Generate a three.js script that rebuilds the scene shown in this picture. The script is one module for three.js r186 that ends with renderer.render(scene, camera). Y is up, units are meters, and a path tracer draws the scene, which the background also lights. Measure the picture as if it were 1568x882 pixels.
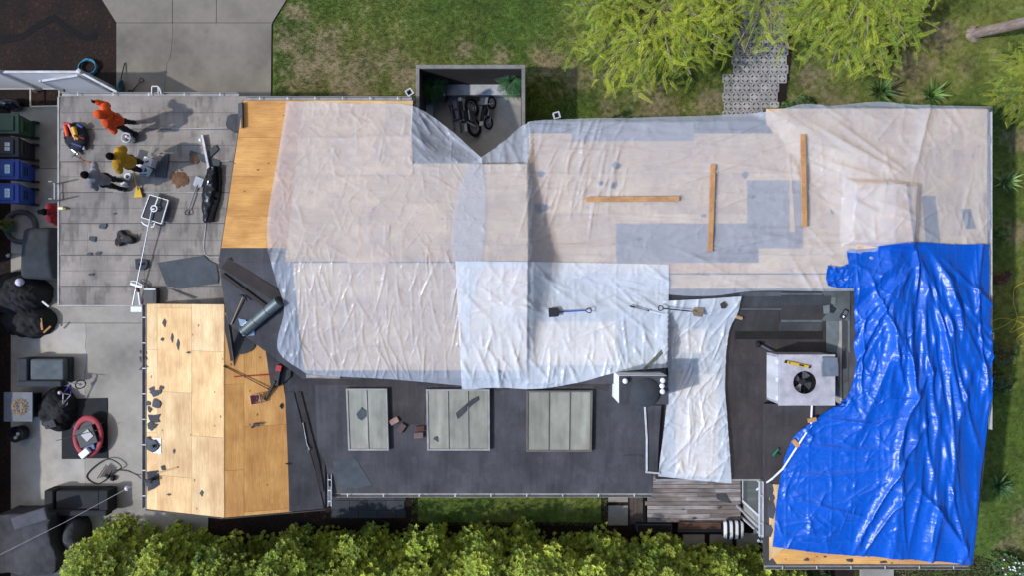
import * as THREE from 'three';
import { Sky } from 'three/addons/objects/Sky.js';
import { RoundedBoxGeometry } from 'three/addons/geometries/RoundedBoxGeometry.js';
import { mergeGeometries } from 'three/addons/utils/BufferGeometryUtils.js';

// ---------------------------------------------------------------- camera, sky, sun, exposure
const scene = new THREE.Scene();
const F = 1030, CH = 22.7;                       // focal length in photo pixels, drone height in metres
const camera = new THREE.PerspectiveCamera(2 * Math.atan(441 / F) * 180 / Math.PI, 1024 / 577, 0.1, 400);
camera.position.set(0, CH, 0); camera.up.set(0, 0, -1); camera.lookAt(0, 0, 0);
const SUN = new THREE.Vector3(-0.956, 1.0, 0.292).normalize();
const sky = new Sky(); sky.name = 'sky'; sky.scale.setScalar(300);
sky.userData = { kind: 'structure' };
Object.assign(sky.material.uniforms.turbidity, { value: 7 });
sky.material.uniforms.rayleigh.value = 0.5; sky.material.uniforms.mieCoefficient.value = 0.004;
sky.material.uniforms.sunPosition.value.copy(SUN);
if (sky.material.uniforms.cloudCoverage) { sky.material.uniforms.cloudCoverage.value = 0.55; sky.material.uniforms.cloudDensity.value = 0.5; }
scene.add(sky);
scene.environmentIntensity = 0.3;
const sun = new THREE.DirectionalLight(0xfff5e8, 2.9);
sun.name = 'sun'; sun.position.copy(SUN).multiplyScalar(60); sun.castShadow = true; sun.shadow.radius = 2.5;
sun.shadow.mapSize.set(4096, 4096);
Object.assign(sun.shadow.camera, { left: -24, right: 24, top: 18, bottom: -18, near: 10, far: 120 });
scene.add(sun, sun.target);
const renderer = new THREE.WebGLRenderer({ antialias: true });
renderer.toneMapping = THREE.LinearToneMapping; renderer.toneMappingExposure = 1.1;
renderer.shadowMap.enabled = true;

// ---------------------------------------------------------------- small helpers
function rng(seed) { let a = seed >>> 0; return () => { a = (a + 0x6D2B79F5) | 0; let t = Math.imul(a ^ (a >>> 15), 1 | a); t = (t + Math.imul(t ^ (t >>> 7), 61 | t)) ^ t; return ((t ^ (t >>> 14)) >>> 0) / 4294967296; }; }
const clamp = (x, a = 0, b = 1) => Math.min(b, Math.max(a, x)), lerp = (a, b, t) => a + (b - a) * t;
const sstep = (a, b, x) => { const t = clamp((x - a) / (b - a)); return t * t * (3 - 2 * t); };
function hash(i, j, s) { let h = Math.imul(i, 374761393) ^ Math.imul(j, 668265263) ^ Math.imul(s, 2147483647 - 58); h = Math.imul(h ^ (h >>> 13), 1274126177); return ((h ^ (h >>> 16)) >>> 0) / 4294967296; }
function vn(x, y, s = 1, p = 0, p2 = p) {                // value noise, periodic when p > 0
  let i = Math.floor(x), j = Math.floor(y); let u = x - i, v = y - j; u = u * u * (3 - 2 * u); v = v * v * (3 - 2 * v);
  let i1 = i + 1, j1 = j + 1; if (p) { i = ((i % p) + p) % p; j = ((j % p2) + p2) % p2; i1 = ((i1 % p) + p) % p; j1 = ((j1 % p2) + p2) % p2; }
  return lerp(lerp(hash(i, j, s), hash(i1, j, s), u), lerp(hash(i, j1, s), hash(i1, j1, s), u), v);
}
function fbm(x, y, oct = 4, s = 1, p = 0, p2 = p) { let a = 0, w = 0.5, t = 0; for (let k = 0; k < oct; k++) { a += w * vn(x, y, s + k * 17, p, p2); t += w; w *= 0.5; x *= 2; y *= 2; p *= 2; p2 *= 2; } return a / t; }
const P = (px, py, h = 0) => [(px - 784) * (CH - h) / F, h, (py - 441) * (CH - h) / F];   // a photo pixel at a known height
const V = (a) => new THREE.Vector3(a[0], a[1], a[2]);

// ---------------------------------------------------------------- textures
function tex(n, fn, metres, srgb = true, ny = n) {
  const d = new Uint8Array(n * ny * 4);
  for (let j = 0; j < ny; j++) for (let i = 0; i < n; i++) { const c = fn(i / n, j / ny), o = (j * n + i) * 4; d[o] = clamp(c[0], 0, 255); d[o + 1] = clamp(c[1], 0, 255); d[o + 2] = clamp(c[2], 0, 255); d[o + 3] = 255; }
  const t = new THREE.DataTexture(d, n, ny); t.wrapS = t.wrapT = THREE.RepeatWrapping; t.magFilter = THREE.LinearFilter; t.minFilter = THREE.LinearMipmapLinearFilter; t.generateMipmaps = true;
  if (srgb) t.colorSpace = THREE.SRGBColorSpace;
  if (metres) t.repeat.set(1 / metres, 1 / (metres * ny / n));
  t.needsUpdate = true; return t;
}
const g3 = (v) => [v, v, v];
const T = {};
T.felt = tex(512, (u, v) => { const b = fbm(u * 6, v * 6, 4, 3, 6), n = hash((u * 512) | 0, (v * 512) | 0, 9), s = fbm(u * 40, v * 5, 2, 5, 40, 5); const du = sstep(0.54, 0.74, fbm(u * 14, v * 11, 6, 66, 14, 11)), k = 64 + 34 * (b - 0.5) + 20 * (n - 0.5) + 14 * (s - 0.5) + 7 * du; return [k, k, k + 2.5]; }, 3.7);
T.feltOld = tex(1024, (u, v) => {
  const b = fbm(u * 5, v * 5, 5, 21, 5), n = hash((u * 1024) | 0, (v * 1024) | 0, 4), s = fbm(u * 160, v * 12, 3, 31, 160, 12), q = fbm(u * 8, v * 60, 3, 37, 8, 60), d = sstep(0.5, 0.7, fbm(u * 23, v * 9, 5, 51, 23, 9));
  const k = 142 + 56 * (b - 0.5) + 30 * (n - 0.5) + 12 * (s - 0.5) + 10 * (q - 0.5) - 20 * d; return [k, k * 0.985, k * 0.965];
}, 4.1);
T.ply = tex(1024, (u, v) => {
  const w = fbm(u * 3, v * 9, 3, 8, 3, 9) * 0.5, g = fbm(u * 6, (v + 0.04 * w) * 130, 3, 12, 6, 130), b = fbm(u * 4, v * 7, 4, 15, 4, 7), f = fbm(u * 24, v * 300, 2, 19, 24, 300);
  let k = 0.99 + 0.13 * (g - 0.5) + 0.26 * (b - 0.5) + 0.1 * (f - 0.5);
  const ci = Math.floor(u * 5), cj = Math.floor(v * 9), kx = (ci + 0.2 + 0.6 * hash(ci, cj, 71)) / 5, ky = (cj + 0.2 + 0.6 * hash(ci, cj, 72)) / 9, dd = Math.hypot((u - kx) * 1.0, (v - ky) * 0.5 * 3) * 2.44;
  if (hash(ci, cj, 73) > 0.86) k *= 1 - 0.34 * (1 - sstep(0.012, 0.04 + 0.03 * hash(ci, cj, 74), dd));
  return [224 * k, 194 * Math.pow(k, 1.4), 147 * Math.pow(k, 1.7)];
}, 2.44);
T.conc = tex(1024, (u, v) => { const b = fbm(u * 4, v * 4, 5, 41, 4), n = hash((u * 1024) | 0, (v * 1024) | 0, 44), m = fbm(u * 30, v * 30, 3, 46, 30), d = sstep(0.6, 0.75, fbm(u * 7, v * 7, 4, 47, 7)); const k = 164 + 60 * (b - 0.5) + 12 * (n - 0.5) + 16 * (m - 0.5) - 9 * d; return [k, k * 0.975, k * 0.92]; }, 5.3);
T.soil = tex(1024, (u, v) => { const b = fbm(u * 5, v * 5, 4, 61, 5), n = fbm(u * 90, v * 90, 3, 62, 90), m = hash((u * 1024) | 0, (v * 1024) | 0, 63), c = sstep(0.62, 0.8, fbm(u * 60, v * 60, 2, 64, 60)); const k = 0.7 + 0.6 * (b - 0.5) + 0.75 * (n - 0.5) + 0.25 * (m - 0.5); return [(70 + 46 * c) * k, (55 + 34 * c) * k, (45 + 24 * c) * k]; }, 3.3);
T.wood = tex(512, (u, v) => { const g = fbm(u * 4, v * 90, 3, 81, 4, 90), b = fbm(u * 5, v * 8, 4, 84, 5, 8), n = hash((u * 512) | 0, (v * 512) | 0, 85); const k = 1 + 0.5 * (g - 0.5) + 0.5 * (b - 0.5) + 0.1 * (n - 0.5); return [138 * k, 132 * k, 128 * k]; }, 1.7);
T.grain = tex(512, (u, v) => g3(128 + 120 * (fbm(u * 40, v * 40, 3, 91, 40) - 0.5) + 60 * (hash((u * 512) | 0, (v * 512) | 0, 92) - 0.5)), 1.1, false);
T.crinkle = tex(1024, (u, v) => {                 // sharp small creases of a stiff film
  let k = 0; for (let q = 0; q < 4; q++) { const f = 5 << q, wx = 0.6 * fbm(u * 6, v * 6, 2, 100 + q, 6), a = vn(u * f + wx * f * 0.12, v * f, 110 + q, f), b = vn(u * f * 1 + 7, v * f + 3, 120 + q, f); k += (1 - Math.abs(2 * a - 1)) ** 3 / (1 << q) * 0.6 + (1 - Math.abs(2 * b - 1)) ** 4 / (1 << q) * 0.5; }
  return g3(clamp(k * 110, 0, 255));
}, 2.3, false);
T.mottle = tex(512, (u, v) => { const k = 0.86 + 0.28 * (fbm(u * 7, v * 7, 5, 131, 7) - 0.5) + 0.1 * (hash((u * 512) | 0, (v * 512) | 0, 133) - 0.5); return g3(255 * Math.min(1, k)); }, 1.3);
T.bark = tex(256, (u, v) => { const k = 0.9 + 0.5 * (fbm(u * 20, v * 4, 4, 141, 20, 4) - 0.5); return [150 * k, 132 * k, 118 * k]; }, 0.8);

T.streak = tex(512, (u, v) => { const k = 0.86 + 0.2 * (fbm(u * 20, v * 2, 4, 151, 20, 2) - 0.5) + 0.3 * (fbm(u * 6, v * 4, 4, 155, 6, 4) - 0.5) + 0.05 * (hash((u * 512) | 0, (v * 512) | 0, 156) - 0.5); return [255 * k, 252 * k, 240 * k]; }, 2.1);
// ---------------------------------------------------------------- materials
function mat(c, rough = 0.8, o = {}) { return new THREE.MeshPhysicalMaterial({ color: new THREE.Color(c), roughness: rough, side: THREE.DoubleSide, ...o }); }
const bump = (t, s) => ({ bumpMap: t, bumpScale: s });
const M = {
  felt: mat('#ffffff', 0.9, { map: T.felt, ...bump(T.grain, 0.004) }),
  feltGrey: mat('#d8e2e6', 0.9, { map: T.felt, ...bump(T.grain, 0.004) }),
  feltSlate: mat('#ffffff', 0.85, { map: T.mottle, ...bump(T.grain, 0.003) }),
  feltBrown: mat('#e6d8cf', 0.95, { map: T.felt, ...bump(T.grain, 0.006) }),
  feltOld: mat('#fff6ea', 0.95, { map: T.feltOld, ...bump(T.grain, 0.004) }),
  feltOld2: mat('#efe8de', 0.95, { map: T.feltOld, ...bump(T.grain, 0.004) }),
  conc: mat('#ffffff', 0.92, { map: T.conc, ...bump(T.grain, 0.002) }),
  conc2: mat('#e9e7e4', 0.92, { map: T.conc, ...bump(T.grain, 0.002) }),
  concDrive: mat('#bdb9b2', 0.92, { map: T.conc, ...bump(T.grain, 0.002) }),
  soil: mat('#b9a59a', 1, { map: T.soil, ...bump(T.soil, 0.02) }),
  soilDark: mat('#a38874', 1, { map: T.soil, ...bump(T.soil, 0.02) }),
  wood: mat('#ffffff', 0.9, { map: T.wood, ...bump(T.wood, 0.003) }),
  woodDark: mat('#8f857e', 0.9, { map: T.wood, ...bump(T.wood, 0.003) }),
  slate: mat('#3a4048', 0.7, { map: T.mottle }),
  stucco: mat('#b9b4aa', 0.95, { map: T.mottle, ...bump(T.grain, 0.004) }),
  white: mat('#d9dadb', 0.5, { map: T.mottle }),
  whiteGloss: mat('#e6e7e8', 0.3),
  steel: mat('#a8abad', 0.35, { metalness: 0.8, map: T.mottle }),
  alu: mat('#c6c9cb', 0.3, { metalness: 0.85 }),
  gutter: mat('#a9a6a2', 0.55, { map: T.mottle }),
  black: mat('#17181a', 0.6),
  hair: mat('#0d0b0a', 1, { specularIntensity: 0.2 }),
  blackGloss: mat('#101114', 0.22, bump(T.crinkle, 0.02)),
  rubber: mat('#141414', 0.85),
  darkGrey: mat('#3c4045', 0.85, { map: T.mottle }),
  red: mat('#a81c22', 0.6), yellow: mat('#d1a513', 0.55), blue: mat('#1e46a8', 0.5), teal: mat('#1c6f86', 0.5), green: mat('#1e6b48', 0.6), orange: mat('#e4551f', 0.6),
  lumber: mat('#d6a06a', 0.85, { map: T.mottle }),
  skin: mat('#8d5a42', 0.6),
  bark: mat('#ffffff', 0.95, { map: T.bark, ...bump(T.bark, 0.02) }),
};
M.feltSlate.color.set('#4d5559');
const PLY = ['#f4f0ea', '#faf6f0', '#ece5da', '#f6ebda', '#e9e1d6'].map((c) => mat(c, 0.85, { map: T.ply, ...bump(T.grain, 0.001) }));
const PLYORANGE = ['#ebc998', '#eecd9c', '#e6c490'].map((c) => mat(c, 0.85, { map: T.ply, ...bump(T.grain, 0.001) }));
M.plastic = mat('#ccd2da', 0.24, { transparent: true, opacity: 0.43, ...bump(T.crinkle, 0.018), specularIntensity: 1 });
M.plasticThick = mat('#e6edf1', 0.24, { transparent: true, opacity: 0.58, ...bump(T.crinkle, 0.024) });
M.tarp = mat('#0953b6', 0.34, { ...bump(T.crinkle, 0.022), specularIntensity: 1 });

// ---------------------------------------------------------------- geometry helpers (all in world metres)
function norm(g) { let h = g.index ? g.toNonIndexed() : g; if (!h.attributes.normal) h.computeVertexNormals(); for (const k of Object.keys(h.attributes)) if (!['position', 'normal', 'uv'].includes(k)) h.deleteAttribute(k); if (!h.attributes.uv) h.setAttribute('uv', new THREE.BufferAttribute(new Float32Array(h.attributes.position.count * 2), 2)); h.morphAttributes = {}; return h; }
function uvm(g0) {                                // uv in metres from the face's own direction
  const g = norm(g0), p = g.attributes.position, uv = g.attributes.uv, a = new THREE.Vector3(), b = new THREE.Vector3(), c = new THREE.Vector3(), n = new THREE.Vector3();
  for (let i = 0; i < p.count; i += 3) {
    a.fromBufferAttribute(p, i); b.fromBufferAttribute(p, i + 1); c.fromBufferAttribute(p, i + 2); n.crossVectors(b.clone().sub(a), c.clone().sub(a));
    const x = Math.abs(n.x), y = Math.abs(n.y), z = Math.abs(n.z);
    for (let k = 0; k < 3; k++) { const q = [a, b, c][k]; if (y >= x && y >= z) uv.setXY(i + k, q.x, q.z); else if (x >= z) uv.setXY(i + k, q.z, q.y); else uv.setXY(i + k, q.x, q.y); }
  }
  return g;
}
function merge(list) { return list.length === 1 ? uvm(list[0]) : mergeGeometries(list.map(uvm), false); }
const used = {};
function numbered(n) { const k = used[n] = (used[n] ?? -1) + 1; return k ? n + '_' + String(k).padStart(3, '0') : n; }
function obj(name, geos, material, parent, keepUV) {
  const g = Array.isArray(geos) ? merge(geos) : keepUV ? geos : uvm(geos);
  const m = new THREE.Mesh(g, material); m.name = parent ? name : numbered(name); m.castShadow = m.receiveShadow = true; (parent || scene).add(m); return m;
}
function tag(o, label, category, group, kind) { if (label) o.userData.label = label; if (category) o.userData.category = category; if (group) o.userData.group = group; if (kind) o.userData.kind = kind; return o; }
function thing(name, label, category, group) { const o = new THREE.Group(); o.name = numbered(name); scene.add(o); return tag(o, label, category, group); }
function struct(name, geos, material, parent) { const m = obj(name, geos, material, parent); if (!parent) m.userData.kind = 'structure'; return m; }
function part(name, parent) { const o = new THREE.Group(); o.name = name; parent.add(o); return o; }
function base(o) {                                // put the thing's origin at its own base
  const b = new THREE.Box3().setFromObject(o); const c = new THREE.Vector3((b.min.x + b.max.x) / 2, b.min.y, (b.min.z + b.max.z) / 2);
  if (o.isMesh) o.geometry.translate(-c.x, -c.y, -c.z); else for (const k of o.children) k.position.sub(c);
  o.position.copy(c); return o;
}
function bx(x0, x1, y0, y1, z0, z1, r = 0) { const w = Math.abs(x1 - x0), h = Math.abs(y1 - y0), d = Math.abs(z1 - z0); const g = r ? new RoundedBoxGeometry(w, h, d, 2, Math.min(r, w / 2.01, h / 2.01, d / 2.01)) : new THREE.BoxGeometry(w, h, d); g.translate((x0 + x1) / 2, (y0 + y1) / 2, (z0 + z1) / 2); return g; }
function cyl(a, b, ra, rb = ra, seg = 12, open = false) { a = V(a); b = V(b); const d = b.clone().sub(a), g = new THREE.CylinderGeometry(rb, ra, d.length(), seg, 1, open); g.applyQuaternion(new THREE.Quaternion().setFromUnitVectors(new THREE.Vector3(0, 1, 0), d.clone().normalize())); g.translate((a.x + b.x) / 2, (a.y + b.y) / 2, (a.z + b.z) / 2); return g; }
function tube(pts, r, seg = 40, rs = 6, closed = false) { return new THREE.TubeGeometry(new THREE.CatmullRomCurve3(pts.map(V), closed), seg, r, rs, closed); }
function bar(a, b, w, t, up = [0, 1, 0]) {        // a squared bar from a to b, w wide, t thick along up
  a = V(a); b = V(b); const d = b.clone().sub(a), L = d.length(); d.normalize(); let u = V(up); u.addScaledVector(d, -u.dot(d)).normalize(); const s = new THREE.Vector3().crossVectors(d, u);
  const g = new RoundedBoxGeometry(L, t, w, 1, Math.min(w, t) * 0.12); g.applyMatrix4(new THREE.Matrix4().makeBasis(d, u, s)); g.translate((a.x + b.x) / 2, (a.y + b.y) / 2, (a.z + b.z) / 2); return g;
}
function turned(g, x, y, z, ry = 0, rx = 0, rz = 0, s = 1) { g.applyMatrix4(new THREE.Matrix4().compose(new THREE.Vector3(x, y, z), new THREE.Quaternion().setFromEuler(new THREE.Euler(rx, ry, rz, 'YXZ')), new THREE.Vector3(s, s, s))); return g; }
function lathe(prof, x, y, z, seg = 20) { const g = new THREE.LatheGeometry(prof.map(([r, h]) => new THREE.Vector2(r, h)), seg); g.translate(x, y, z); return g; }
function prism(pts, top, thick) {                 // a slab over the polygon pts [[x,z]...]; top: height or function of x, z
  const f = typeof top === 'function' ? top : () => top, t = typeof thick === 'function' ? thick : () => thick;
  const c = pts.map(([x, z]) => new THREE.Vector2(x, z)); if (THREE.ShapeUtils.area(c) < 0) c.reverse();
  const tri = THREE.ShapeUtils.triangulateShape(c, []), pos = [], n = c.length;
  const put = (q, low) => { const y = f(q.x, q.y); pos.push(q.x, low ? y - t(q.x, q.y) : y, q.y); };
  for (const [a, b, d] of tri) { put(c[a]); put(c[d]); put(c[b]); put(c[a], 1); put(c[b], 1); put(c[d], 1); }
  for (let i = 0; i < n; i++) { const a = c[i], b = c[(i + 1) % n]; put(a); put(b); put(b, 1); put(a); put(b, 1); put(a, 1); }
  const g = new THREE.BufferGeometry(); g.setAttribute('position', new THREE.Float32BufferAttribute(pos, 3)); g.computeVertexNormals(); return g;
}
const rect = (x0, x1, z0, z1) => [[x0, z0], [x1, z0], [x1, z1], [x0, z1]];
function clip(poly, by) {                         // polygon clipped by a convex polygon
  let out = poly; const ar = by.reduce((s, p, i) => { const q = by[(i + 1) % by.length]; return s + p[0] * q[1] - q[0] * p[1]; }, 0) > 0 ? 1 : -1;
  for (let i = 0; i < by.length && out.length; i++) {
    const a = by[i], b = by[(i + 1) % by.length], side = (p) => ar * ((b[0] - a[0]) * (p[1] - a[1]) - (b[1] - a[1]) * (p[0] - a[0])), inn = out; out = [];
    inn.forEach((p, k) => { const q = inn[(k + 1) % inn.length], sp = side(p), sq = side(q); if (sp >= 0) out.push(p); if (sp * sq < 0) { const t = sp / (sp - sq); out.push([lerp(p[0], q[0], t), lerp(p[1], q[1], t)]); } });
  }
  return out;
}
function nets(f, mn, mx, cell) {                  // surface of a distance field (naive surface nets)
  const n = [0, 1, 2].map((k) => Math.ceil((mx[k] - mn[k]) / cell) + 2), N = n[0] * n[1] * n[2], val = new Float32Array(N), id = new Int32Array(N).fill(-1), pos = [], idx = [];
  const at = (i, j, k) => i + n[0] * (j + n[1] * k);
  for (let k = 0; k < n[2]; k++) for (let j = 0; j < n[1]; j++) for (let i = 0; i < n[0]; i++) val[at(i, j, k)] = f(mn[0] + (i - 0.5) * cell, mn[1] + (j - 0.5) * cell, mn[2] + (k - 0.5) * cell);
  const E = [[0, 1], [2, 3], [4, 5], [6, 7], [0, 2], [1, 3], [4, 6], [5, 7], [0, 4], [1, 5], [2, 6], [3, 7]];
  for (let k = 0; k < n[2] - 1; k++) for (let j = 0; j < n[1] - 1; j++) for (let i = 0; i < n[0] - 1; i++) {
    const c = []; let m = 0; for (let q = 0; q < 8; q++) { c[q] = val[at(i + (q & 1), j + ((q >> 1) & 1), k + (q >> 2))]; if (c[q] < 0) m |= 1 << q; }
    if (m === 0 || m === 255) continue;
    let x = 0, y = 0, z = 0, w = 0; for (const [a, b] of E) if ((c[a] < 0) !== (c[b] < 0)) { const t = c[a] / (c[a] - c[b]); x += lerp(a & 1, b & 1, t); y += lerp((a >> 1) & 1, (b >> 1) & 1, t); z += lerp(a >> 2, b >> 2, t); w++; }
    id[at(i, j, k)] = pos.length / 3; pos.push(mn[0] + (i - 0.5 + x / w) * cell, mn[1] + (j - 0.5 + y / w) * cell, mn[2] + (k - 0.5 + z / w) * cell);
  }
  const quad = (a, b, c, d, flip) => { if (a < 0 || b < 0 || c < 0 || d < 0) return; flip ? idx.push(a, c, b, a, d, c) : idx.push(a, b, c, a, c, d); };
  for (let k = 1; k < n[2] - 1; k++) for (let j = 1; j < n[1] - 1; j++) for (let i = 1; i < n[0] - 1; i++) {
    const s = val[at(i, j, k)] < 0;
    if (s !== val[at(i + 1, j, k)] < 0) quad(id[at(i, j - 1, k - 1)], id[at(i, j, k - 1)], id[at(i, j, k)], id[at(i, j - 1, k)], !s);
    if (s !== val[at(i, j + 1, k)] < 0) quad(id[at(i - 1, j, k - 1)], id[at(i - 1, j, k)], id[at(i, j, k)], id[at(i, j, k - 1)], !s);
    if (s !== val[at(i, j, k + 1)] < 0) quad(id[at(i - 1, j - 1, k)], id[at(i, j - 1, k)], id[at(i, j, k)], id[at(i - 1, j, k)], !s);
  }
  const g = new THREE.BufferGeometry(); g.setAttribute('position', new THREE.Float32BufferAttribute(pos, 3)); g.setIndex(idx); g.computeVertexNormals(); return g;
}
function cone(p, a, b, ra, rb) { const bax = b[0] - a[0], bay = b[1] - a[1], baz = b[2] - a[2], x = p[0] - a[0], y = p[1] - a[1], z = p[2] - a[2]; const t = clamp((x * bax + y * bay + z * baz) / (bax * bax + bay * bay + baz * baz + 1e-9)); return Math.hypot(x - bax * t, y - bay * t, z - baz * t) - lerp(ra, rb, t); }
const smin = (a, b, k) => { const h = clamp(0.5 + 0.5 * (b - a) / k); return lerp(b, a, h) - k * h * (1 - h); };

// ---------------------------------------------------------------- the shape of the roofs
const RF = {
  ML: { r: [-7.86, 0.44, -5.5, 2.6], f: (x, z) => 4.6 - 0.34 * Math.abs(z + 0.7) },
  MR: { r: [0.44, 10.4, -4.8, 2.75], f: (x, z) => x > 7.4 + (z + 4.8) * 0.7 && z < -0.3 ? 0 : Math.min(3.84 - 0.12 * Math.abs(z + 0.4), x > 4.4 ? 3.73 - 0.8 * (z - 0.5) : 9) },
  EW: { r: [7.27, 13.71, -5.2, 8.0], f: (x, z) => Math.min(3.3 + 0.17 * (x - 7.27), 3.3 + 0.17 * (13.71 - x), 3.3 + 0.25 * (z + 5.2), 3.3 + 0.2 * (8.0 - z)) },
  C: { r: [-10.75, -5.5, 0.45, 6.51], f: (x, z) => 3.65 - 0.287 * Math.abs(x + 8.14) },
  D: { r: [-5.7, 4.17, 2.3, 6.09], f: (x, z) => 3.3 - 0.155 * (z - 2.4) },
  FL: { r: [3.95, 9.35, 0.6, 5.58], f: (x, z) => 3.15 - 0.02 * (z - 1) },
  G: { r: [-13.35, -7.7, -5.66, 0.5], f: () => 2.8 },
};
const inNotch = (x, z) => x > -2.9 && x < 0.44 && z < -3.53;
const inValley = (x, z) => z > 1.0 + (x + 7.86) * 0.85;
const inCut = (x, z) => x < 9.35 && z > 0.6 && z < 3.35;
function H(x, z, drape = 0) {                     // roof height; drape > 0: carried on past the eaves, hanging down
  let h = drape ? 1.2 : 0;
  for (const k in RF) {
    const { r, f } = RF[k]; if (k === 'EW' && inCut(x, z)) continue; if (k === 'ML' && !drape && inNotch(x, z)) continue; if (k === 'ML' && inValley(x, z)) continue;
    const dx = Math.max(r[0] - x, x - r[1], 0), dz = Math.max(r[2] - z, z - r[3], 0), d = Math.hypot(dx, dz);
    if (d > 0 && !(drape && d < 1.2)) continue;
    h = Math.max(h, f(clamp(x, r[0], r[1]), clamp(z, r[2], r[3])) - d * drape);
  }
  return h;
}
function Hs(x, z, r = 0.16, drape = 0.9) { let s = 0; for (let k = 0; k < 8; k++) s += H(x + r * Math.cos(k * 0.785), z + r * Math.sin(k * 0.785), drape); return Math.max((s + H(x, z, drape) * 2) / 10, H(x, z)); }
function R(px, py, off = 0, hf = H, h = 3.2, n = 12) { for (let i = 0; i < n; i++) { const p = P(px, py, h); h = lerp(h, hf(p[0], p[2]), 0.7); } const p = P(px, py, h); return [p[0], h + off, p[2]]; }
const xz = (p) => [p[0], p[2]];
const G2 = (px, py, h = 0) => xz(P(px, py, h));

// ---------------------------------------------------------------- ground
struct('ground', [prism(rect(-120, 120, -120, 120), -0.02, 0.3)], M.soil);
const brownBlobs = [[440, 60, 45], [470, 110, 60], [600, 85, 22], [545, 135, 55], [500, 70, 30], [620, 110, 30], [710, 75, 22], [840, 98, 35], [885, 118, 30], [1000, 165, 40], [1090, 152, 25], [1265, 165, 40], [1395, 112, 32], [1365, 130, 25], [1565, 210, 30], [1480, 100, 15], [1560, 790, 26], [1540, 830, 20], [1555, 350, 22], [770, 85, 20], [1230, 120, 30], [1440, 55, 25], [930, 165, 26], [560, 100, 34], [450, 20, 30]];
function lawn(x, z) {                             // turf colour, linear
  const px = 784 + x * F / CH, py = 441 + z * F / CH;
  let b = 0; for (const [a, c, r] of brownBlobs) { const d = Math.hypot(px - a, py - c) / r; b = Math.max(b, 1 - d * 0.62); }
  const n = fbm(x * 1.6, z * 1.6, 5, 201), m = fbm(x * 9, z * 9, 3, 207), w = fbm(x * 0.5, z * 0.5, 3, 213);
  b = 0.9 * sstep(0.2, 1.0, b * 0.75 + (n - 0.5) * 0.9 + (m - 0.5) * 0.9 + (w - 0.5) * 0.5 + 0.14);
  const v = 0.75 + 0.7 * (m - 0.5) + 0.6 * (n - 0.5), y = clamp((w - 0.35) * 2.2);
  const gr = [lerp(0.1, 0.2, y) * v, lerp(0.165, 0.22, y) * v, lerp(0.022, 0.04, y) * v], br = [0.235 * v, 0.185 * v, 0.105 * v];
  return [lerp(gr[0], br[0], b), lerp(gr[1], br[1], b), lerp(gr[2], br[2], b), b];
}
const toS = (c) => 255 * (c <= 0.0031308 ? 12.92 * c : 1.055 * Math.pow(c, 1 / 2.4) - 0.055);
function lawnSheet(name, x0, x1, z0, z1, n, ny) {
  const t = tex(n, (u, v) => { const c = lawn(lerp(x0, x1, u), lerp(z0, z1, v)); return [toS(c[0]), toS(c[1]), toS(c[2])]; }, 0, true, ny);
  const g = prism(rect(x0, x1, z0, z1), 0.0, 0.015), m = new THREE.MeshStandardMaterial({ map: t, roughness: 1, side: THREE.DoubleSide });
  const p = g.attributes.position, uv = new Float32Array(p.count * 2); for (let i = 0; i < p.count; i++) { uv[i * 2] = (p.getX(i) - x0) / (x1 - x0); uv[i * 2 + 1] = (p.getZ(i) - z0) / (z1 - z0); }
  g.setAttribute('uv', new THREE.BufferAttribute(uv, 2)); const o = obj(name, g, m, null, true); o.userData.kind = 'structure'; return o;
}
lawnSheet('lawn', -8.1, 24, -17, -4.6, 1536, 640);
lawnSheet('lawn_side', 10, 24, -4.6, 14, 576, 768);
lawnSheet('lawn_strip', -3.4, 3.2, 5.2, 8.4, 512, 256);
// grass tufts on the turf
{
  const q = rng(5), blades = [];
  for (let k = 0; k < 4; k++) { const a = k * 1.7 + 0.4, l = 0.03, dx = Math.cos(a), dz = Math.sin(a), w = 0.0045; blades.push([0, 0, 0, dx * l, 0.036, dz * l, -dz * w, dx * w]); }
  const pos = []; for (const [x, y, z, tx, ty, tz, wx, wz] of blades) pos.push(x - wx, y, z - wz, x + wx, y, z + wz, tx, ty, tz);
  const g = new THREE.BufferGeometry(); g.setAttribute('position', new THREE.Float32BufferAttribute(pos, 3)); g.computeVertexNormals();
  const spots = [], areas = [[-8.0, 17.6, -9.9, -5.4, 105000], [11.5, 17.6, -5.4, 10, 60000], [-3.4, 3.2, 6.2, 8, 6000]];
  for (const [x0, x1, z0, z1, n] of areas) for (let i = 0; i < n; i++) { const x = lerp(x0, x1, q()), z = lerp(z0, z1, q()); if (x < 0.5 && x > -3.1 && z > -6.9 && z < -4) continue; const px = 784 + x * F / CH, py = 441 + z * F / CH; if (px > 1108 + (172 - py) * 0.2 && px < 1200 + (172 - py) * 0.13 && py < 180) continue; const c = lawn(x, z); if (q() < c[3] * 0.72) continue; spots.push([x, z, c]); }
  const im = new THREE.InstancedMesh(g, mat('#ffffff', 0.9), spots.length), m4 = new THREE.Matrix4(), col = new THREE.Color();
  spots.forEach(([x, z, c], i) => { const s = 0.7 + q() * 0.9; m4.compose(new THREE.Vector3(x, 0, z), new THREE.Quaternion().setFromEuler(new THREE.Euler((q() - 0.5) * 0.5, q() * 6.28, (q() - 0.5) * 0.5)), new THREE.Vector3(s, s * (0.6 + q() * 0.8), s)); im.setMatrixAt(i, m4); const k = 1.0 + q() * 0.5; im.setColorAt(i, col.setRGB(c[0] * k, c[1] * k, c[2] * k)); });
  im.name = 'grass'; im.castShadow = im.receiveShadow = true; tag(im, 'short patchy green and straw coloured lawn grass', 'grass', null, 'stuff'); scene.add(im);
}
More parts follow.
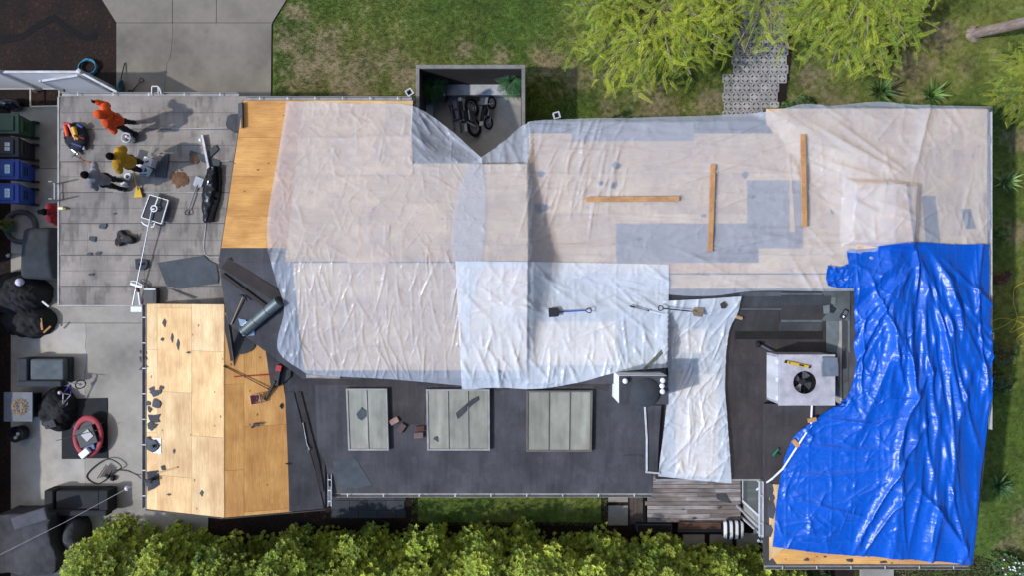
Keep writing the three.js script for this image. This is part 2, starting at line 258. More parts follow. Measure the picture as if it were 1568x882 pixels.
// mulch bed beside the driveway, dark bed along the boundary
struct('mulch_bed', [prism([G2(-260, -300), G2(-20, -300), G2(158, 0), G2(181, 36), G2(180, 172), G2(-260, 172)], 0.004, 0.02)], M.soilDark);
struct('planting_bed', [prism([G2(-80, 172), G2(19, 172), G2(19, 900), G2(-80, 900)], 0.004, 0.02)], M.soilDark);
struct('hedge_bed', [prism([G2(60, 790), G2(320, 770), G2(640, 760), G2(640, 800), G2(920, 800), G2(920, 740), G2(1180, 740), G2(1560, 872), G2(1560, 1100), G2(60, 1100)], 0.006, 0.02)], M.soilDark);
// driveway slabs, with joints and a wandering crack
{
  const d = new THREE.Group(); d.name = 'driveway'; d.userData.kind = 'structure'; scene.add(d);
  const cr = [[266, 36], [266.5, 55], [265, 70], [263, 88], [258, 98], [256, 115], [254.5, 130], [254, 172]];
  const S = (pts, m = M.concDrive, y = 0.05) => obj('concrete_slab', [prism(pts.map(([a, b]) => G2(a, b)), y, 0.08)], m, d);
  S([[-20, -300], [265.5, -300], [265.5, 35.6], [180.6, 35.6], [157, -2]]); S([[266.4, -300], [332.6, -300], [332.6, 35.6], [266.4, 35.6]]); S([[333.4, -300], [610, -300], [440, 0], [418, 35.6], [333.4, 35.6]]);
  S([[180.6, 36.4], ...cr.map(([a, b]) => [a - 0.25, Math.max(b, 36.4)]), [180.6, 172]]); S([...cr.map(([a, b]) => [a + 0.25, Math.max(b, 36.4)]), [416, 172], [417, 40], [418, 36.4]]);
}
// concrete yard beside the house
{
  const d = new THREE.Group(); d.name = 'patio'; d.userData.kind = 'structure'; scene.add(d);
  const S = (pts, m, y = 0.03) => obj('concrete_slab', [prism(pts.map(([a, b]) => G2(a, b)), y, 0.06)], m, d);
  S([[19, 164], [230, 164], [230, 257.6], [19, 257.6]], M.conc2); S([[19, 258.4], [230, 258.4], [230, 388], [19, 388]], M.conc); S([[19, 388.7], [230, 388.7], [230, 494.8], [19, 494.8]], M.conc2);
  const c2 = [[133, 495.5], [134, 515], [132.5, 530], [135, 545], [133, 560], [131, 575], [134, 640], [132, 700], [133, 800], [132, 900]];
  S([[19, 495.5], ...c2.map(([a, b]) => [a - 0.2, b]), [19, 900]], M.conc); S([...c2.map(([a, b]) => [a + 0.2, b]), [320, 900], [320, 495.5]], M.conc2);
}
// path of pierced pavers
{
  const d = new THREE.Group(); d.name = 'paver_path'; d.userData.kind = 'structure'; scene.add(d);
  const s = 0.31, hs = s / 2 - 0.003, sh = new THREE.Shape(), k = 0.028;
  sh.moveTo(-hs + k, -hs); sh.lineTo(hs - k, -hs); sh.lineTo(hs, -hs + k); sh.lineTo(hs, hs - k); sh.lineTo(hs - k, hs); sh.lineTo(-hs + k, hs); sh.lineTo(-hs, hs - k); sh.lineTo(-hs, -hs + k);
  const c = new THREE.Path(); c.absarc(0, 0, 0.034, 0, 6.283, true); sh.holes.push(c);
  for (let q = 0; q < 4; q++) { const a = q * Math.PI / 2 + Math.PI / 4, cx = Math.cos(a) * 0.108, cz = Math.sin(a) * 0.108, dx = -Math.sin(a), dz = Math.cos(a), h = new THREE.Path(), L = 0.057, W = 0.021; [[-L, 0], [-L * 0.6, W], [L * 0.6, W], [L, 0], [L * 0.6, -W], [-L * 0.6, -W]].forEach(([u, v], i) => { const X = cx + dx * u + Math.cos(a) * v, Z = cz + dz * u + Math.sin(a) * v; i ? h.lineTo(X, Z) : h.moveTo(X, Z); }); h.closePath(); sh.holes.push(h); }
  const g = new THREE.ExtrudeGeometry(sh, { depth: 0.035, bevelEnabled: false, curveSegments: 5 }); g.rotateX(-Math.PI / 2); const gg = uvm(g), ms = [mat('#b2afab', 0.9, { map: T.mottle }), mat('#a7a4a0', 0.9, { map: T.mottle }), mat('#bab7b2', 0.9, { map: T.mottle })], q = rng(77);
  const xA = P(1106, 172)[0], zA = P(1110, 172)[2];
  for (let j = -1; j < 16; j++) { const z = zA - 0.05 - j * s + 0.16, py = 441 + z * F / CH, x0 = P(1100 + (172 - py) * 0.2, py)[0], x1 = P(1199 + (172 - py) * 0.13, py)[0]; const i0 = Math.round((x0 - xA) / s), i1 = Math.floor((x1 - xA) / s); for (let i = i0; i < i1; i++) { const m = new THREE.Mesh(gg, ms[(q() * 3) | 0]); m.name = 'paver'; m.position.set(xA + (i + 0.5) * s + (Math.abs(j) % 2) * 0.05 - 0.02, 0.004 + q() * 0.004, z); m.rotation.y = (q() - 0.5) * 0.02; m.castShadow = m.receiveShadow = true; d.add(m); } }
  obj('gravel_bed', [prism([G2(1106, 182), G2(1202, 182), G2(1228, -60), G2(1160, -60)], 0.003, 0.02)], M.soilDark, d);
}
// dark slate terrace and stepping stones by the low roof
{
  const d = new THREE.Group(); d.name = 'slate_terrace'; d.userData.kind = 'structure'; scene.add(d); const q = rng(31), ms = ['#363d46', '#3c434b', '#31373f'].map((c) => mat(c, 0.75, { map: T.mottle }));
  [[735, 751], [751.5, 766], [766.5, 780.5], [781, 793]].forEach(([a, b], r) => { for (let x = 508 - (r % 2) * 14; x < 622; x += 28) { const x0 = Math.max(508, x), x1 = Math.min(622, x + 27.5); if (x1 - x0 > 3) obj('slate_tile', [prism([G2(x0, a), G2(x1, a), G2(x1, b), G2(x0, b)], 0.03 + q() * 0.004, 0.04)], ms[(q() * 3) | 0], d); } });
  for (const [a, b, c, e, lab] of [[931, 961, 745, 768.5, 'square stone half under the gutter of the low roof'], [931, 961, 774, 804, 'square stone next to the deck step'], [1045, 1078, 818, 842, 'square stone below the bench beside the striped cushion'], [1086, 1120, 818, 842, 'square stone below the striped cushion'], [1127, 1160, 816, 842, 'square stone between the striped cushion and the downpipe']]) { const o = obj('stepping_stone', [prism([G2(a, c), G2(b, c), G2(b, e), G2(a, e)], 0.035, 0.06)], M.conc2); base(tag(o, 'pale concrete ' + lab, 'stepping stone', 'stepping stones')); }
}

// ---------------------------------------------------------------- the house
const house = thing('house', 'long single storey house with stripped roof under plastic sheets and blue tarp', 'house');
function slab(part_, key, poly, m, thick = 0.13, off = 0, fn) { return obj('roof_slab', [prism(poly, (x, z) => (fn || RF[key].f)(x, z) + off, thick)], m, part_); }
function sheets(parent, f, poly, along, o = {}) {  // plywood sheets laid over a convex patch of roof plane
  const q = rng(o.seed || 3), xs = poly.map((p) => p[0]), zs = poly.map((p) => p[1]), x0 = o.x0 ?? Math.min(...xs), x1 = Math.max(...xs), z0 = o.z0 ?? Math.min(...zs), z1 = Math.max(...zs);
  const a = along === 'x' ? 2.44 : o.w ?? 1.17, b = along === 'x' ? o.w ?? 1.17 : 2.44, G = 0.003, ms = o.mats || PLY; let row = 0;
  const one = (cx, cz) => { const c = clip(rect(cx + G, cx + a - G, cz + G, cz + b - G), poly); if (c.length < 3) return; const ar = Math.abs(c.reduce((s, p, i) => { const r = c[(i + 1) % c.length]; return s + p[0] * r[1] - r[0] * p[1]; }, 0)) / 2; if (ar < 0.05) return;
    const lift = 0.012 + q() * 0.006, m = obj('plywood_sheet', [prism(c, (x, z) => f(x, z) + lift, 0.011)], ms[(q() * ms.length) | 0], parent);
    const uv = m.geometry.attributes.uv, ox = q() * 2.44, oy = q() * 2.44; for (let i = 0; i < uv.count; i++) { const u = uv.getX(i), v = uv.getY(i); along === 'x' ? uv.setXY(i, u + ox, v + oy) : uv.setXY(i, v + ox, u + oy); } };
  if (along === 'x') for (let cz = z0; cz < z1; cz += b, row++) for (let cx = x0 - (row % 2 ? 1.22 : 0) - (o.shift || 0); cx < x1; cx += a) one(cx, cz);
  else for (let cx = x0; cx < x1; cx += a, row++) for (let cz = z0 - (row % 2 ? 1.22 : 0) - (o.shift || 0); cz < z1; cz += b) one(cx, cz);
}
// walls
{
  const w = part('wall', house), W = (...a) => obj('stucco_wall', [bx(...a)], M.stucco, w);
  W(-13.15, -12.95, 0, 2.66, -5.45, 0.3); W(-12.95, -8, 0, 2.66, -5.45, -5.25); W(-12.95, -10.4, 0, 2.66, 0.1, 0.3);
  W(-10.45, -10.25, 0, 2.75, 0.3, 6.2); W(-10.25, -5.9, 0, 2.75, 6.0, 6.2); W(-5.9, 3.9, 0, 2.6, 5.5, 5.7); W(3.9, 4.1, 0, 2.6, 3.4, 5.7); W(4.1, 7.75, 0, 2.9, 3.2, 3.39);
  W(7.75, 7.9, 0, 3.18, 3.4, 4.85); W(7.75, 7.9, 2.25, 3.18, 4.85, 7.2); W(7.75, 7.9, 0, 3.18, 7.2, 7.7); W(7.9, 13.2, 0, 3.18, 7.7, 7.85); W(13.0, 13.2, 0, 3.18, -4.9, 7.7); W(7.6, 13.0, 0, 3.18, -4.95, -4.8); W(0.5, 7.6, 0, 3.15, -4.5, -4.35); W(-7.9, -2.95, 0, 2.85, -5.25, -5.1); W(-2.95, 0.35, 0, 3.4, -3.35, -3.2);
  W(-2.95, -2.8, 0, 2.85, -5.25, -3.35); W(0.35, 0.5, 0, 3.2, -4.35, -3.2);
  // gable ends that close the roofs
  obj('gable_wall', [prism([[-7.75, -5.2], [-7.6, -5.2], [-7.6, 2.4], [-7.75, 2.4]], (x, z) => 2.7, 0.4), bx(-7.75, -7.6, 2.6, 3.9, -2.6, 1.1), bx(-7.75, -7.6, 3.9, 4.4, -1.2, -0.2)], M.stucco, w);
  obj('gable_wall', [bx(-10.6, -5.8, 2.6, 2.85, 6.28, 6.4), bx(-9.9, -6.4, 2.85, 3.1, 6.28, 6.4), bx(-8.9, -7.4, 3.1, 3.38, 6.28, 6.4)], M.stucco, w);
  obj('clerestory_wall', [bx(0.5, 4.0, 2.6, 3.3, 2.55, 2.65), bx(4.2, 9.3, 2.6, 3.05, 0.75, 0.85), bx(9.3, 9.42, 2.6, 3.6, 0.65, 3.3)], M.stucco, w);
}
// garage roof: courses of old roll roofing
{
  const g = part('garage_roof', house);
  obj('roof_slab', [prism(rect(-13.33, -7.75, -5.62, 0.48), 2.775, 0.16)], M.feltOld2, g);
  const seams = [147, 197, 247, 294, 341.5, 390, 438, 468.5], q = rng(9);
  for (let i = 0; i < 7; i++) { const z0 = P(0, seams[i], 2.8)[2], z1 = P(0, seams[i + 1], 2.8)[2]; let x = -13.36; const cuts = i % 2 ? [-10.4 - q(), -7.72] : [-11.9 - q(), -9.3 - q() * 0.8, -7.72]; for (const c of cuts) { obj('roofing_strip', [prism(rect(x + 0.002, c - 0.003, z0, z1 + 0.03), (a, z) => 2.79 + 0.012 * (z - z0) / (z1 - z0), 0.008)], q() > 0.5 ? M.feltOld : M.feltOld2, g); x = c; } }
  const zm = [172, 222, 270, 318, 367, 414];
  obj('lap_line', seams.slice(1, 7).map((y) => { const z = P(0, y, 2.8)[2]; return prism(rect(-13.34, -7.9, z - 0.004, z + 0.018), 2.806, 0.012); }), mat('#4b4845', 1), g);
  obj('lap_line', zm.map((y) => { const z = P(0, y, 2.8)[2]; return prism(rect(-13.3, -8.2, z, z + 0.012), 2.8, 0.004); }), mat('#5b5853', 1), g);
  obj('edge_trim', [bx(-13.42, -13.36, 2.6, 2.815, -5.66, 0.5, 0.01), bx(-13.42, -10.6, 2.6, 2.815, 0.505, 0.55, 0.01)], M.gutter, g);
}
// white caulk lines and flashings on the garage roof
for (const [pts, lab] of [[[[264, 197.5], [352, 196]], 'straight white metal drip flashing on grey garage roof above the carton'], [[[175, 293.7], [316, 294.3]], 'chalky white seam line on grey garage roof below the broom'], [[[316, 294], [317, 262], [319, 248], [308, 246.5]], 'bent white seam line beside the black rubbish bag'], [[[316.5, 334], [316.5, 390], [336, 394]], 'white edge line on grey roof beside plywood corner'], [[[338, 246.5], [352, 246.5]], 'short white seam line touching the orange plywood']])
  base(tag(obj('white_seam_line', [tube(pts.map(([a, b]) => R(a, b, 0.012)), 0.009, pts.length * 12, 5)], M.white), lab, 'seam line', 'white seam lines on the garage roof'));

// main gable: slabs, sheathing, felt
{
  const d = part('main_gable_roof', house), f = RF.ML.f;
  slab(d, 'ML', rect(-7.86, -2.9, -5.5, -0.7), M.felt); slab(d, 'ML', rect(-2.9, 0.44, -3.53, -0.7), M.felt); slab(d, 'ML', [[-7.86, -0.7], [0.44, -0.7], [0.44, 2.6], [-5.98, 2.6], [-7.86, 1.0]], M.felt);
  // bare orange strip at the rake, then the rest below the plastic
  sheets(d, f, [[-7.86, -5.5], [-6.1, -5.5], [-6.1, -1.09], [-7.86, -1.09]], 'x', { seed: 4, mats: PLYORANGE, z0: -5.5 });
  sheets(d, f, rect(-6.1, -2.9, -5.5, -0.72), 'x', { seed: 5, z0: -5.5 }); sheets(d, f, rect(-2.9, 0.44, -3.53, -0.72), 'x', { seed: 6, z0: -3.53 });
  sheets(d, f, rect(-5.9, 0.42, -0.68, 2.35), 'x', { seed: 7, z0: -0.68 });
  obj('ridge_felt', [prism(rect(-7.86, -6.4, -1.09, -0.7), (x, z) => f(x, z) + 0.02, 0.012)], M.felt, d);
  obj('rake_trim', [bar([-7.88, f(0, -5.5) - 0.1, -5.5], [-7.88, f(0, -0.7) - 0.1, -0.7], 0.03, 0.16), bar([-7.88, f(0, -0.7) - 0.1, -0.7], [-7.88, f(0, 2.6) - 0.1, 2.6], 0.03, 0.16)], M.woodDark, d);
  obj('rake_trim', [bar([0.46, f(0, -3.53) - 0.09, -3.53], [0.46, f(0, -0.7) - 0.1, -0.7], 0.03, 0.16)], M.white, d);
  // pale patches of new board laid on top
  for (const [a, b, c, e] of [[507, 633, 212, 268], [533, 597, 344, 402]]) { const p = [[a, c], [b, c], [b, e], [a, e]].map(([x, y]) => xz(R(x, y))); obj('plywood_patch', [prism(p, (x, z) => f(x, z) + 0.04, 0.018)], mat('#ffd9a8', 0.8, { map: T.mottle }), d); }
}
// lower long roof with hidden boards
{
  const d = part('main_low_roof', house), f = RF.MR.f;
  slab(d, 'MR', [[0.445, -4.8], [7.38, -4.8], [10.4, -0.45], [10.4, -0.4], [0.445, -0.4]], M.felt, 0.14, 0, (x, z) => 3.84 - 0.12 * Math.abs(z + 0.4)); slab(d, 'MR', rect(0.445, 4.395, -0.4, 2.75), M.felt, 0.14); slab(d, 'MR', rect(4.405, 10.4, -0.4, 0.5), M.feltGrey, 0.14); slab(d, 'MR', rect(4.405, 9.3, 0.5, 1.22), M.feltBrown, 0.1);
  sheets(d, (x, z) => 3.84 - 0.12 * Math.abs(z + 0.4), [[0.48, -4.45], [7.6, -4.45], [10.3, -0.42], [0.48, -0.42]], 'x', { seed: 11, z0: -4.45 });
  sheets(d, f, rect(0.48, 3.0, 0.95, 2.2), 'x', { seed: 12, z0: 0.95 }); sheets(d, f, rect(4.42, 10.2, -0.38, 0.02), 'x', { seed: 13, z0: -0.38 });
  obj('underlay_band', [prism(rect(0.5, 4.38, -0.38, 0.94), (x, z) => f(x, z) + 0.02, 0.008)], mat('#857d7a', 0.95, { map: T.mottle }), d); M.underlay = mat('#8f8886', 0.95, { map: T.mottle });
  for (const [a, b, c, e] of [[943, 1160, 342, 402], [1143, 1228, 276, 350], [875, 1062, 188, 216], [1160, 1228, 345, 380], [1100, 1160, 380, 402]]) { const p = [[a, c], [b, c], [b, e], [a, e]].map(([x, y]) => xz(R(x, y))); obj('felt_patch', [prism(p, (x, z) => f(x, z) + 0.026, 0.006)], M.underlay, d); }
  for (const [a, b, c, e] of [[1064, 1200, 203, 212], [1208, 1216, 235, 355]]) { const p = [[a, c], [b, c], [b, e], [a, e]].map(([x, y]) => xz(R(x, y))); obj('batten', [prism(p, (x, z) => f(x, z) + 0.05, 0.03)], PLY[3], d); }
  const q = rng(15); for (const [a, b, s] of [[828, 266, 10], [830, 317, 16], [945, 254, 12], [940, 283, 10], [920, 280, 7], [1140, 268, 9], [1077, 330, 5], [978, 365, 8], [1150, 300, 8], [1125, 460, 6]]) { const pts = []; for (let k = 0; k < 6; k++) { const t = k * 1.047 + q() * 0.5, r = s * (0.5 + 0.5 * q()); pts.push(xz(R(a + Math.cos(t) * r, b + Math.sin(t) * r * 0.7))); } obj('felt_scrap', [prism(pts, (x, z) => f(x, z) + 0.026, 0.005)], M.felt, d); }
  const plank = (a, b, c, e, m) => { const p = [[a, c], [b, c], [b, e], [a, e]].map(([x, y]) => xz(R(x, y))); obj('shingle_course', [prism(p, (x, z) => H(x, z) + 0.02, 0.014)], m, d); };
  M.shA = mat('#666d6c', 0.9, { map: T.mottle, ...bump(T.grain, 0.004) }); M.shB = mat('#5c6261', 0.9, { map: T.mottle, ...bump(T.grain, 0.004) }); plank(1132, 1195, 447, 475, M.shB); plank(1195, 1258, 449, 494, M.shA); plank(1258, 1300, 446, 492, M.shB); plank(1264, 1300, 492, 540, M.shA); plank(1130, 1192, 476, 492, M.feltBrown); plank(1262, 1298, 541, 583, M.felt); plank(1192, 1258, 495, 507, M.felt); plank(1125, 1258, 508, 520, mat('#211f1e', 0.95, { map: T.mottle })); plank(1280, 1298, 584, 612, M.shB);
}
// wing with hip ends under the tarp
{
  const d = part('hip_roof', house), f = RF.EW.f, rx = 10.49, zt = -3.01, zb = 5.26, xa = 7.27, xb = 13.71, za = -5.2, zz = 8.0;
  slab(d, 'EW', [[xa, za], [xb, za], [rx, zt]], M.felt); slab(d, 'EW', [[xb, za], [xb, 4.1], [13.25, zz - 0.46 * 0.85], [rx, zb], [rx, zt]], M.felt); slab(d, 'EW', [[xa, zz], [rx, zb], [13.25, zz - 0.46 * 0.85], [13.25, zz]], M.felt);
  slab(d, 'EW', [[xa, za], [rx, zt], [rx, 0.6], [xa, 0.6]], M.felt); slab(d, 'EW', [[9.35, 0.6], [rx, 0.6], [rx, 3.35], [9.35, 3.35]], M.felt); slab(d, 'EW', [[xa, 3.35], [rx, 3.35], [rx, zb], [xa, zz]], M.feltBrown);
  sheets(d, f, [[xa + 0.04, za + 0.03], [xb - 0.04, za + 0.03], [rx, zt]], 'x', { seed: 21, z0: -5.2 }); sheets(d, f, [[xb - 0.04, za + 0.03], [xb - 0.04, 1], [rx + 0.02, 1], [rx + 0.02, zt]], 'z', { seed: 22 }); sheets(d, f, [[xa + 0.04, za + 0.03], [rx, zt], [rx, -0.2], [xa + 0.04, -0.2]], 'z', { seed: 23 });
  sheets(d, f, [[xa + 0.2, 7.75], [xa + 0.35, 7.95], [13.2, 7.96], [13.15, 7.6], [rx, 5.4]], 'x', { seed: 24, mats: PLYORANGE, z0: 5.8 });
  sheets(d, f, [[xa + 0.12, 5.65], [8.1, 5.65], [8.1, 7.2], [xa + 0.12, 7.85]], 'z', { seed: 25 });
  for (const [a, b, c, e] of [[1410, 1430, 300, 372], [1470, 1484, 320, 350]]) { const p = [[a, c], [b, c], [b + 8, e], [a + 6, e]].map(([x, y]) => xz(R(x, y))); obj('felt_patch', [prism(p, (x, z) => f(x, z) + 0.03, 0.01)], M.felt, d); }
}
// wing with the bare plywood
{
  const d = part('plywood_wing_roof', house), f = RF.C.f;
  slab(d, 'C', rect(-10.75, -8.14, 0.46, 6.5), M.felt); slab(d, 'C', rect(-8.14, -5.5, 0.46, 6.5), M.felt);
  sheets(d, f, rect(-10.72, -8.145, 0.47, 6.5), 'z', { seed: 31, w: 1.17, x0: -11.53, shift: 1.1 });
  sheets(d, f, [[-8.135, 0.7], [-7.8, 0.8], [-6.75, 1.8], [-6.42, 4.2], [-6.38, 6.5], [-8.135, 6.5]], 'z', { seed: 32, w: 1.17, x0: -8.8, shift: 0.4, mats: [PLYORANGE[1], PLYORANGE[2], PLYORANGE[0]] });
  obj('ridge_board_edge', [bar([-8.14, 3.668, 0.5], [-8.14, 3.668, 6.5], 0.03, 0.012)], PLY[2], d);
  obj('gable_trim', [bar([-10.75, 2.85, 6.53], [-8.14, 3.6, 6.53], 0.03, 0.14), bar([-8.14, 3.6, 6.53], [-5.5, 2.85, 6.53], 0.03, 0.14)], M.woodDark, d);
  const vp = (l) => l.map(([a, b]) => { const p = P(a, b, 3.05); return [Math.min(p[0], -5.52), Math.min(p[2], 6.49)]; }), vf = (x, z) => Math.max(RF.C.f(x, z), x > -5.7 || z < 4 ? RF.D.f(x, z) * (x > -6.9 ? 1 : 0) : 0);
  obj('valley_felt', [prism(vp([[440, 600], [452, 600], [466, 660], [482, 720], [497, 783], [446, 785], [444, 700]]), (x, z) => RF.C.f(x, z) + 0.026, 0.01)], M.felt, d);
  obj('valley_dust', [prism(vp([[456, 600], [462, 600], [476, 660], [488, 710], [497, 755], [490, 755], [481, 712], [468, 662]]), (x, z) => RF.C.f(x, z) + 0.036, 0.005)], M.feltBrown, d);
}
// low dark roof with the skylights
{
  const d = part('skylight_roof', house), f = RF.D.f;
  slab(d, 'D', rect(-5.7, 4.17, 2.3, 6.09), M.felt);
  const q = rng(41), rows = [2.4, 3.35, 4.28, 5.2, 6.1]; for (let i = 0; i < 4; i++) { let x = -5.68; const cuts = [-3.2 + q(), 0.1 + q(), 4.16]; for (const c of cuts) { obj('roofing_strip', [prism(rect(x, c - 0.003, rows[i], rows[i + 1]), (a, z) => f(a, z) + 0.01 + 0.006 * (z - rows[i]), 0.008)], M.felt, d); x = c; } }
  
  obj('debris_band', [prism([[478, 574], [590, 578], [710, 588], [935, 588], [930, 600], [905, 592], [806, 592], [760, 600], [750, 592], [655, 592], [650, 650], [600, 650], [596, 592], [530, 590], [480, 588]].map(([a, b]) => xz(R(a, b))), (x, z) => f(x, z) + 0.024, 0.006)], M.feltBrown, d);
  obj('felt_patch', [prism([[510, 706], [545, 702], [570, 742], [545, 748], [520, 745]].map(([a, b]) => xz(R(a, b))), (x, z) => f(x, z) + 0.022, 0.004)], M.feltSlate, d);
  const glass = mat('#a3a49b', 0.3, { map: T.streak }), glass2 = mat('#a9aaa1', 0.3, { map: T.streak });
  for (const [x0, x1, y0, y1, n, lab] of [[531, 595, 595, 691, 2, 'narrow skylight of two cloudy panes holding a torn felt scrap'], [653, 750, 596, 691, 3, 'cloudy skylight with a long felt strip lying across it'], [806, 906, 598, 693, 3, 'skylight with rusty dark frame beside the chimney']]) {
    const s = part('skylight', d), a = P(x0, y0, 3.3), b = P(x1, y1, 3.15); const X0 = a[0], X1 = b[0], Z0 = a[2], Z1 = b[2], h = 0.16, yy = (z) => f(0, z) + h, w = 0.05; s.userData.label = lab;
    const fr = x0 > 800 ? mat('#6f6a62', 0.6, { map: T.mottle }) : M.gutter;
    obj('skylight_frame', [prism(rect(X0, X1, Z0, Z0 + w), (x, z) => yy(z), h + 0.03), prism(rect(X0, X1, Z1 - w, Z1), (x, z) => yy(z), h + 0.03), prism(rect(X0, X0 + w, Z0 + w, Z1 - w), (x, z) => yy(z), h + 0.03), prism(rect(X1 - w, X1, Z0 + w, Z1 - w), (x, z) => yy(z), h + 0.03)], fr, s);
    const pw = (X1 - X0 - 2 * w) / n; for (let k = 0; k < n; k++) { obj('pane', [prism(rect(X0 + w + k * pw + 0.008, X0 + w + (k + 1) * pw - 0.008, Z0 + w, Z1 - w), (x, z) => yy(z) - 0.025 + 0.02 * Math.sin((x - X0 - w - k * pw) / pw * 3.14), 0.02)], k % 2 ? glass2 : glass, s); if (k) obj('glazing_bar', [prism(rect(X0 + w + k * pw - 0.008, X0 + w + k * pw + 0.008, Z0 + w, Z1 - w), (x, z) => yy(z) + 0.004, 0.03)], fr, s); }
  }
}
// flat roof between
{
  const d = part('flat_roof', house), f = RF.FL.f;
  slab(d, 'FL', rect(4.2, 9.34, 0.62, 5.58), M.feltBrown); const rows = [1.5, 2.25, 3.2, 4.1, 5.0, 5.57], q = rng(8); for (let i = 0; i < 5; i++) obj('roofing_strip', [prism(rect(4.45, 9.33, rows[i], rows[i + 1] - 0.004), (x, z) => f(x, z) + 0.012 + 0.014 * (z - rows[i]), 0.008)], i % 2 ? M.feltBrown : mat('#e6d6cc', 0.95, { map: T.felt, ...bump(T.grain, 0.005) }), d);
  sheets(d, (x, z) => f(x, z) + 0.02, rect(4.75, 6.0, 2.5, 5.5), 'z', { seed: 51 }); sheets(d, (x, z) => f(x, z) + 0.02, rect(4.6, 5.6, 0.95, 1.9), 'z', { seed: 52 });
  const e = [[986, 621], [990, 672], [990, 722], [1006, 723], [1008, 672], [1012, 621]].map(([a, b]) => xz(P(a, b, 3.2)));
  obj('parapet', [prism(e, 3.24, 0.4)], M.felt, d); obj('parapet_trim', [bar(P(987, 621, 3.26), P(990, 672, 3.26), 0.05, 0.04), bar(P(990, 672, 3.26), P(990, 723, 3.26), 0.05, 0.04), bar(P(988, 723, 3.26), P(1010, 725, 3.26), 0.05, 0.04)], M.white, d);
  obj('edge_trim', [bar([4.2, f(0, 5.58), 5.6], [8, f(0, 5.58), 5.6], 0.05, 0.06)], M.gutter, d);
}
// gutters
function gutterRun(a, b, m, n, lip = 1) {
  const g = part('gutter', house), A = V(a), B = V(b), d = B.clone().sub(A).normalize(), s = new THREE.Vector3(-d.z, 0, d.x).multiplyScalar(lip), mv = (k, y) => [[A, B]].map(([p, r]) => [p.clone().addScaledVector(s, k).setY(p.y + y).toArray(), r.clone().addScaledVector(s, k).setY(r.y + y).toArray()])[0];
  const [b0, b1] = mv(0.05, -0.09), [l0, l1] = mv(0.105, -0.04), [k0, k1] = mv(0.0, -0.04);
  obj('gutter_trough', [bar(b0, b1, 0.1, 0.008), bar(l0, l1, 0.012, 0.11), bar(k0, k1, 0.01, 0.1)], m, g);
  for (let i = 0; i < n; i++) { const t = (i + 0.5) / n, p = A.clone().lerp(B, t), r = p.clone().addScaledVector(s, 0.11); obj('gutter_strap', [bar([p.x, p.y + 0.012, p.z], [r.x, r.y + 0.012, r.z], 0.03, 0.006)], M.white, g); }
}
gutterRun([-13.35, 2.8, -5.68], [-8.1, 2.8, -5.68], M.gutter, 5, -1); gutterRun([-7.8, 2.94, -5.52], [-2.95, 2.94, -5.52], M.gutter, 6, -1);
gutterRun([-5.4, 2.74, 6.1], [4.15, 2.74, 6.1], M.gutter, 9); gutterRun([7.3, 3.27, 8.02], [13.22, 3.27, 8.02], M.gutter, 6);
gutterRun([-10.77, 2.88, 0.5], [-10.77, 2.88, 6.5], M.gutter, 8, 1); gutterRun([13.73, 3.27, -5.1], [13.73, 3.27, 4.1], M.white, 6, -1); gutterRun([7.25, 3.27, 5.6], [7.25, 3.27, 7.2], M.white, 2, 1);
gutterRun([-5.42, 2.86, 5.5], [-5.42, 2.86, 6.45], M.white, 3, -1);
// chimney
{
  const c = part('chimney', house);
  obj('chimney_stack', [bx(2.9, 4.22, 3.0, 4.48, 2.4, 3.15, 0.01)], mat('#ebebea', 0.6), c);
  obj('siding_line', [3.55, 3.85, 4.15].map((y) => bx(2.88, 4.24, y, y + 0.02, 2.385, 2.395)), M.gutter, c);
  obj('chimney_top', [bx(2.89, 4.23, 4.482, 4.5, 2.39, 3.16)], M.felt, c);
  obj('flue_dome', [lathe([[0.4, 0], [0.37, 0.05], [0.28, 0.12], [0.12, 0.155], [0.001, 0.16]], 3.62, 4.5, 2.83, 28)], M.darkGrey, c);
  for (const [a, b] of [[957, 584], [1014.5, 583], [1013.5, 591.5], [1014, 600]]) { const p = P(a, b, 4.62); obj('vent_pot', [lathe([[0.05, -0.12], [0.055, -0.02], [0.07, -0.01], [0.07, 0.02], [0.03, 0.04], [0.001, 0.042]], p[0], 4.62, p[2], 16)], M.whiteGloss, c); }
}
// white glazed door in the wing's side wall, with downpipe and kitchen vent frame
{
  const d = part('glazed_door', house), x = 7.72;
  obj('door_frame', [bx(x - 0.04, x + 0.03, 0.05, 2.25, 4.86, 4.98), bx(x - 0.04, x + 0.03, 0.05, 2.25, 7.07, 7.19), bx(x - 0.04, x + 0.03, 2.12, 2.25, 4.98, 7.07), bx(x - 0.04, x + 0.03, 0.05, 0.2, 4.98, 7.07), bx(x - 0.03, x + 0.02, 0.2, 2.12, 6.0, 6.08)], M.whiteGloss, d);
  for (const [a, b] of [[4.99, 5.99], [6.09, 7.06]]) obj('pane', [bx(x - 0.01, x, 0.2, 2.12, a, b)], mat('#5b625e', 0.08), d);
  const r = part('downpipe', house); obj('pipe', [tube([[7.2, 3.15, 7.3], [7.4, 2.5, 7.6], [7.66, 2.3, 7.66], [7.66, 0.1, 7.66]], 0.04, 30, 8)], M.white, r); obj('bracket', [bx(7.6, 7.74, 1.5, 1.54, 7.6, 7.72)], M.steel, r);
}
// roof vents, conduits
{
  const c = part('conduit', house); const cp = [[1243, 612], [1241, 652], [1198, 718], [1182, 733]].map(([a, b], i) => P(a, b, i < 2 ? 3.65 : 3.6)); for (let i = 0; i < 3; i++) obj('pipe', [cyl(cp[i], cp[i + 1], 0.028), new THREE.SphereGeometry(0.032, 10, 8).translate(...cp[i + 1])], M.whiteGloss, c); obj('pipe', [cyl(cp[3], P(1158, 750, 2.7), 0.028)], M.whiteGloss, c);
}
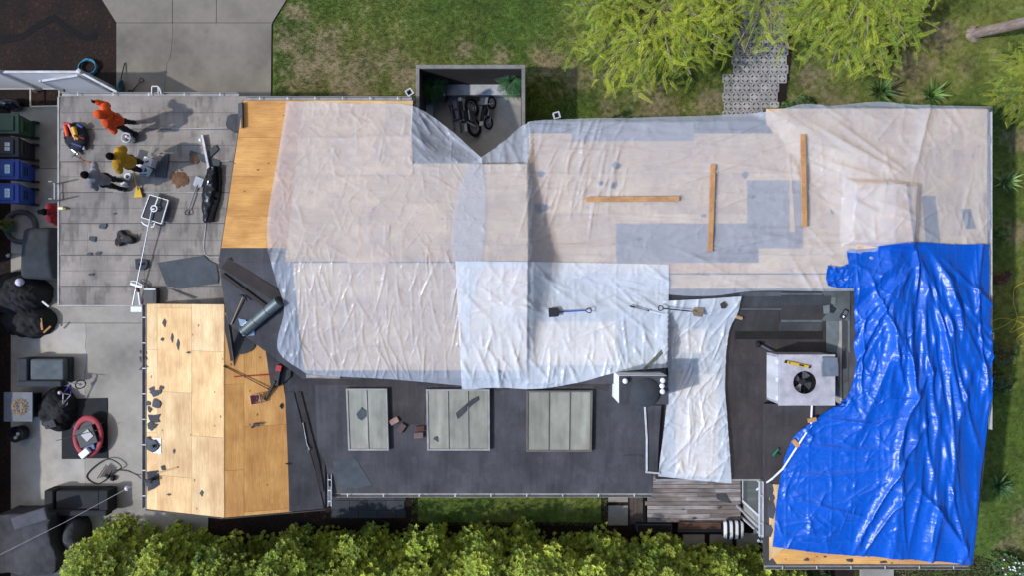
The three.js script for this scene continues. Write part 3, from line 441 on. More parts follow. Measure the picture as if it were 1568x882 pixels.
// courtyard
{
  const c = part('courtyard', house), wallM = mat('#57524d', 0.9, { map: T.mottle }), Hw = 1.85;
  obj('courtyard_floor', [prism(rect(-2.85, 0.3, -6.75, -3.4), 0.03, 0.05)], mat('#ffffff', 0.85, { map: T.conc }), c);
  obj('wall_cap', [bx(-2.97, 0.41, Hw, Hw + 0.04, -6.91, -6.79, 0.01), bx(-2.97, -2.86, Hw, Hw + 0.04, -6.785, -5.3, 0.01), bx(0.3, 0.41, Hw, Hw + 0.04, -6.785, -4.7, 0.01)], mat('#8b8783', 0.8, { map: T.mottle }), c);
  obj('courtyard_wall', [bx(-2.94, 0.38, 0, Hw, -6.9, -6.8), bx(-2.95, -2.87, 0, Hw, -6.8, -5.1), bx(0.31, 0.39, 0, Hw, -6.8, -4.5)], wallM, c);
  const sl = mat('#3a3634', 0.9, { map: T.mottle }); for (let i = 0; i < 14; i++) obj('cladding_board', [bx(-2.86, 0.3, 0.36 + i * 0.106, 0.455 + i * 0.106, -6.795, -6.775)], sl, c);
  obj('ledge', [bx(-2.86, 0.3, 0.03, 0.34, -6.77, -6.42, 0.01)], mat('#c9cdd0', 0.8, { map: T.mottle }), c); obj('ledge', [bx(-2.86, -2.62, 0.03, 0.34, -6.41, -5.0, 0.01)], mat('#c9cdd0', 0.8, { map: T.mottle }), c);
}
base(house);

// ---------------------------------------------------------------- sheets draped over the roof
function sampler(pl) { const L = [0]; for (let i = 1; i < pl.length; i++) L.push(L[i - 1] + Math.hypot(pl[i][0] - pl[i - 1][0], pl[i][1] - pl[i - 1][1])); const c = new THREE.CatmullRomCurve3(pl.map(([x, y]) => new THREE.Vector3(x, y, 0)), false, 'centripetal'); return (t) => { const s = t * L[L.length - 1]; let i = 1; while (i < L.length - 1 && L[i] < s) i++; const k = (s - L[i - 1]) / (L[i] - L[i - 1] || 1); const p = c.getPoint((i - 1 + k) / (pl.length - 1)); return [p.x, p.y]; }; }
function drape(name, label, edges, nu, nv, hf, wrinkle, m, group) {
  const [t, b, l, r] = edges.map((e) => sampler(e)), pos = [], uv = [], idx = []; let last = 3.3;
  const c00 = t(0), c10 = t(1), c01 = b(0), c11 = b(1);
  for (let j = 0; j <= nv; j++) for (let i = 0; i <= nu; i++) {
    const u = i / nu, v = j / nv, T_ = t(u), B = b(u), L = l(v), Rr = r(v), q = [0, 1].map((k) => (1 - v) * T_[k] + v * B[k] + (1 - u) * L[k] + u * Rr[k] - ((1 - u) * (1 - v) * c00[k] + u * (1 - v) * c10[k] + (1 - u) * v * c01[k] + u * v * c11[k]));
    const p = R(q[0], q[1], 0, hf, last, i ? 4 : 9); last = p[1]; const y = p[1] + wrinkle(p[0], p[2], u, v, q[0], q[1]);
    pos.push(p[0], y, p[2]); uv.push(p[0], p[2]);
  }
  for (let j = 0; j < nv; j++) for (let i = 0; i < nu; i++) { const a = j * (nu + 1) + i; idx.push(a, a + nu + 1, a + 1, a + 1, a + nu + 1, a + nu + 2); }
  const g = new THREE.BufferGeometry(); g.setAttribute('position', new THREE.Float32BufferAttribute(pos, 3)); g.setAttribute('uv', new THREE.Float32BufferAttribute(uv, 2)); g.setIndex(idx); g.computeVertexNormals();
  const o = obj(name, g, m, null, true); tag(o, label, name.replace(/_/g, ' '), group); return base(o);
}
function creases(seed, n, box, dir, spread, len, amp, w) { const q = rng(seed), a = []; for (let i = 0; i < n; i++) { const x = lerp(box[0], box[1], q()), z = lerp(box[2], box[3], q()), t = dir + (q() - 0.5) * 2 * spread, l = len * (0.35 + q()); a.push([x, z, Math.cos(t), Math.sin(t), l, amp * (0.3 + 0.9 * q()), w * (0.5 + q()), (q() - 0.5) * 0.5]); } return a; }
function creaseSum(list, x, z) { let s = 0; for (const [cx, cz, dx, dz, l, a, w, bend] of list) { const ex = x - cx, ez = z - cz, u = ex * dx + ez * dz; if (u > l || u < -l) continue; const v = Math.abs(-ex * dz + ez * dx + bend * u * u / l * 0.4); if (v > w * 3.2) continue; const e = 1 - (u / l) ** 2; s += a * e * e * Math.exp(-((v / w) ** 1.05)); } return s; }
function foldSum(list, x, z) { let s = 0; for (const [cx, cz, dx, dz, l, a, w, bend] of list) { const ex = x - cx, ez = z - cz, u = ex * dx + ez * dz; if (u > l || u < -l) continue; const v = -ex * dz + ez * dx + bend * u * u / l * 0.4; if (Math.abs(v) > w * 3.4) continue; const e = 1 - (u / l) ** 2, t = v / w; s += a * e * Math.exp(-(Math.abs(t) ** (t > 0 ? 1.1 : 1.9))); } return s; }
const line = (x, p, w) => { const d = Math.abs(((x / p) % 1 + 1) % 1 - 0.5) * p; return Math.exp(-((Math.abs(p / 2 - d) / w) ** 1.2)); };   // fold lines every p metres
const soft = (x, z, s) => fbm(x * 0.9, z * 0.9, 3, s) - 0.5;
const fine = (x, z, s) => (1 - Math.abs(2 * fbm(x * 3.1 + 2 * vn(x, z, s), z * 3.1, 3, s + 5) - 1)) ** 4;
const PL = 0.07;
{
  // sheet over the main gable
  const A = creases(301, 150, [-7, 0, -0.9, 2.7], 1.57, 0.5, 0.8, 0.036, 0.026), B = creases(302, 170, [-7, 0.2, -5.5, -0.7], 1.3, 1.2, 0.6, 0.022, 0.024), E = creases(303, 40, [-7.5, -6, -1.5, 2.7], 1.75, 0.4, 0.7, 0.06, 0.05), N = creases(304, 26, [-3, -0.5, -5.5, -3.4], 0.85, 0.25, 1.0, 0.05, 0.06);
  drape('plastic_sheet', 'large translucent plastic sheet over the gable between bare plywood and courtyard', [
    [[441, 157], [540, 160], [636, 165], [690, 198], [738, 243]], [[470, 572], [500, 575], [590, 580], [640, 584], [712, 591]], [[441, 157], [426, 250], [411, 360], [424, 425], [437, 472], [428, 536], [470, 572]], [[738, 243], [743, 300], [740, 380], [722, 470], [712, 591]]],
    230, 270, (x, z) => Hs(x, z, 0.1), (x, z, u, v) => PL + creaseSum(A, x, z) + creaseSum(B, x, z) + creaseSum(E, x, z) + (inNotch(x, z) ? creaseSum(N, x, z) - 0.3 * Math.min(1, (x + 2.9)) * sstep(-3.53, -4.3, z) : 0) + 0.02 * soft(x, z, 310) + 0.018 * fine(x, z, 320) + (z > -0.7 ? 0.011 * line(x, 0.62, 0.02) : 0.004 * line(z, 0.62, 0.02)) + 0.05 * Math.max(0, 1 - v * 40) , M.plastic, 'plastic sheets over the roof');
}
const stackC = R(1346, 328, 0), onStack = (x, z) => { const c = Math.cos(0.07), s = Math.sin(0.07), ex = (x - stackC[0]) * c + (z - stackC[2]) * s, ez = -(x - stackC[0]) * s + (z - stackC[2]) * c; return 1 - sstep(0.0, 0.22, Math.max(Math.abs(ex) - 0.83, Math.abs(ez) - 0.78, 0)); };
{
  const A = creases(331, 110, [0, 8, -4.9, -0.3], -0.1, 0.28, 1.7, 0.042, 0.032), B = creases(332, 60, [0.4, 3.2, -4.9, -2], 1.9, 0.25, 0.9, 0.045, 0.03), Cc = creases(333, 110, [8, 14, -5.3, 0.2], 0.5, 1.4, 0.9, 0.036, 0.035), D = creases(334, 26, [8, 10.8, -5.2, -2.2], 0.5, 0.25, 1.3, 0.09, 0.09), E = creases(335, 22, [5, 9.5, -1.6, 0.4], 0.12, 0.35, 1.8, 0.05, 0.07), Q = [[[1228, 185], [1392, 282], 0.13, 0.1], [[1255, 172], [1395, 278], 0.08, 0.08], [[1340, 165], [1388, 280], 0.12, 0.09], [[1235, 250], [1300, 275], 0.05, 0.05]].map(([a, b, amp, w]) => { const A = R(...a), B = R(...b), dx = B[0] - A[0], dz = B[2] - A[2], l = Math.hypot(dx, dz) / 2; return [(A[0] + B[0]) / 2, (A[2] + B[2]) / 2, dx / l / 2, dz / l / 2, l * 1.2, amp, w, 0.1]; }), N = creases(336, 26, [-1, 0.8, -4.6, -3.4], 1.4, 0.8, 0.6, 0.05, 0.05);
  drape('plastic_sheet', 'largest translucent plastic sheet, carrying the three loose lumber boards', [
    [[738, 240], [772, 215], [806, 189], [860, 184], [980, 181], [1100, 177], [1180, 171], [1230, 160], [1270, 163], [1340, 157], [1400, 162], [1515, 164]], [[702, 408], [808, 412], [1022, 451], [1090, 453], [1150, 446], [1262, 446], [1330, 445], [1400, 440], [1512, 470]], [[738, 240], [716, 256], [697, 320], [693, 390], [702, 408]], [[1515, 164], [1513, 260], [1514, 372], [1512, 470]]],
    400, 150, (x, z) => Hs(x, z, x > 9 ? lerp(0.12, 0.4, Math.min(1, x - 9)) : 0.12), (x, z, u, v, px) => PL + creaseSum(A, x, z) + creaseSum(B, x, z) + creaseSum(Cc, x, z) + creaseSum(Q, x, z) + 0.5 * creaseSum(D, x, z) + creaseSum(E, x, z) + (px < 815 ? creaseSum(N, x, z) : 0) + 0.04 * soft(x, z, 340) + 0.014 * fine(x, z, 345) + 0.006 * line(z, 0.62, 0.02) + 0.3 * onStack(x, z) - (inNotch(x, z) ? 0.12 : 0) + 0.03 * vn(x * 1.7, 3, 9) * Math.max(0, 1 - v * 12), M.plastic, 'plastic sheets over the roof');
}
const hump = (x, z) => 0.1 * Math.exp(-(((z - 0.62) / 0.2) ** 2)) * sstep(-0.6, 0.2, x) * (1 - sstep(5.2, 6.2, x));
{
  const A = creases(351, 90, [-1.8, 4.2, 1.2, 2.9], 1.35, 0.5, 0.7, 0.055, 0.032), B = creases(352, 50, [-1.6, 4.4, -0.6, 1.2], 0.3, 0.7, 1.0, 0.042, 0.035), Rr = []; const q = rng(353), c0 = R(770, 478);
  for (let k = 0; k < 16; k++) { const t = k * 0.39 + q() * 0.2, l = 0.5 + q() * 0.6; Rr.push([c0[0] + Math.cos(t) * l, c0[2] + Math.sin(t) * l, Math.cos(t), Math.sin(t), l, 0.022 * (0.2 + q()), 0.05 + 0.05 * q(), (q() - 0.5) * 0.6]); }
  drape('plastic_sheet', 'whiter overlapping plastic strip carrying the blue handled shovel', [
    [[698, 400], [808, 401], [920, 403], [1022, 405]], [[708, 597], [762, 593], [820, 595], [890, 584], [942, 570], [1022, 562]], [[698, 400], [703, 500], [708, 597]], [[1022, 405], [1022, 455], [1014, 520], [1022, 562]]],
    170, 110, (x, z) => Hs(x, z, 0.18), (x, z, u, v) => 0.115 + hump(x, z) + creaseSum(A, x, z) + creaseSum(B, x, z) + creaseSum(Rr, x, z) + 0.03 * soft(x, z, 360) + 0.015 * fine(x, z, 365) + 0.01 * line(x, 0.58, 0.02), M.plasticThick, 'plastic sheets over the roof');
  const Cc = creases(355, 90, [4, 6.6, 0.2, 5.8], 1.85, 0.6, 0.8, 0.05, 0.035);
  drape('plastic_sheet', 'narrow plastic runner hanging over the deck between chimney and flat roof', [
    [[1012, 461], [1075, 458], [1132, 454]], [[1005, 727], [1040, 731], [1117, 738]], [[1012, 461], [1002, 512], [1020, 562], [1016, 640], [1005, 727]], [[1132, 454], [1126, 480], [1114, 505], [1107, 580], [1111, 650], [1117, 738]]],
    70, 170, (x, z) => Hs(x, z, 0.14), (x, z, u, v) => 0.15 + creaseSum(Cc, x, z) + 0.04 * soft(x, z, 370) + 0.025 * fine(x, z, 375), M.plasticThick, 'plastic sheets over the roof');
}
// blue tarp
{
  const q = rng(401), top = R(1395, 372), rad = [];
  for (let k = 0; k < 30; k++) { const t = 0.62 + 1.9 * (k + q() * 0.8) / 30, l = 1.6 + q() * 2.6, o = q() * 0.7; rad.push([top[0] + Math.cos(t) * (l + o), top[2] + Math.sin(t) * (l + o), Math.cos(t), Math.sin(t), l, 0.085 * (0.35 + q()), 0.08 + 0.12 * q(), (q() - 0.5) * 0.8]); }
  const seg = (a, b, amp, w, bend) => { const A = R(...a), B = R(...b), dx = B[0] - A[0], dz = B[2] - A[2], l = Math.hypot(dx, dz) / 2; return [(A[0] + B[0]) / 2, (A[2] + B[2]) / 2, dx / l / 2, dz / l / 2, l * 1.15, amp, w, bend]; };
  const big = [seg([1375, 460], [1390, 640], 0.13, 0.12, 0.3), seg([1400, 560], [1350, 730], 0.16, 0.13, 0.5), seg([1400, 640], [1290, 845], 0.12, 0.09, 0.3), seg([1390, 730], [1310, 850], 0.09, 0.07, 0.2), seg([1410, 420], [1460, 640], 0.1, 0.09, 0.2), seg([1425, 450], [1490, 700], 0.1, 0.09, 0.15), seg([1440, 500], [1455, 800], 0.09, 0.08, -0.2), seg([1400, 480], [1425, 660], 0.1, 0.08, 0.1), seg([1345, 470], [1372, 600], 0.1, 0.1, 0.4), seg([1320, 420], [1370, 540], 0.08, 0.07, 0.2), seg([1400, 740], [1482, 855], 0.09, 0.08, -0.2), seg([1440, 720], [1470, 850], 0.07, 0.06, 0), seg([1215, 680], [1350, 690], 0.05, 0.06, 0.1), seg([1200, 730], [1340, 720], 0.04, 0.05, 0.1), seg([1200, 760], [1330, 790], 0.04, 0.05, -0.1), seg([1310, 480], [1310, 610], 0.07, 0.06, 0.2), seg([1480, 420], [1500, 620], 0.07, 0.05, 0.1), seg([1396, 372], [1392, 470], 0.09, 0.06, 0), seg([1250, 640], [1350, 650], 0.05, 0.05, 0.2)];
  const A = creases(402, 200, [7.4, 11, 3.0, 8], 0.05, 1.6, 0.42, 0.034, 0.03), B = creases(403, 80, [9.3, 11, -0.8, 3.4], 0.9, 1.3, 0.5, 0.036, 0.04), Cc = creases(404, 50, [10.6, 14, -0.8, 8.2], 1.52, 0.22, 1.9, 0.085, 0.1);
  drape('blue_tarp', 'shiny wrinkled blue tarpaulin spread over the hipped wing', [
    [[1292, 383], [1340, 377], [1395, 371], [1450, 374], [1509, 374]], [[1180, 835], [1260, 845], [1380, 853], [1484, 861]], [[1292, 383], [1299, 440], [1301, 520], [1296, 600], [1245, 640], [1210, 670], [1190, 740], [1180, 835]], [[1509, 374], [1508, 500], [1504, 650], [1492, 760], [1483, 861]]],
    200, 330, (x, z) => Hs(x, z, 0.22), (x, z, u, v) => 0.12 + (v < 0.35 ? 0.24 * onStack(x, z) : 0) + 1.2 * foldSum(rad, x, z) + 1.4 * foldSum(big, x, z) + creaseSum(A, x, z) + creaseSum(B, x, z) + foldSum(Cc, x, z) + 0.07 * soft(x, z, 410) + 0.008 * fine(x * 1.2, z * 1.2, 415) + 0.012 * line(x, 0.6, 0.02) + 0.012 * line(z, 0.6, 0.02), M.tarp, 'tarp');
  const E = creases(406, 12, [8.5, 9.6, -0.7, 0.1], 1.5, 0.6, 0.3, 0.05, 0.04);
  drape('blue_tarp', 'small crumpled end of blue tarpaulin poking onto the plastic sheet', [[[1263, 406], [1280, 409], [1303, 400]], [[1262, 437], [1280, 441], [1303, 441]], [[1263, 406], [1261, 422], [1262, 437]], [[1303, 400], [1304, 420], [1303, 441]]], 26, 26, (x, z) => Hs(x, z, 0.2), (x, z) => 0.11 + creaseSum(E, x, z) + 0.05 * fine(x * 2, z * 2, 420), M.tarp, 'tarp');
}
// plywood stack below the plastic
{
  const s = thing('plywood_stack', 'stack of pale plywood sheets making a bump under the plastic beside the tarp', 'plywood stack');
  for (let k = 0; k < 6; k++) { const p = [[1299 + k * 0.6, 291], [1386 - k * 0.4 + (k < 3 ? 6 : 0), 282 - k * 0.3], [1396, 374], [1308, 382]].map(([a, b]) => xz(R(a, b, 0, (x, z) => RF.EW.f(x, z) + 0.15))); obj('plywood_sheet', [prism(p, (x, z) => H(x, z) + 0.05 + k * 0.035, 0.03)], mat('#ffdcb2', 0.8, { map: T.mottle }), s); }
  base(s);
}

// ---------------------------------------------------------------- things on the roofs
const SP = (x, z) => Hs(x, z, 0.12) + 0.1, SQ = (x, z) => Hs(x, z, 0.18) + 0.2 + hump(x, z);        // top of the plastic
const onP = (px, py, off = 0) => R(px, py, off, SP), on = (px, py, off = 0.03) => R(px, py, off);
function scrap(name, label, category, pts, m, off = 0.034, group, thick = 0.006, hf = H) { const w = pts.map(([a, b]) => xz(R(a, b, 0, hf))); const cx = w.reduce((s, p) => s + p[0], 0) / w.length, cz = w.reduce((s, p) => s + p[1], 0) / w.length; return base(tag(obj(name, [prism(w, (x, z) => hf(x, z) + off + 0.02 * Math.min(0.6, Math.hypot(x - cx, z - cz)), thick)], m), label, category, group)); }
function blob(cx, cy, r, n, seed, ry = 0.8) { const q = rng(seed), a = []; for (let k = 0; k < n; k++) { const t = k / n * 6.283 + (q() - 0.5) * 0.6, l = r * (0.45 + 0.75 * q()); a.push([cx + Math.cos(t) * l, cy + Math.sin(t) * l * ry]); } return a; }
// loose lumber on the plastic
for (const [a, b, w, lab] of [[[897, 305.5], [1039, 304.5], 0.14, 'orange lumber board lying along the plastic sheet'], [[1090.5, 252], [1086, 385], 0.14, 'orange lumber board lying across the middle of the plastic sheet'], [[1226, 207], [1229, 348], 0.14, 'orange lumber board lying beside the bump of stacked plywood']]) {
  const A = onP(...a), B = onP(...b), mid = (A[1] + B[1]) / 2; const o = thing('lumber_board', lab, 'board', 'lumber boards holding the plastic down'); A[1] += b[0] > 1200 ? 0.11 : 0.05; B[1] += b[0] > 1200 ? 0.09 : 0.05; obj('board', [bar(A, B, w, 0.04)], M.lumber, o); const q = rng(A[0] * 10 | 0); obj('knot', [0.2, 0.5, 0.83].map((t) => { const p = A.map((v, k) => lerp(v, B[k], t + q() * 0.05)); return cyl([p[0], p[1] + 0.017, p[2]], [p[0] + 0.001, p[1] + 0.0215, p[2]], 0.016, 0.016, 8); }), mat('#7d4a22', 0.9), o); base(o);
}
base(tag(obj('timber_strip', [bar(onP(983, 566, 0.2), onP(1018, 532, 0.06), 0.075, 0.03)], mat('#6b6e5f', 0.9, { map: T.mottle })), 'weathered timber strip leaning on the chimney top edge', 'timber strip'));
// shovels
function shovel(label, a, b, handleM, bladeM, hf = SP, dgrip = true, lift = 0.06, group) {  // blade at a, grip at b
  const A = R(a[0], a[1], lift, hf), B = R(b[0], b[1], lift + 0.02, hf), d = V(B).sub(V(A)).normalize(), s = new THREE.Vector3(-d.z, 0, d.x), at = (t, k = 0, y = 0) => V(A).addScaledVector(d, t).addScaledVector(s, k).add(new THREE.Vector3(0, y + d.y * 0, 0)).toArray(), L = V(A).distanceTo(V(B));
  const o = thing('shovel', label, 'shovel', group);
  const pts = [[0, -0.12], [0.02, -0.13], [0.26, -0.125], [0.3, -0.05], [0.3, 0.05], [0.26, 0.125], [0.02, 0.13], [0, 0.12]].map(([t, k]) => { const p = at(t, k); return [p[0], p[2]]; });
  obj('blade', [prism(pts, (x, z) => A[1] + 0.02 - 0.25 * Math.abs((x - A[0]) * s.x + (z - A[2]) * s.z) * 0.2, 0.008)], bladeM, o);
  obj('socket', [cyl(at(0.24, 0, 0.02), at(0.42, 0, 0.02), 0.024, 0.018, 10)], bladeM, o);
  obj('handle', [cyl(at(0.4, 0, 0.02), at(dgrip ? L - 0.13 : L, 0, 0.02), 0.017, 0.016, 10)], handleM, o);
  if (dgrip) obj('grip', [tube([at(L - 0.14, 0, 0.02), at(L - 0.08, 0.055, 0.02), at(L, 0.06, 0.02), at(L, -0.06, 0.02), at(L - 0.08, -0.055, 0.02)], 0.014, 40, 6, true)], M.black, o);
  return base(o);
}
shovel('flat black shovel with blue handle on the whiter plastic strip', [840, 479], [904, 475.5], M.blue, M.black, SQ, true, 0.03);
shovel('worn flat shovel with black handle across the narrow plastic runner', [1076, 479], [1008, 472], M.black, mat('#8d7a66', 0.6, { map: T.mottle }), SQ, true, 0.03);
shovel('steel shovel with bright socket lying by the black rubbish bag', [308, 272], [289, 328], mat('#77777a', 0.5), M.steel, H, true, 0.03);
shovel('dark shovel lying on the driveway slab by the garage gutter', [196, 150], [221, 122], M.black, M.black, () => 0.055, true, 0.03);
{ // pole with white shaft
  const o = thing('extension_pole', 'thin black and white pole lying beside the worn shovel', 'pole'), A = R(964, 469, 0.04, SQ), B = R(1014, 482, 0.04, SQ), m = A.map((v, k) => lerp(v, B[k], 0.55)), n = A.map((v, k) => lerp(v, B[k], 0.15)); obj('grip', [cyl(A, n, 0.022)], M.black, o); obj('shaft', [cyl(n, m, 0.014)], M.steel, o); obj('shaft', [cyl(m, B, 0.011)], M.whiteGloss, o); obj('collar', [cyl(m.map((v, k) => lerp(v, A[k], 0.03)), m.map((v, k) => lerp(v, B[k], 0.05)), 0.024)], M.black, o); base(o);
}
scrap('felt_scrap', 'torn brown felt scrap on the narrow plastic runner', 'felt scrap', [[1102, 466], [1108, 462], [1113, 468], [1110, 473], [1104, 473]], M.feltBrown, 0.0, null, 0.006, SQ);
base(tag(obj('paper_roll', [cyl(on(1119, 483, 0.07), on(1134, 487.5, 0.07), 0.055, 0.055, 16)], mat('#b78f6d', 0.8)), 'short tan paper roll beside the end of the narrow plastic runner', 'paper roll'));
// air conditioner
{
  const o = thing('air_conditioner', 'white rooftop air conditioner with round black fan grille', 'air conditioner'), x0 = 7.38, x1 = 8.92, z0 = 1.86, z1 = 3.25, b = 3.14, t = 4.08, cx = P(1231, 586, t)[0], cz = P(1231, 586, t)[2];
  const sh = new THREE.Shape([[x0, -z0], [x1, -z0], [x1, -z1], [x0, -z1]].map(([x, y]) => new THREE.Vector2(x, y))), h = new THREE.Path(); h.absarc(cx, -cz, 0.315, 0, 6.2832, true); sh.holes.push(h);
  const g = new THREE.ExtrudeGeometry(sh, { depth: 0.03, bevelEnabled: true, bevelSize: 0.012, bevelThickness: 0.012, curveSegments: 28 }); g.rotateX(-Math.PI / 2); g.translate(0, t - 0.03, 0); obj('top_panel', [g], mat('#c4c1c6', 0.45, { map: T.mottle }), o);
  obj('casing', [bx(x0 + 0.01, x0 + 0.03, b, t - 0.03, z0 + 0.01, z1 - 0.01), bx(x1 - 0.03, x1 - 0.01, b, t - 0.03, z0 + 0.01, z1 - 0.01), bx(x0 + 0.03, x1 - 0.03, b, t - 0.03, z0 + 0.01, z0 + 0.03), bx(x0 + 0.03, x1 - 0.03, b, t - 0.03, z1 - 0.03, z1 - 0.01)], mat('#b9b7bb', 0.5, { map: T.mottle }), o);
  const gr = part('side_grille', o); for (let i = 0; i < 11; i++) obj('louvre', [bar([x0 - 0.004, b + 0.1 + i * 0.072, z0 + 0.08], [x0 - 0.004, b + 0.1 + i * 0.072, z1 - 0.08], 0.03, 0.014)], M.white, gr); for (const z of [2.0, 2.5, 3.0]) obj('clip', [bx(x0 - 0.02, x0 + 0.01, t - 0.2, t - 0.06, z, z + 0.12)], M.whiteGloss, gr);
  obj('fan_shroud', [cyl([cx, t - 0.3, cz], [cx, t + 0.005, cz], 0.315, 0.315, 30, true)], M.black, o); obj('fan_well', [cyl([cx, t - 0.45, cz], [cx, t - 0.44, cz], 0.4, 0.4, 24)], M.black, o);
  const fan = part('fan', o); obj('hub', [cyl([cx, t - 0.24, cz], [cx, t - 0.06, cz], 0.09, 0.075, 18)], M.darkGrey, fan); for (let k = 0; k < 4; k++) { const a = 0.5 + k * 1.571, bl = []; for (let i = 0; i <= 6; i++) { const q = a - 0.42 + i * 0.14; bl.push([cx + Math.cos(q) * 0.28, cz + Math.sin(q) * 0.28]); } for (let i = 6; i >= 0; i--) { const q = a - 0.3 + i * 0.1; bl.push([cx + Math.cos(q) * 0.08, cz + Math.sin(q) * 0.08]); } obj('fan_blade', [prism(bl, (x, z) => t - 0.16 + 0.25 * ((x - cx) * -Math.sin(a) + (z - cz) * Math.cos(a)), 0.006)], k === 1 ? M.white : mat('#55565a', 0.5), fan); }
  const gd = part('fan_guard', o); for (const r of [0.1, 0.17, 0.24, 0.31]) obj('ring', [turned(new THREE.TorusGeometry(r, 0.004, 5, 40), cx, t + 0.016, cz, 0, Math.PI / 2)], M.black, gd); for (let k = 0; k < 4; k++) { const a = k * 0.785; obj('spoke', [cyl([cx - Math.cos(a) * 0.31, t + 0.016, cz - Math.sin(a) * 0.31], [cx + Math.cos(a) * 0.31, t + 0.016, cz + Math.sin(a) * 0.31], 0.004, 0.004, 5)], M.black, gd); }
  const pp = part('refrigerant_pipe', o); obj('pipe', [tube([R(1162, 528, 0.08), R(1180, 538, 0.1), R(1193, 544, 0.12), R(1204, 545, 0.15), [7.6, 3.3, 1.9]], 0.035, 40, 8)], M.steel, pp); obj('pipe', [tube([R(1207, 541, 0.12), R(1230, 541, 0.12), R(1254, 543, 0.12)], 0.025, 20, 8)], M.gutter, pp); obj('pipe_boot', [lathe([[0.1, 0], [0.07, 0.06], [0.045, 0.1], [0.03, 0.16]], R(1161, 527)[0], R(1161, 527)[1] + 0.02, R(1161, 527)[2], 14)], M.black, pp);
  base(o);
  const L = thing('spirit_level', 'yellow and black spirit level on top of the air conditioner', 'spirit level'), A = P(1201, 554, t + 0.03), B = P(1239, 562.5, t + 0.03), at = (k) => A.map((v, i) => lerp(v, B[i], k)); A[1] = B[1] = t + 0.05; obj('rail', [bar(at(0), at(1), 0.07, 0.055)], M.yellow, L); obj('end_cap', [bar(at(-0.01), at(0.07), 0.075, 0.06)], M.black, L); obj('end_cap', [bar(at(0.93), at(1.01), 0.075, 0.06)], M.black, L); obj('vial_window', [bar(at(0.55), at(0.75), 0.05, 0.062)], M.black, L); obj('vial_window', [bar(at(0.14), at(0.2), 0.05, 0.062)], M.darkGrey, L); base(L);
  const c = nets((x, y, z) => { const u = x - 8.76, v = z - 2.18, w = y - t - 0.03; return Math.max(Math.abs(u) - 0.2 - 0.03 * vn(z * 9, 1, 5), Math.abs(v) - 0.24 - 0.03 * vn(x * 9, 2, 6), Math.abs(w - 0.02 - 0.03 * vn(x * 7, z * 7, 7)) - 0.025); }, [8.5, t, 1.9], [9.05, t + 0.16, 2.5], 0.014);
  base(tag(obj('folded_cloth', [c], mat('#727d88', 0.95, { map: T.mottle })), 'blue grey folded cloth on the corner of the air conditioner', 'cloth'));
}
// shingle samples, tape measure, lid
[[[1259, 454], [1270, 453], [1271, 465], [1260, 465], '#3d4544'], [[1271, 456], [1278, 455], [1277, 467], [1270, 465], '#747875'], [[1258, 469], [1268, 467], [1268, 480], [1259, 481], '#7d857f'], [[1269, 469], [1279, 473], [1276, 481], [1268, 479], '#2b302f']].forEach((a, i) => scrap('shingle_sample', ['dark green square shingle sample next to the pale grey one', 'pale grey square shingle sample', 'lighter green square shingle sample below the others', 'black tilted square shingle sample'][i], 'shingle', a.slice(0, 4), mat(a[4], 0.8, { map: T.mottle }), 0.04 + i * 0.01, 'shingle samples on the grey roof corner', 0.008));
{ const p = on(1290, 481, 0.02), o = thing('tape_measure', 'black tape measure with silver face on the grey roof corner', 'tape measure'); obj('case', [turned(new RoundedBoxGeometry(0.15, 0.09, 0.3, 3, 0.04), p[0], p[1] + 0.05, p[2], -0.5)], M.black, o); obj('face', [turned(new RoundedBoxGeometry(0.09, 0.01, 0.12, 1, 0.004), p[0] + 0.02, p[1] + 0.098, p[2] - 0.03, -0.5)], M.alu, o); obj('belt_clip', [turned(new RoundedBoxGeometry(0.05, 0.01, 0.06, 1, 0.004), p[0] - 0.04, p[1] + 0.098, p[2] + 0.08, -0.5)], M.whiteGloss, o); base(o);
  const l = on(1276, 492.5, 0.022); base(tag(obj('bucket_lid', [lathe([[0.001, 0.03], [0.08, 0.03], [0.095, 0.036], [0.1, 0.02], [0.1, 0]], ...l, 24)], M.whiteGloss), 'round white lid beside the black tape measure', 'lid')); }
scrap('felt_scrap', 'small black felt scrap alone on the grey roof corner', 'felt scrap', blob(1281, 533, 4, 6, 3), M.black, 0.04, 'small felt scraps');
{ const p = R(1187, 692, 0.02), o = thing('garden_hose_nozzle', 'green hose nozzle lying on the flat roof by the white pipe', 'hose nozzle'); obj('barrel', [cyl([p[0] - 0.1, p[1] + 0.05, p[2] + 0.1], [p[0] + 0.05, p[1] + 0.06, p[2] - 0.1], 0.045, 0.03, 12)], M.green, o); obj('trigger', [bar([p[0] - 0.02, p[1] + 0.03, p[2]], [p[0] + 0.12, p[1] + 0.03, p[2] + 0.08], 0.03, 0.02)], M.black, o); base(o); }
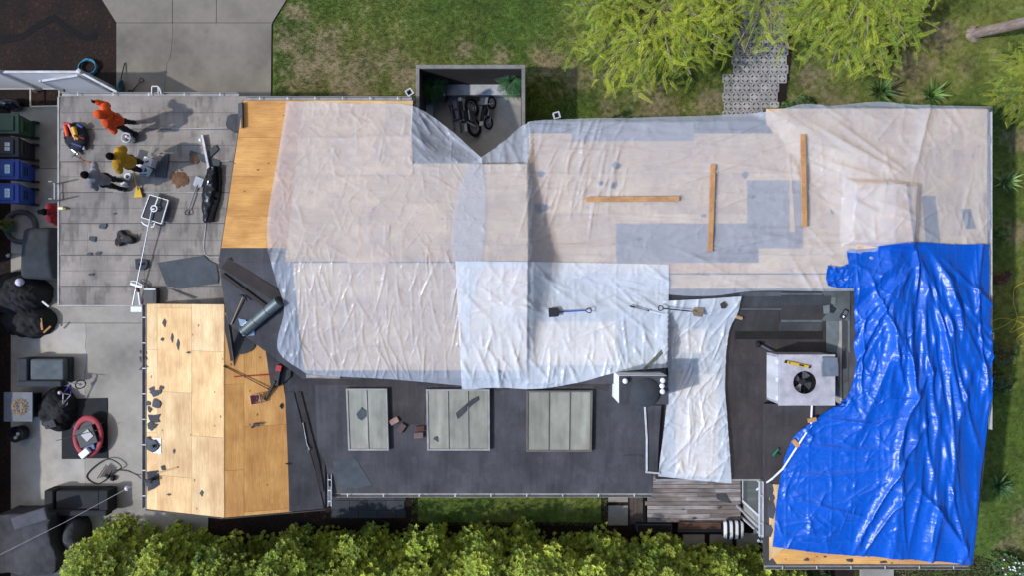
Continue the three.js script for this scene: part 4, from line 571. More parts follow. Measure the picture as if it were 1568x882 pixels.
for (const [a, b, c, lab] of [[1242, 643, 0.2, 'small wooden block at the bend of the white conduit'], [1217, 679, -0.9, 'small wooden block under the sloping white conduit']]) { const p = R(a, b, 0, (x, z) => Hs(x, z, 0.22) + 0.17); base(tag(obj('wood_block', [turned(new RoundedBoxGeometry(0.24, 0.06, 0.12, 1, 0.006), p[0], p[1] + 0.03, p[2], c)], M.lumber), lab, 'wood block', 'wood blocks under the conduit')); }
// broken bricks and scraps by the skylights
[[605, 644, 0.5, '#b08c82', 'pinkish broken brick by the narrow skylight'], [616, 655, 0.95, '#6a5650', 'brown broken brick leaning by the pinkish one'], [644, 656, 0.1, '#5a3f38', 'dark broken brick against the middle skylight'], [642, 666, 0.05, '#7c6a63', 'greyish broken brick at the middle skylight corner']].forEach(([a, b, r, c, lab]) => { const p = on(a, b, 0.026), g = turned(new RoundedBoxGeometry(0.27, 0.09, 0.17, 2, 0.02), p[0], p[1] + 0.045, p[2], r), q = g.attributes.position; for (let i = 0; i < q.count; i++) { const k = 0.02 * (vn(q.getX(i) * 14, q.getZ(i) * 14, 5) - 0.5); q.setXYZ(i, q.getX(i) + k, q.getY(i) + k, q.getZ(i) - k); } base(tag(obj('brick', [g], mat(c, 0.95, { map: T.mottle })), lab, 'brick', 'broken bricks on the low dark roof')); });
const onSky = (x, z) => RF.D.f(x, z) + 0.16;
scrap('felt_scrap', 'torn felt scrap lying on the narrow skylight', 'felt scrap', [[546, 634], [552, 627], [554, 624], [556, 627], [562, 630], [561, 638], [554, 644], [549, 641]], M.feltSlate, 0.0, null, 0.008, onSky);
scrap('felt_strip', 'long felt strip lying across the middle skylight', 'felt strip', [[698, 633], [722, 612], [732, 607], [733, 613], [720, 623], [714, 630], [701, 642]], M.felt, 0.0, null, 0.008, onSky);
scrap('felt_scrap', 'small dark lump of felt on the middle skylight corner', 'felt scrap', blob(668, 673, 5, 6, 12), M.feltSlate, 0.0, null, 0.02, onSky);
scrap('felt_strip', 'short dark felt strip on low roof near the white parapet', 'felt strip', [[955, 697], [982, 697], [984, 701], [955, 702]], M.felt, 0.03);
base(tag(obj('timber_strip', [bar(on(470, 576, 0.04), on(522, 577, 0.04), 0.1, 0.03)], M.wood), 'weathered grey timber below the hem of the plastic sheet', 'timber strip'));
base(tag(obj('crowbar', [tube([[464, 648], [467, 665], [470, 682], [473, 690], [470, 692]].map(([a, b], i) => { const p = P(a, b, 3.15); p[1] = RF.C.f(p[0], p[2]) + 0.06 + (i > 2 ? 0.02 : 0); return p; }), 0.016, 30, 6)], M.steel), 'long steel crowbar lying along the dark roof valley', 'crowbar'));
// junction of the two plywood roofs: duct, boards, pick
{
  const dk = thing('sheet_metal_duct', 'grey round metal duct leaning on the dark felt under plastic edge', 'duct'), A = P(374, 508, 4.02), B = P(428, 462, 4.4); obj('pipe', [cyl(A, B, 0.155, 0.15, 22)], mat('#66706e', 0.5, { metalness: 0.4, map: T.mottle }), dk); for (const t of [0.02, 0.35, 0.68]) { const p = A.map((v, k) => lerp(v, B[k], t)), r = A.map((v, k) => lerp(v, B[k], t + 0.02)); obj('seam', [cyl(p, r, 0.165, 0.165, 22)], mat('#59625f', 0.5, { metalness: 0.4 }), dk); } base(dk);
  base(tag(obj('metal_flashing', [prism([[369, 488], [380, 490], [381, 500], [391, 502], [390, 514], [372, 515]].map(([a, b]) => G2(a, b, 3.95)), (x, z) => RF.ML.f(x, z) + 0.03, 0.006)], M.alu), 'bright metal flashing under the end of the round duct', 'flashing'));
  for (const [a, b, w, t, m, lab, ha, hb] of [[[345, 402], [438, 462], 0.34, 0.03, mat('#433d39', 0.95, { map: T.mottle }), 'wide tar covered board slanting down the dark felt', 4.625, 4.3], [[341, 420], [408, 470], 0.1, 0.05, mat('#3d3732', 0.95), 'narrow dark timber alongside the wide tar covered board', 4.54, 4.24]]) base(tag(obj('roof_board', [bar(P(...a, ha), P(...b, hb), w, t)], m), lab, 'board', 'boards on the dark felt'));
  const o = thing('pickaxe', 'pickaxe with wooden handle lying on black felt beside the duct', 'pickaxe'), a = P(355, 497, 4.05), b = P(373, 455, 4.36); obj('handle', [cyl(a, b, 0.017, 0.02)], mat('#8d7a55', 0.7), o); const d = V(b).sub(V(a)).normalize(), s = new THREE.Vector3(-d.z, 0, d.x); obj('pick_head', [tube([V(b).addScaledVector(s, 0.15).addScaledVector(d, -0.05), V(b).addScaledVector(d, 0.01), V(b).addScaledVector(s, -0.14).addScaledVector(d, -0.04)].map((v) => v.toArray()), 0.022, 20, 6)], M.black, o); base(o);
  base(tag(obj('felt_sheet', [prism([[341, 480], [355, 492], [372, 500], [400, 515], [425, 535], [442, 552], [440, 580], [426, 592], [413, 597], [408, 560], [403, 523], [392, 522], [389, 533], [385, 538], [376, 542], [366, 543], [362, 551], [357, 553], [355, 538], [352, 520], [346, 503], [341, 497]].map(([a, b]) => { const p = G2(a, b, 3.5); return [Math.max(p[0], -8.12 + b * 1e-5), p[1]]; }), (x, z) => RF.C.f(x, z) + 0.05, 0.01)], M.felt), 'jagged black felt remnant hanging over the orange plywood edge', 'felt sheet', 'torn felt'));
  base(tag(obj('white_clip', [bx(...(() => { const p = on(339, 407); return [p[0] - 0.03, p[0] + 0.03, p[1] - 0.1, p[1] + 0.01, p[2] - 0.13, p[2] + 0.13]; })())], M.white), 'small white metal clip on the gable edge by the grey felt sheet', 'clip'));
}
// broom, poles, box on the plywood wing
{
  const o = thing('push_broom', 'push broom with red and black head and long thin red handle', 'broom'), h = on(428, 572, 0.08), e = on(360, 577, 0.03); obj('handle', [cyl([h[0] - 0.05, h[1], h[2] + 0.02], e, 0.014)], M.red, o); obj('head', [bar(on(430, 561, 0.1), on(425, 590, 0.1), 0.14, 0.07)], M.black, o); obj('head_cap', [bar(on(431, 559, 0.12), on(429, 568, 0.12), 0.16, 0.08)], M.red, o); obj('bristles', [bar(on(431, 563, 0.04), on(425, 591, 0.04), 0.17, 0.06)], M.black, o); base(o);
  base(tag(obj('timber_strip', [bar(on(407, 612, 0.04), on(424, 583, 0.14), 0.07, 0.05)], M.woodDark), 'dark timber strip propped on the broom head', 'timber strip'));
  const p = thing('wooden_pole', 'brown wooden pole crossing the red broom handle', 'pole'); obj('shaft', [cyl(on(345, 561, 0.04), on(412, 595, 0.07), 0.014)], mat('#6b4a2c', 0.8), p); obj('end_cap', [cyl(on(344, 560.5, 0.04), on(349, 563, 0.04), 0.022)], M.black, p); obj('end_cap', [cyl(on(411, 594.5, 0.07), on(414, 596, 0.07), 0.022)], M.black, p); base(p);
  const b = on(394, 611, 0.03), bo = thing('nail_box', 'small open cardboard box of dark red roofing nails', 'box'); const bm = mat('#c9a9ad', 0.8), W = 0.13; obj('box_wall', [bx(-W, W, 0, 0.1, -W - 0.01, -W), bx(-W, W, 0, 0.1, W, W + 0.01), bx(-W - 0.01, -W, 0, 0.1, -W, W), bx(W, W + 0.01, 0, 0.1, -W, W)].map((g) => turned(g, b[0], b[1], b[2], 0.15)), bm, bo); const nl = [], q = rng(66); for (let i = 0; i < 60; i++) { const x = (q() - 0.5) * 0.2, z = (q() - 0.5) * 0.2, a = q() * 3.1; nl.push(turned(cyl([x - Math.cos(a) * 0.03, 0.05 + q() * 0.04, z - Math.sin(a) * 0.03], [x + Math.cos(a) * 0.03, 0.05 + q() * 0.04, z + Math.sin(a) * 0.03], 0.007, 0.007, 5), ...b, 0.15)); } obj('nails', nl, mat('#5e2028', 0.6), bo).userData.kind = 'stuff'; base(bo);
  const n = thing('nail_gun', 'small black nail gun lying on the bare plywood', 'nail gun'), c = on(395, 650, 0.03); obj('magazine', [bx(c[0] - 0.1, c[0] + 0.08, c[1], c[1] + 0.06, c[2] - 0.04, c[2] + 0.04, 0.01)], M.black, n); obj('grip', [bar([c[0] - 0.08, c[1] + 0.03, c[2]], [c[0] - 0.14, c[1] + 0.04, c[2] + 0.09], 0.04, 0.04)], M.black, n); obj('nose', [cyl([c[0] + 0.05, c[1] + 0.03, c[2]], [c[0] + 0.13, c[1] + 0.03, c[2] - 0.01], 0.015)], M.steel, n); base(n);
  const v = thing('roof_vent', 'bent grey roof vent hood near the bare eave corner', 'roof vent'), k = on(236, 733, 0.03); obj('flange', [prism([[227, 722], [244, 720], [246, 742], [238, 748], [228, 752]].map(([a, d]) => xz(R(a, d))), (x, z) => H(x, z) + 0.04, 0.006)], M.feltGrey, v); obj('pipe', [cyl(k, [k[0], k[1] + 0.25, k[2]], 0.05)], M.darkGrey, v); obj('cap', [cyl([k[0] - 0.12, k[1] + 0.22, k[2]], [k[0] + 0.1, k[1] + 0.26, k[2]], 0.055)], M.darkGrey, v); base(v);
  const w = thing('vent_flashing', 'white metal flashing plate under a dark torn felt hood at the eave', 'flashing'), c2 = on(238, 682, 0.03); obj('plate', [bx(c2[0] - 0.1, c2[0] + 0.24, c2[1], c2[1] + 0.008, c2[2] - 0.22, c2[2] + 0.22)].map((g) => turned(g.translate(-c2[0], -c2[1], -c2[2]), ...c2, 0, 0, 0.27)), M.whiteGloss, w); obj('hood', [prism(blob(235, 680, 11, 8, 5, 1.3).map(([a, d]) => xz(R(a, d))), (x, z) => H(x, z) + 0.1, 0.07)], M.feltSlate, w); obj('pipe', [cyl([c2[0] + 0.02, c2[1], c2[2]], [c2[0] + 0.02, c2[1] + 0.2, c2[2]], 0.045)], M.black, w); base(w);
  const q9 = rng(91); // torn scraps along the eave
  const spots = [[238, 602, 7], [234, 596, 5], [242, 618, 9], [231, 627, 6], [238, 640, 11], [235, 652, 8], [244, 600, 5], [222, 538, 7], [221, 550, 7], [222, 563, 7], [234, 655, 5], [232, 742, 8], [252, 716, 5], [228, 618, 4], [249, 594, 4]];
  spots.forEach(([a, b, r], i) => scrap('felt_scrap', 'ragged black felt scrap by the gutter of the bare plywood wing', 'felt scrap', blob(a, b, r, 7, 40 + i, 0.9), M.felt, 0.035 + q9() * 0.02, "felt scraps along the plywood eave"));
  [[253, 495, 3, 7], [265, 518, 2, 8], [274, 528, 2.5, 9], [290, 540, 4, 2], [268, 691, 2, 4], [260, 757, 4, 2], [310, 755, 3, 5], [443, 710, 6, 2], [432, 622, 3, 5], [250, 520, 3, 3]].forEach(([a, b, rx, ry], i) => scrap('felt_scrap', 'small dark felt splinter on the bare plywood', 'felt scrap', [[a - rx, b], [a, b - ry], [a + rx, b - ry * 0.3], [a + rx * 0.3, b + ry]], M.black, 0.035, 'felt splinters on the plywood'));
  base(tag(obj('timber_strip', [bar(on(243, 724, 0.03), on(274, 715, 0.05), 0.04, 0.02)], mat('#b08a5c', 0.9)), 'thin raw timber strip beside the roof vent hood', 'timber strip'));
}
[[1234, 856, 6], [1300, 858, 8], [1350, 861, 7], [1262, 852, 3]].forEach(([a, b, r], i) => scrap('felt_scrap', 'black felt scrap on the plywood strip below the tarp', 'felt scrap', blob(a, b, r, 5, 140 + i, 0.4), M.felt, 0.035, 'felt scraps below the tarp'));
[[1178, 750, 5, 12], [1180, 780, 6, 14], [1176, 812, 6, 10], [1181, 762, 4, 6]].forEach(([a, b, r, k], i) => scrap('felt_scrap', 'ragged grey felt scrap along the tarp edge above the glazed door', 'felt scrap', [[a - r, b - k], [a + r * 0.5, b - k * 0.8], [a + r, b], [a + r * 0.4, b + k], [a - r, b + k * 0.8]], M.felt, 0.035, 'felt scraps at the tarp edge'));
// things on the garage roof
scrap('felt_sheet', 'large slate grey offcut of roofing felt on the garage roof', 'felt sheet', [[243, 402], [300, 393], [314, 391], [321, 399], [333, 405], [336, 425], [335, 434], [275, 442], [256, 436], [250, 420]], M.feltSlate, 0.03, 'torn felt', 0.006);
scrap('felt_strip', 'narrow dark felt strip below the large slate grey offcut', 'felt strip', [[258, 441], [266, 443], [302, 456], [298, 458]], M.felt, 0.025);
[[158, 346, 8], [143, 366, 7], [138, 389, 5], [153, 388, 5], [177, 327, 2.5], [141, 420, 4], [248, 235, 2]].forEach(([a, b, r], i) => scrap('felt_scrap', 'dark curled felt scrap on the grey garage roof', 'felt scrap', blob(a, b, r, 6, 200 + i, 0.7), M.feltSlate, 0.03, 'felt scraps on the garage roof'));
scrap('felt_board', 'dark grey board lying next to the white carton', 'board', [[255, 234], [261, 236], [256, 272], [239, 271], [240, 262], [248, 245]], M.feltSlate, 0.03, null, 0.015);
scrap('felt_strip', 'crossed grey felt strip under the white metal flashing, pointing to plywood corner', 'felt strip', [[293, 230], [339, 247], [337, 256], [316, 250], [291, 238]], M.feltSlate, 0.03, null, 0.006);
scrap('felt_strip', 'short grey felt strip crossing behind the white metal flashing', 'felt strip', [[320, 232], [331, 221], [336, 229], [324, 241]], M.feltSlate, 0.04, null, 0.006);
scrap('felt_sheet', 'rounded dark felt corner piece by the plywood top corner', 'felt sheet', [[347, 190], [350, 178], [355, 175], [368, 174], [368, 200], [362, 204], [349, 196]], M.felt, 0.03, 'torn felt');
scrap('felt_sheet', 'black felt flap standing at the plywood top corner', 'felt sheet', [[368, 160], [374, 158], [375, 196], [366, 202], [364, 196], [368, 190]], M.felt, 0.12, 'torn felt', 0.1);
base(tag(obj('metal_flashing', [bar(on(312, 207, 0.05), on(322, 258, 0.05), 0.09, 0.03), bar(on(314, 207, 0.09), on(324, 258, 0.09), 0.012, 0.06)], M.white), 'long white metal flashing angle lying on the garage roof', 'flashing'));
{ // dirt pile
  const p = on(277, 274, 0.0), q = rng(12); const g = nets((x, y, z) => { const dx = x - p[0], dz = z - p[2], r = Math.hypot(dx, dz * 0.95) * (0.65 + 0.8 * fbm(x * 7, z * 7, 4, 88)), a = Math.atan2(dz, dx); return y - p[1] - (0.05 * (1 - (r / (0.27 + 0.03 * Math.sin(2 * a + 1))) ** 2) + 0.05 * (fbm(x * 16, z * 16, 3, 8) - 0.5)); }, [p[0] - 0.45, p[1] - 0.01, p[2] - 0.45], [p[0] + 0.45, p[1] + 0.16, p[2] + 0.45], 0.022);
  base(tag(obj('debris_pile', [g], mat('#7c5d43', 1, { map: T.mottle })), 'low brown pile of swept dirt on the garage roof', 'debris pile'));
  const c = on(299, 243, 0.02); base(tag(obj('debris_pile', [lathe([[0.16, 0], [0.12, 0.03], [0.05, 0.06], [0.001, 0.065]], ...c, 14)], mat('#7a5a42', 1, { map: T.mottle })), 'small rusty smear of dirt beside the crossed felt strips', 'debris pile'));
}
{ // buckets, light fitting, cups
  const p = on(203, 214, 0.01), o = thing('paint_bucket', 'round white bucket on garage roof between the orange and yellow workers', 'bucket'); obj('bucket_body', [lathe([[0.001, 0], [0.11, 0], [0.125, 0.3], [0.135, 0.3], [0.115, 0.02], [0.001, 0.02]], ...p, 24)], M.whiteGloss, o); obj('bucket_rim', [turned(new THREE.TorusGeometry(0.13, 0.009, 6, 28), p[0], p[1] + 0.3, p[2], 0, 1.571)], M.whiteGloss, o); obj('contents', [cyl([p[0], p[1] + 0.12, p[2]], [p[0], p[1] + 0.13, p[2]], 0.115)], mat('#8d8a86', 0.8), o); obj('brush_handle', [cyl([p[0] + 0.01, p[1] + 0.1, p[2]], [p[0] + 0.03, p[1] + 0.36, p[2] - 0.02], 0.03)], mat('#efdcd8', 0.5), o); base(o);
  const k = on(195, 282, 0.01); base(tag(obj('paint_can', [lathe([[0.001, 0], [0.07, 0], [0.07, 0.17], [0.075, 0.175], [0.065, 0.18], [0.001, 0.17]], ...k, 20)], M.whiteGloss), 'white tin at the feet of the grey shirted worker', 'tin'));
  const j = on(199, 271, 0.01), w = thing('wire_spool', 'white and black spool beside the white tin', 'spool'); obj('flange', [cyl([j[0], j[1], j[2]], [j[0], j[1] + 0.012, j[2]], 0.12, 0.12, 22)], M.white, w); obj('winding', [cyl([j[0], j[1] + 0.012, j[2]], [j[0], j[1] + 0.1, j[2]], 0.08, 0.08, 18)], mat('#77746f', 0.8), w); obj('flange', [cyl([j[0] + 0.01, j[1] + 0.1, j[2]], [j[0] + 0.01, j[1] + 0.112, j[2]], 0.1, 0.1, 22)], M.white, w); obj('core', [cyl([j[0] + 0.01, j[1] + 0.112, j[2]], [j[0] + 0.01, j[1] + 0.12, j[2]], 0.05, 0.05, 16)], M.black, w); base(w);
  const t = on(309, 214.5, 0.01); base(tag(obj('roof_vent', [lathe([[0.05, 0], [0.05, 0.06], [0.001, 0.08]], ...t, 14)], M.whiteGloss), 'small white round cap beside the metal flashing angle', 'cap'));
  const b = on(97.5, 319, 0.01), o2 = thing('sealant_bottle', 'small cream bottle with yellow cap at the garage roof edge', 'bottle'); obj('bottle_body', [cyl([b[0] - 0.08, b[1] + 0.05, b[2]], [b[0] + 0.06, b[1] + 0.05, b[2]], 0.05, 0.045, 14)], mat('#e9e2b0', 0.4), o2); obj('bottle_cap', [cyl([b[0] + 0.06, b[1] + 0.05, b[2]], [b[0] + 0.14, b[1] + 0.05, b[2] + 0.02], 0.04, 0.03, 12)], mat('#8d7a2c', 0.5), o2); base(o2);
}
{ // yellow scoop broom
  const o = thing('roof_scraper', 'yellow scraper with long yellow handle and flared head', 'scraper'), a = on(213.5, 262, 0.3), b = on(214, 292, 0.07); obj('handle', [cyl(a, b, 0.018)], M.yellow, o); obj('head', [prism([[211, 288], [217, 288], [221, 302], [208, 303]].map(([x, y]) => xz(R(x, y))), (x, z) => 2.88, 0.06)], M.yellow, o); base(o);
}
{ // carton: white with green print
  const cv = document.createElement('canvas'); cv.width = 128; cv.height = 256; const c = cv.getContext('2d'); c.fillStyle = '#dfe4e6'; c.fillRect(0, 0, 128, 256); c.fillStyle = '#1f6f66'; c.fillRect(0, 70, 128, 16); c.fillRect(0, 180, 128, 14); c.beginPath(); c.moveTo(20, 100); c.lineTo(60, 110); c.lineTo(40, 150); c.fill(); c.beginPath(); c.arc(90, 40, 16, 0, 7); c.fill(); const t = new THREE.CanvasTexture(cv); t.colorSpace = THREE.SRGBColorSpace; t.wrapS = t.wrapT = THREE.RepeatWrapping; t.repeat.set(2.6, 1.3);
  const m = mat('#ffffff', 0.5, { map: t }), A = on(199, 247, 0.28), B = on(236, 266, 0.2);
  const o = thing('packaging_carton', 'white packaging carton with green print beside the yellow jacket worker', 'carton'); obj('box_body', [bar([A[0], A[1], A[2]], [B[0], B[1], B[2]], 0.26, 0.22)], m, o); obj('box_flap', [bar([A[0] + 0.1, A[1] + 0.16, A[2] - 0.02], [A[0] - 0.18, A[1] + 0.2, A[2] - 0.08], 0.3, 0.02)], m, o); const k = on(235, 250, 0.3); obj('box_support', [bx(A[0] + 0.15, B[0] - 0.1, 2.81, 2.96, A[2] + 0.1, B[2] - 0.06)], m, o); base(o);
  const o2 = thing('label_card', 'square white card with black slot beside the green print carton', 'card'), g = turned(new RoundedBoxGeometry(0.26, 0.3, 0.24, 2, 0.01), k[0], 2.96, k[2], -0.35); obj('card_box', [g], M.whiteGloss, o2); obj('slot', [turned(new THREE.BoxGeometry(0.09, 0.005, 0.035), k[0], 3.113, k[2], 0.3)], M.black, o2); base(o2);
}
{ // tool pile
  const o = thing('tool_bag', 'open black tool bag overflowing with orange, yellow and blue tools', 'tool bag'), c = on(121, 211, 0), q = rng(19);
  obj('bag', [nets((x, y, z) => { const dx = (x - c[0]) / 0.34, dz = (z - c[2]) / 0.42, dy = (y - c[1] - 0.1) / 0.16; return (Math.hypot(dx, dz, dy) - 1 + 0.25 * (fbm(x * 7 + y * 5, z * 7, 3, 9) - 0.5)) * 0.2; }, [c[0] - 0.5, c[1] - 0.02, c[2] - 0.55], [c[0] + 0.5, c[1] + 0.35, c[2] + 0.55], 0.03)], mat('#22252c', 0.9, { map: T.mottle }), o);
  const T2 = (a, b, r, m, n = 'tool_handle') => obj(n, [cyl([c[0] + a[0], c[1] + a[1], c[2] + a[2]], [c[0] + b[0], c[1] + b[1], c[2] + b[2]], r, r * 0.8, 10)], m, o);
  T2([-0.22, 0.26, -0.3], [-0.12, 0.3, 0.02], 0.055, M.orange); T2([-0.24, 0.25, -0.36], [-0.05, 0.27, -0.34], 0.05, M.red); T2([-0.08, 0.3, -0.32], [0.1, 0.28, 0.12], 0.028, mat('#e59a8c', 0.6)); T2([0.04, 0.27, -0.24], [0.12, 0.29, -0.02], 0.07, M.yellow); T2([0.02, 0.26, -0.02], [0.16, 0.25, 0.1], 0.04, M.yellow); T2([-0.3, 0.16, -0.3], [-0.26, 0.2, -0.2], 0.05, M.blue, 'tape_roll'); T2([-0.02, 0.22, 0.2], [0.24, 0.2, 0.3], 0.06, mat('#1d2b52', 0.6)); T2([-0.1, 0.12, 0.36], [0.06, 0.1, 0.5], 0.045, M.alu, 'metal_tube'); T2([0.24, 0.14, 0.3], [0.28, 0.16, 0.38], 0.045, M.alu, 'metal_tube'); T2([0.12, 0.22, -0.36], [0.26, 0.2, -0.26], 0.05, mat('#27407e', 0.6)); T2([0.1, 0.24, 0.02], [0.3, 0.2, 0.06], 0.02, M.red); T2([-0.28, 0.2, 0.02], [-0.1, 0.22, 0.28], 0.03, M.rubber);
  base(o);
  const o2 = thing('tool_belt', 'black leather tool belt heap with brass fittings on the garage roof', 'tool belt'), d = on(192, 365, 0);
  obj('pouch', [nets((x, y, z) => { const dx = x - d[0], dz = z - d[2], r = Math.hypot(dx / 0.36, dz / 0.26), a = Math.atan2(dz, dx); return (Math.hypot(Math.max(0, r - 0.55 - 0.22 * Math.sin(a * 3 + 1)), (y - d[1] - 0.05) / 0.5) - 0.22 + 0.16 * (fbm(x * 9, z * 9 + y * 8, 3, 19) - 0.5)) * 0.25; }, [d[0] - 0.5, d[1] - 0.02, d[2] - 0.4], [d[0] + 0.5, d[1] + 0.25, d[2] + 0.4], 0.025)], mat('#1b1b1d', 0.75, { map: T.mottle }), o2); for (const [a, b] of [[-0.3, -0.12], [-0.28, 0.08], [-0.2, 0.18], [0.0, -0.02], [-0.1, 0.22]]) obj('brass_buckle', [turned(new THREE.TorusGeometry(0.025, 0.008, 5, 12), d[0] + a, d[1] + 0.15, d[2] + b, 0, 1.3)], mat('#b8863a', 0.4, { metalness: 0.7 }), o2); obj('hammer_loop', [tube([[d[0] + 0.2, d[1] + 0.1, d[2] - 0.1], [d[0] + 0.38, d[1] + 0.05, d[2] + 0.02], [d[0] + 0.42, d[1] + 0.06, d[2] - 0.14]], 0.015, 20, 5)], M.black, o2); base(o2);
}
{ // basketball hoop mast lying over the roof edge
  const o = thing('basketball_hoop', 'black backboard with white border and ring on a long thin mast', 'basketball hoop'), y0 = 3.0;
  const c = [[230.5, 298], [259, 306.5], [248.5, 342.5], [218, 332.5]].map(([a, b]) => P(a, b, y0)); obj('backboard', [prism(c.map(xz), y0, 0.03)], mat('#141517', 0.6), o);
  for (let i = 0; i < 4; i++) obj('border_stripe', [bar(c[i], c[(i + 1) % 4], 0.024, 0.05)], M.whiteGloss, o);
  const rg = P(237, 319, y0 + 0.1); obj('rim', [turned(new THREE.TorusGeometry(0.085, 0.02, 8, 30), rg[0], rg[1], rg[2], 0, 1.571)], M.whiteGloss, o); obj('rim_bracket', [bar([rg[0] + 0.03, rg[1], rg[2] - 0.09], P(243, 303, y0 + 0.1), 0.03, 0.03)], M.whiteGloss, o);
  obj('net_hook', [cyl([rg[0] - 0.05, rg[1] + 0.02, rg[2] + 0.01], [rg[0] + 0.02, rg[1] + 0.02, rg[2] + 0.02], 0.02)], M.whiteGloss, o);
  obj('mast', [cyl([rg[0] - 0.08, rg[1] - 0.03, rg[2] + 0.03], P(204, 468, 2.95), 0.018, 0.022)], M.alu, o); const ft = P(216, 405, 2.84); obj('foot_block', [prism([[208, 396], [226, 398], [229, 407], [221, 413], [209, 412]].map(([a, b]) => xz(P(a, b, 2.85))), 2.86, 0.05), bx(ft[0] - 0.03, ft[0] + 0.03, 2.81, 3.0, ft[2] - 0.03, ft[2] + 0.03)], M.darkGrey, o);
  obj('lower_bracket', [tube([[218, 339], [222, 343], [236, 347], [238, 341]].map(([a, b]) => P(a, b, y0)), 0.022, 24, 6)], M.whiteGloss, o); obj('cross_bracket', [bar(P(201, 434, 2.98), P(219, 440, 2.98), 0.07, 0.05), tube([[201, 431], [206, 430], [218, 436], [220, 440]].map(([a, b]) => P(a, b, 2.98)), 0.014, 20, 5)], M.whiteGloss, o); base(o);
  const e = thing('electrical_mast', 'white service box and pipe at the corner of garage roof', 'service box'), k = P(211, 472, 2.75); obj('box', [bx(k[0] - 0.17, k[0] + 0.17, 2.55, 2.8, k[2] - 0.06, k[2] + 0.12, 0.02)], mat('#d5dcda', 0.4), e); obj('pipe', [cyl(P(216, 467, 2.83), P(213, 445, 3.0), 0.035)], M.whiteGloss, e); obj('connector', [cyl(P(213, 447, 3.0), P(211, 441, 3.05), 0.05)], mat('#5b3b2c', 0.7), e); base(e);
  const v = thing('metal_hood', 'brown metal vent hood on the garage roof edge near the white service box', 'vent hood'); const a = P(232, 452, 2.95); obj('hood_body', [bx(a[0] - 0.19, a[0] + 0.19, 2.81, 3.0, a[2] - 0.2, a[2] + 0.26, 0.02)], mat('#4a4340', 0.6, { map: T.mottle }), v); obj('hood_lip', [bx(a[0] - 0.17, a[0] + 0.17, 3.0, 3.02, a[2] - 0.19, a[2] - 0.15)], M.steel, v); obj('hood_side', [bx(a[0] + 0.1, a[0] + 0.2, 3.0, 3.03, a[2] - 0.12, a[2] + 0.22)], M.black, v); base(v);
}
{ // black rubbish bag
  const p = R(326, 298), q = rng(3); const g = nets((x, y, z) => { const dx = x - p[0], dz = z - p[2]; const u = dx + 0.12 * dz, w = 0.22 + 0.1 * Math.sin((dz + 0.8) * 2.2) - 0.05; return (Math.max(Math.hypot(u / Math.max(0.1, w), (y - 2.82) / 0.24) - 1, Math.abs(dz) / 0.82 - 1) + 0.35 * (fbm(x * 6 + y * 3, z * 6, 4, 33) - 0.5)) * 0.15; }, [p[0] - 0.7, 2.79, p[2] - 0.95], [p[0] + 0.7, 3.15, p[2] + 0.95], 0.03);
  base(tag(obj('rubbish_bag', [g], M.blackGloss), 'shiny black rubbish bag slumped between garage roof and plywood', 'rubbish bag'));
}
base(tag(obj('gutter_bracket', [bar([-10.62, 2.84, -5.72], [-10.6, 2.86, -5.95], 0.03, 0.03), bar([-10.6, 2.86, -5.95], [-10.42, 2.86, -5.95], 0.03, 0.03), bar([-10.42, 2.86, -5.95], [-10.42, 2.84, -5.72], 0.03, 0.03), cyl([-10.34, 2.8, -5.74], [-10.37, 2.87, -5.92], 0.035)], M.white), 'white open bracket on the gutter above the orange hooded worker', 'bracket', 'white brackets on the eaves'));
for (const [a, b, r, lab] of [[627, 141, 0.6, 'white framed downspout funnel at the courtyard corner above grass'], [852.5, 176, 0.3, 'white framed downspout funnel on the shaded side of the courtyard'], [1171, 816, 0, 'white framed downspout funnel beside the glazed door'], [1516, 515, 0, 'white framed downspout funnel over the lawn beside the tarp']]) { const p = P(a, b, 2.75), g = [[-0.1, 0.1, -0.1, -0.07], [-0.1, 0.1, 0.07, 0.1], [-0.1, -0.07, -0.07, 0.07], [0.07, 0.1, -0.07, 0.07]].map(([x0, x1, z0, z1]) => turned(bx(x0, x1, -0.16, 0, z0, z1), ...p, r)); const o = thing('downspout_head', lab, 'downspout', 'downspout heads'); obj('frame', g, M.white, o); obj('well', [turned(bx(-0.07, 0.07, -0.16, -0.12, -0.07, 0.07), ...p, r)], M.darkGrey, o); obj('pipe', [cyl([p[0], 0.02, p[2]], [p[0], p[1] - 0.16, p[2]], 0.045)], M.white, o); base(o); }

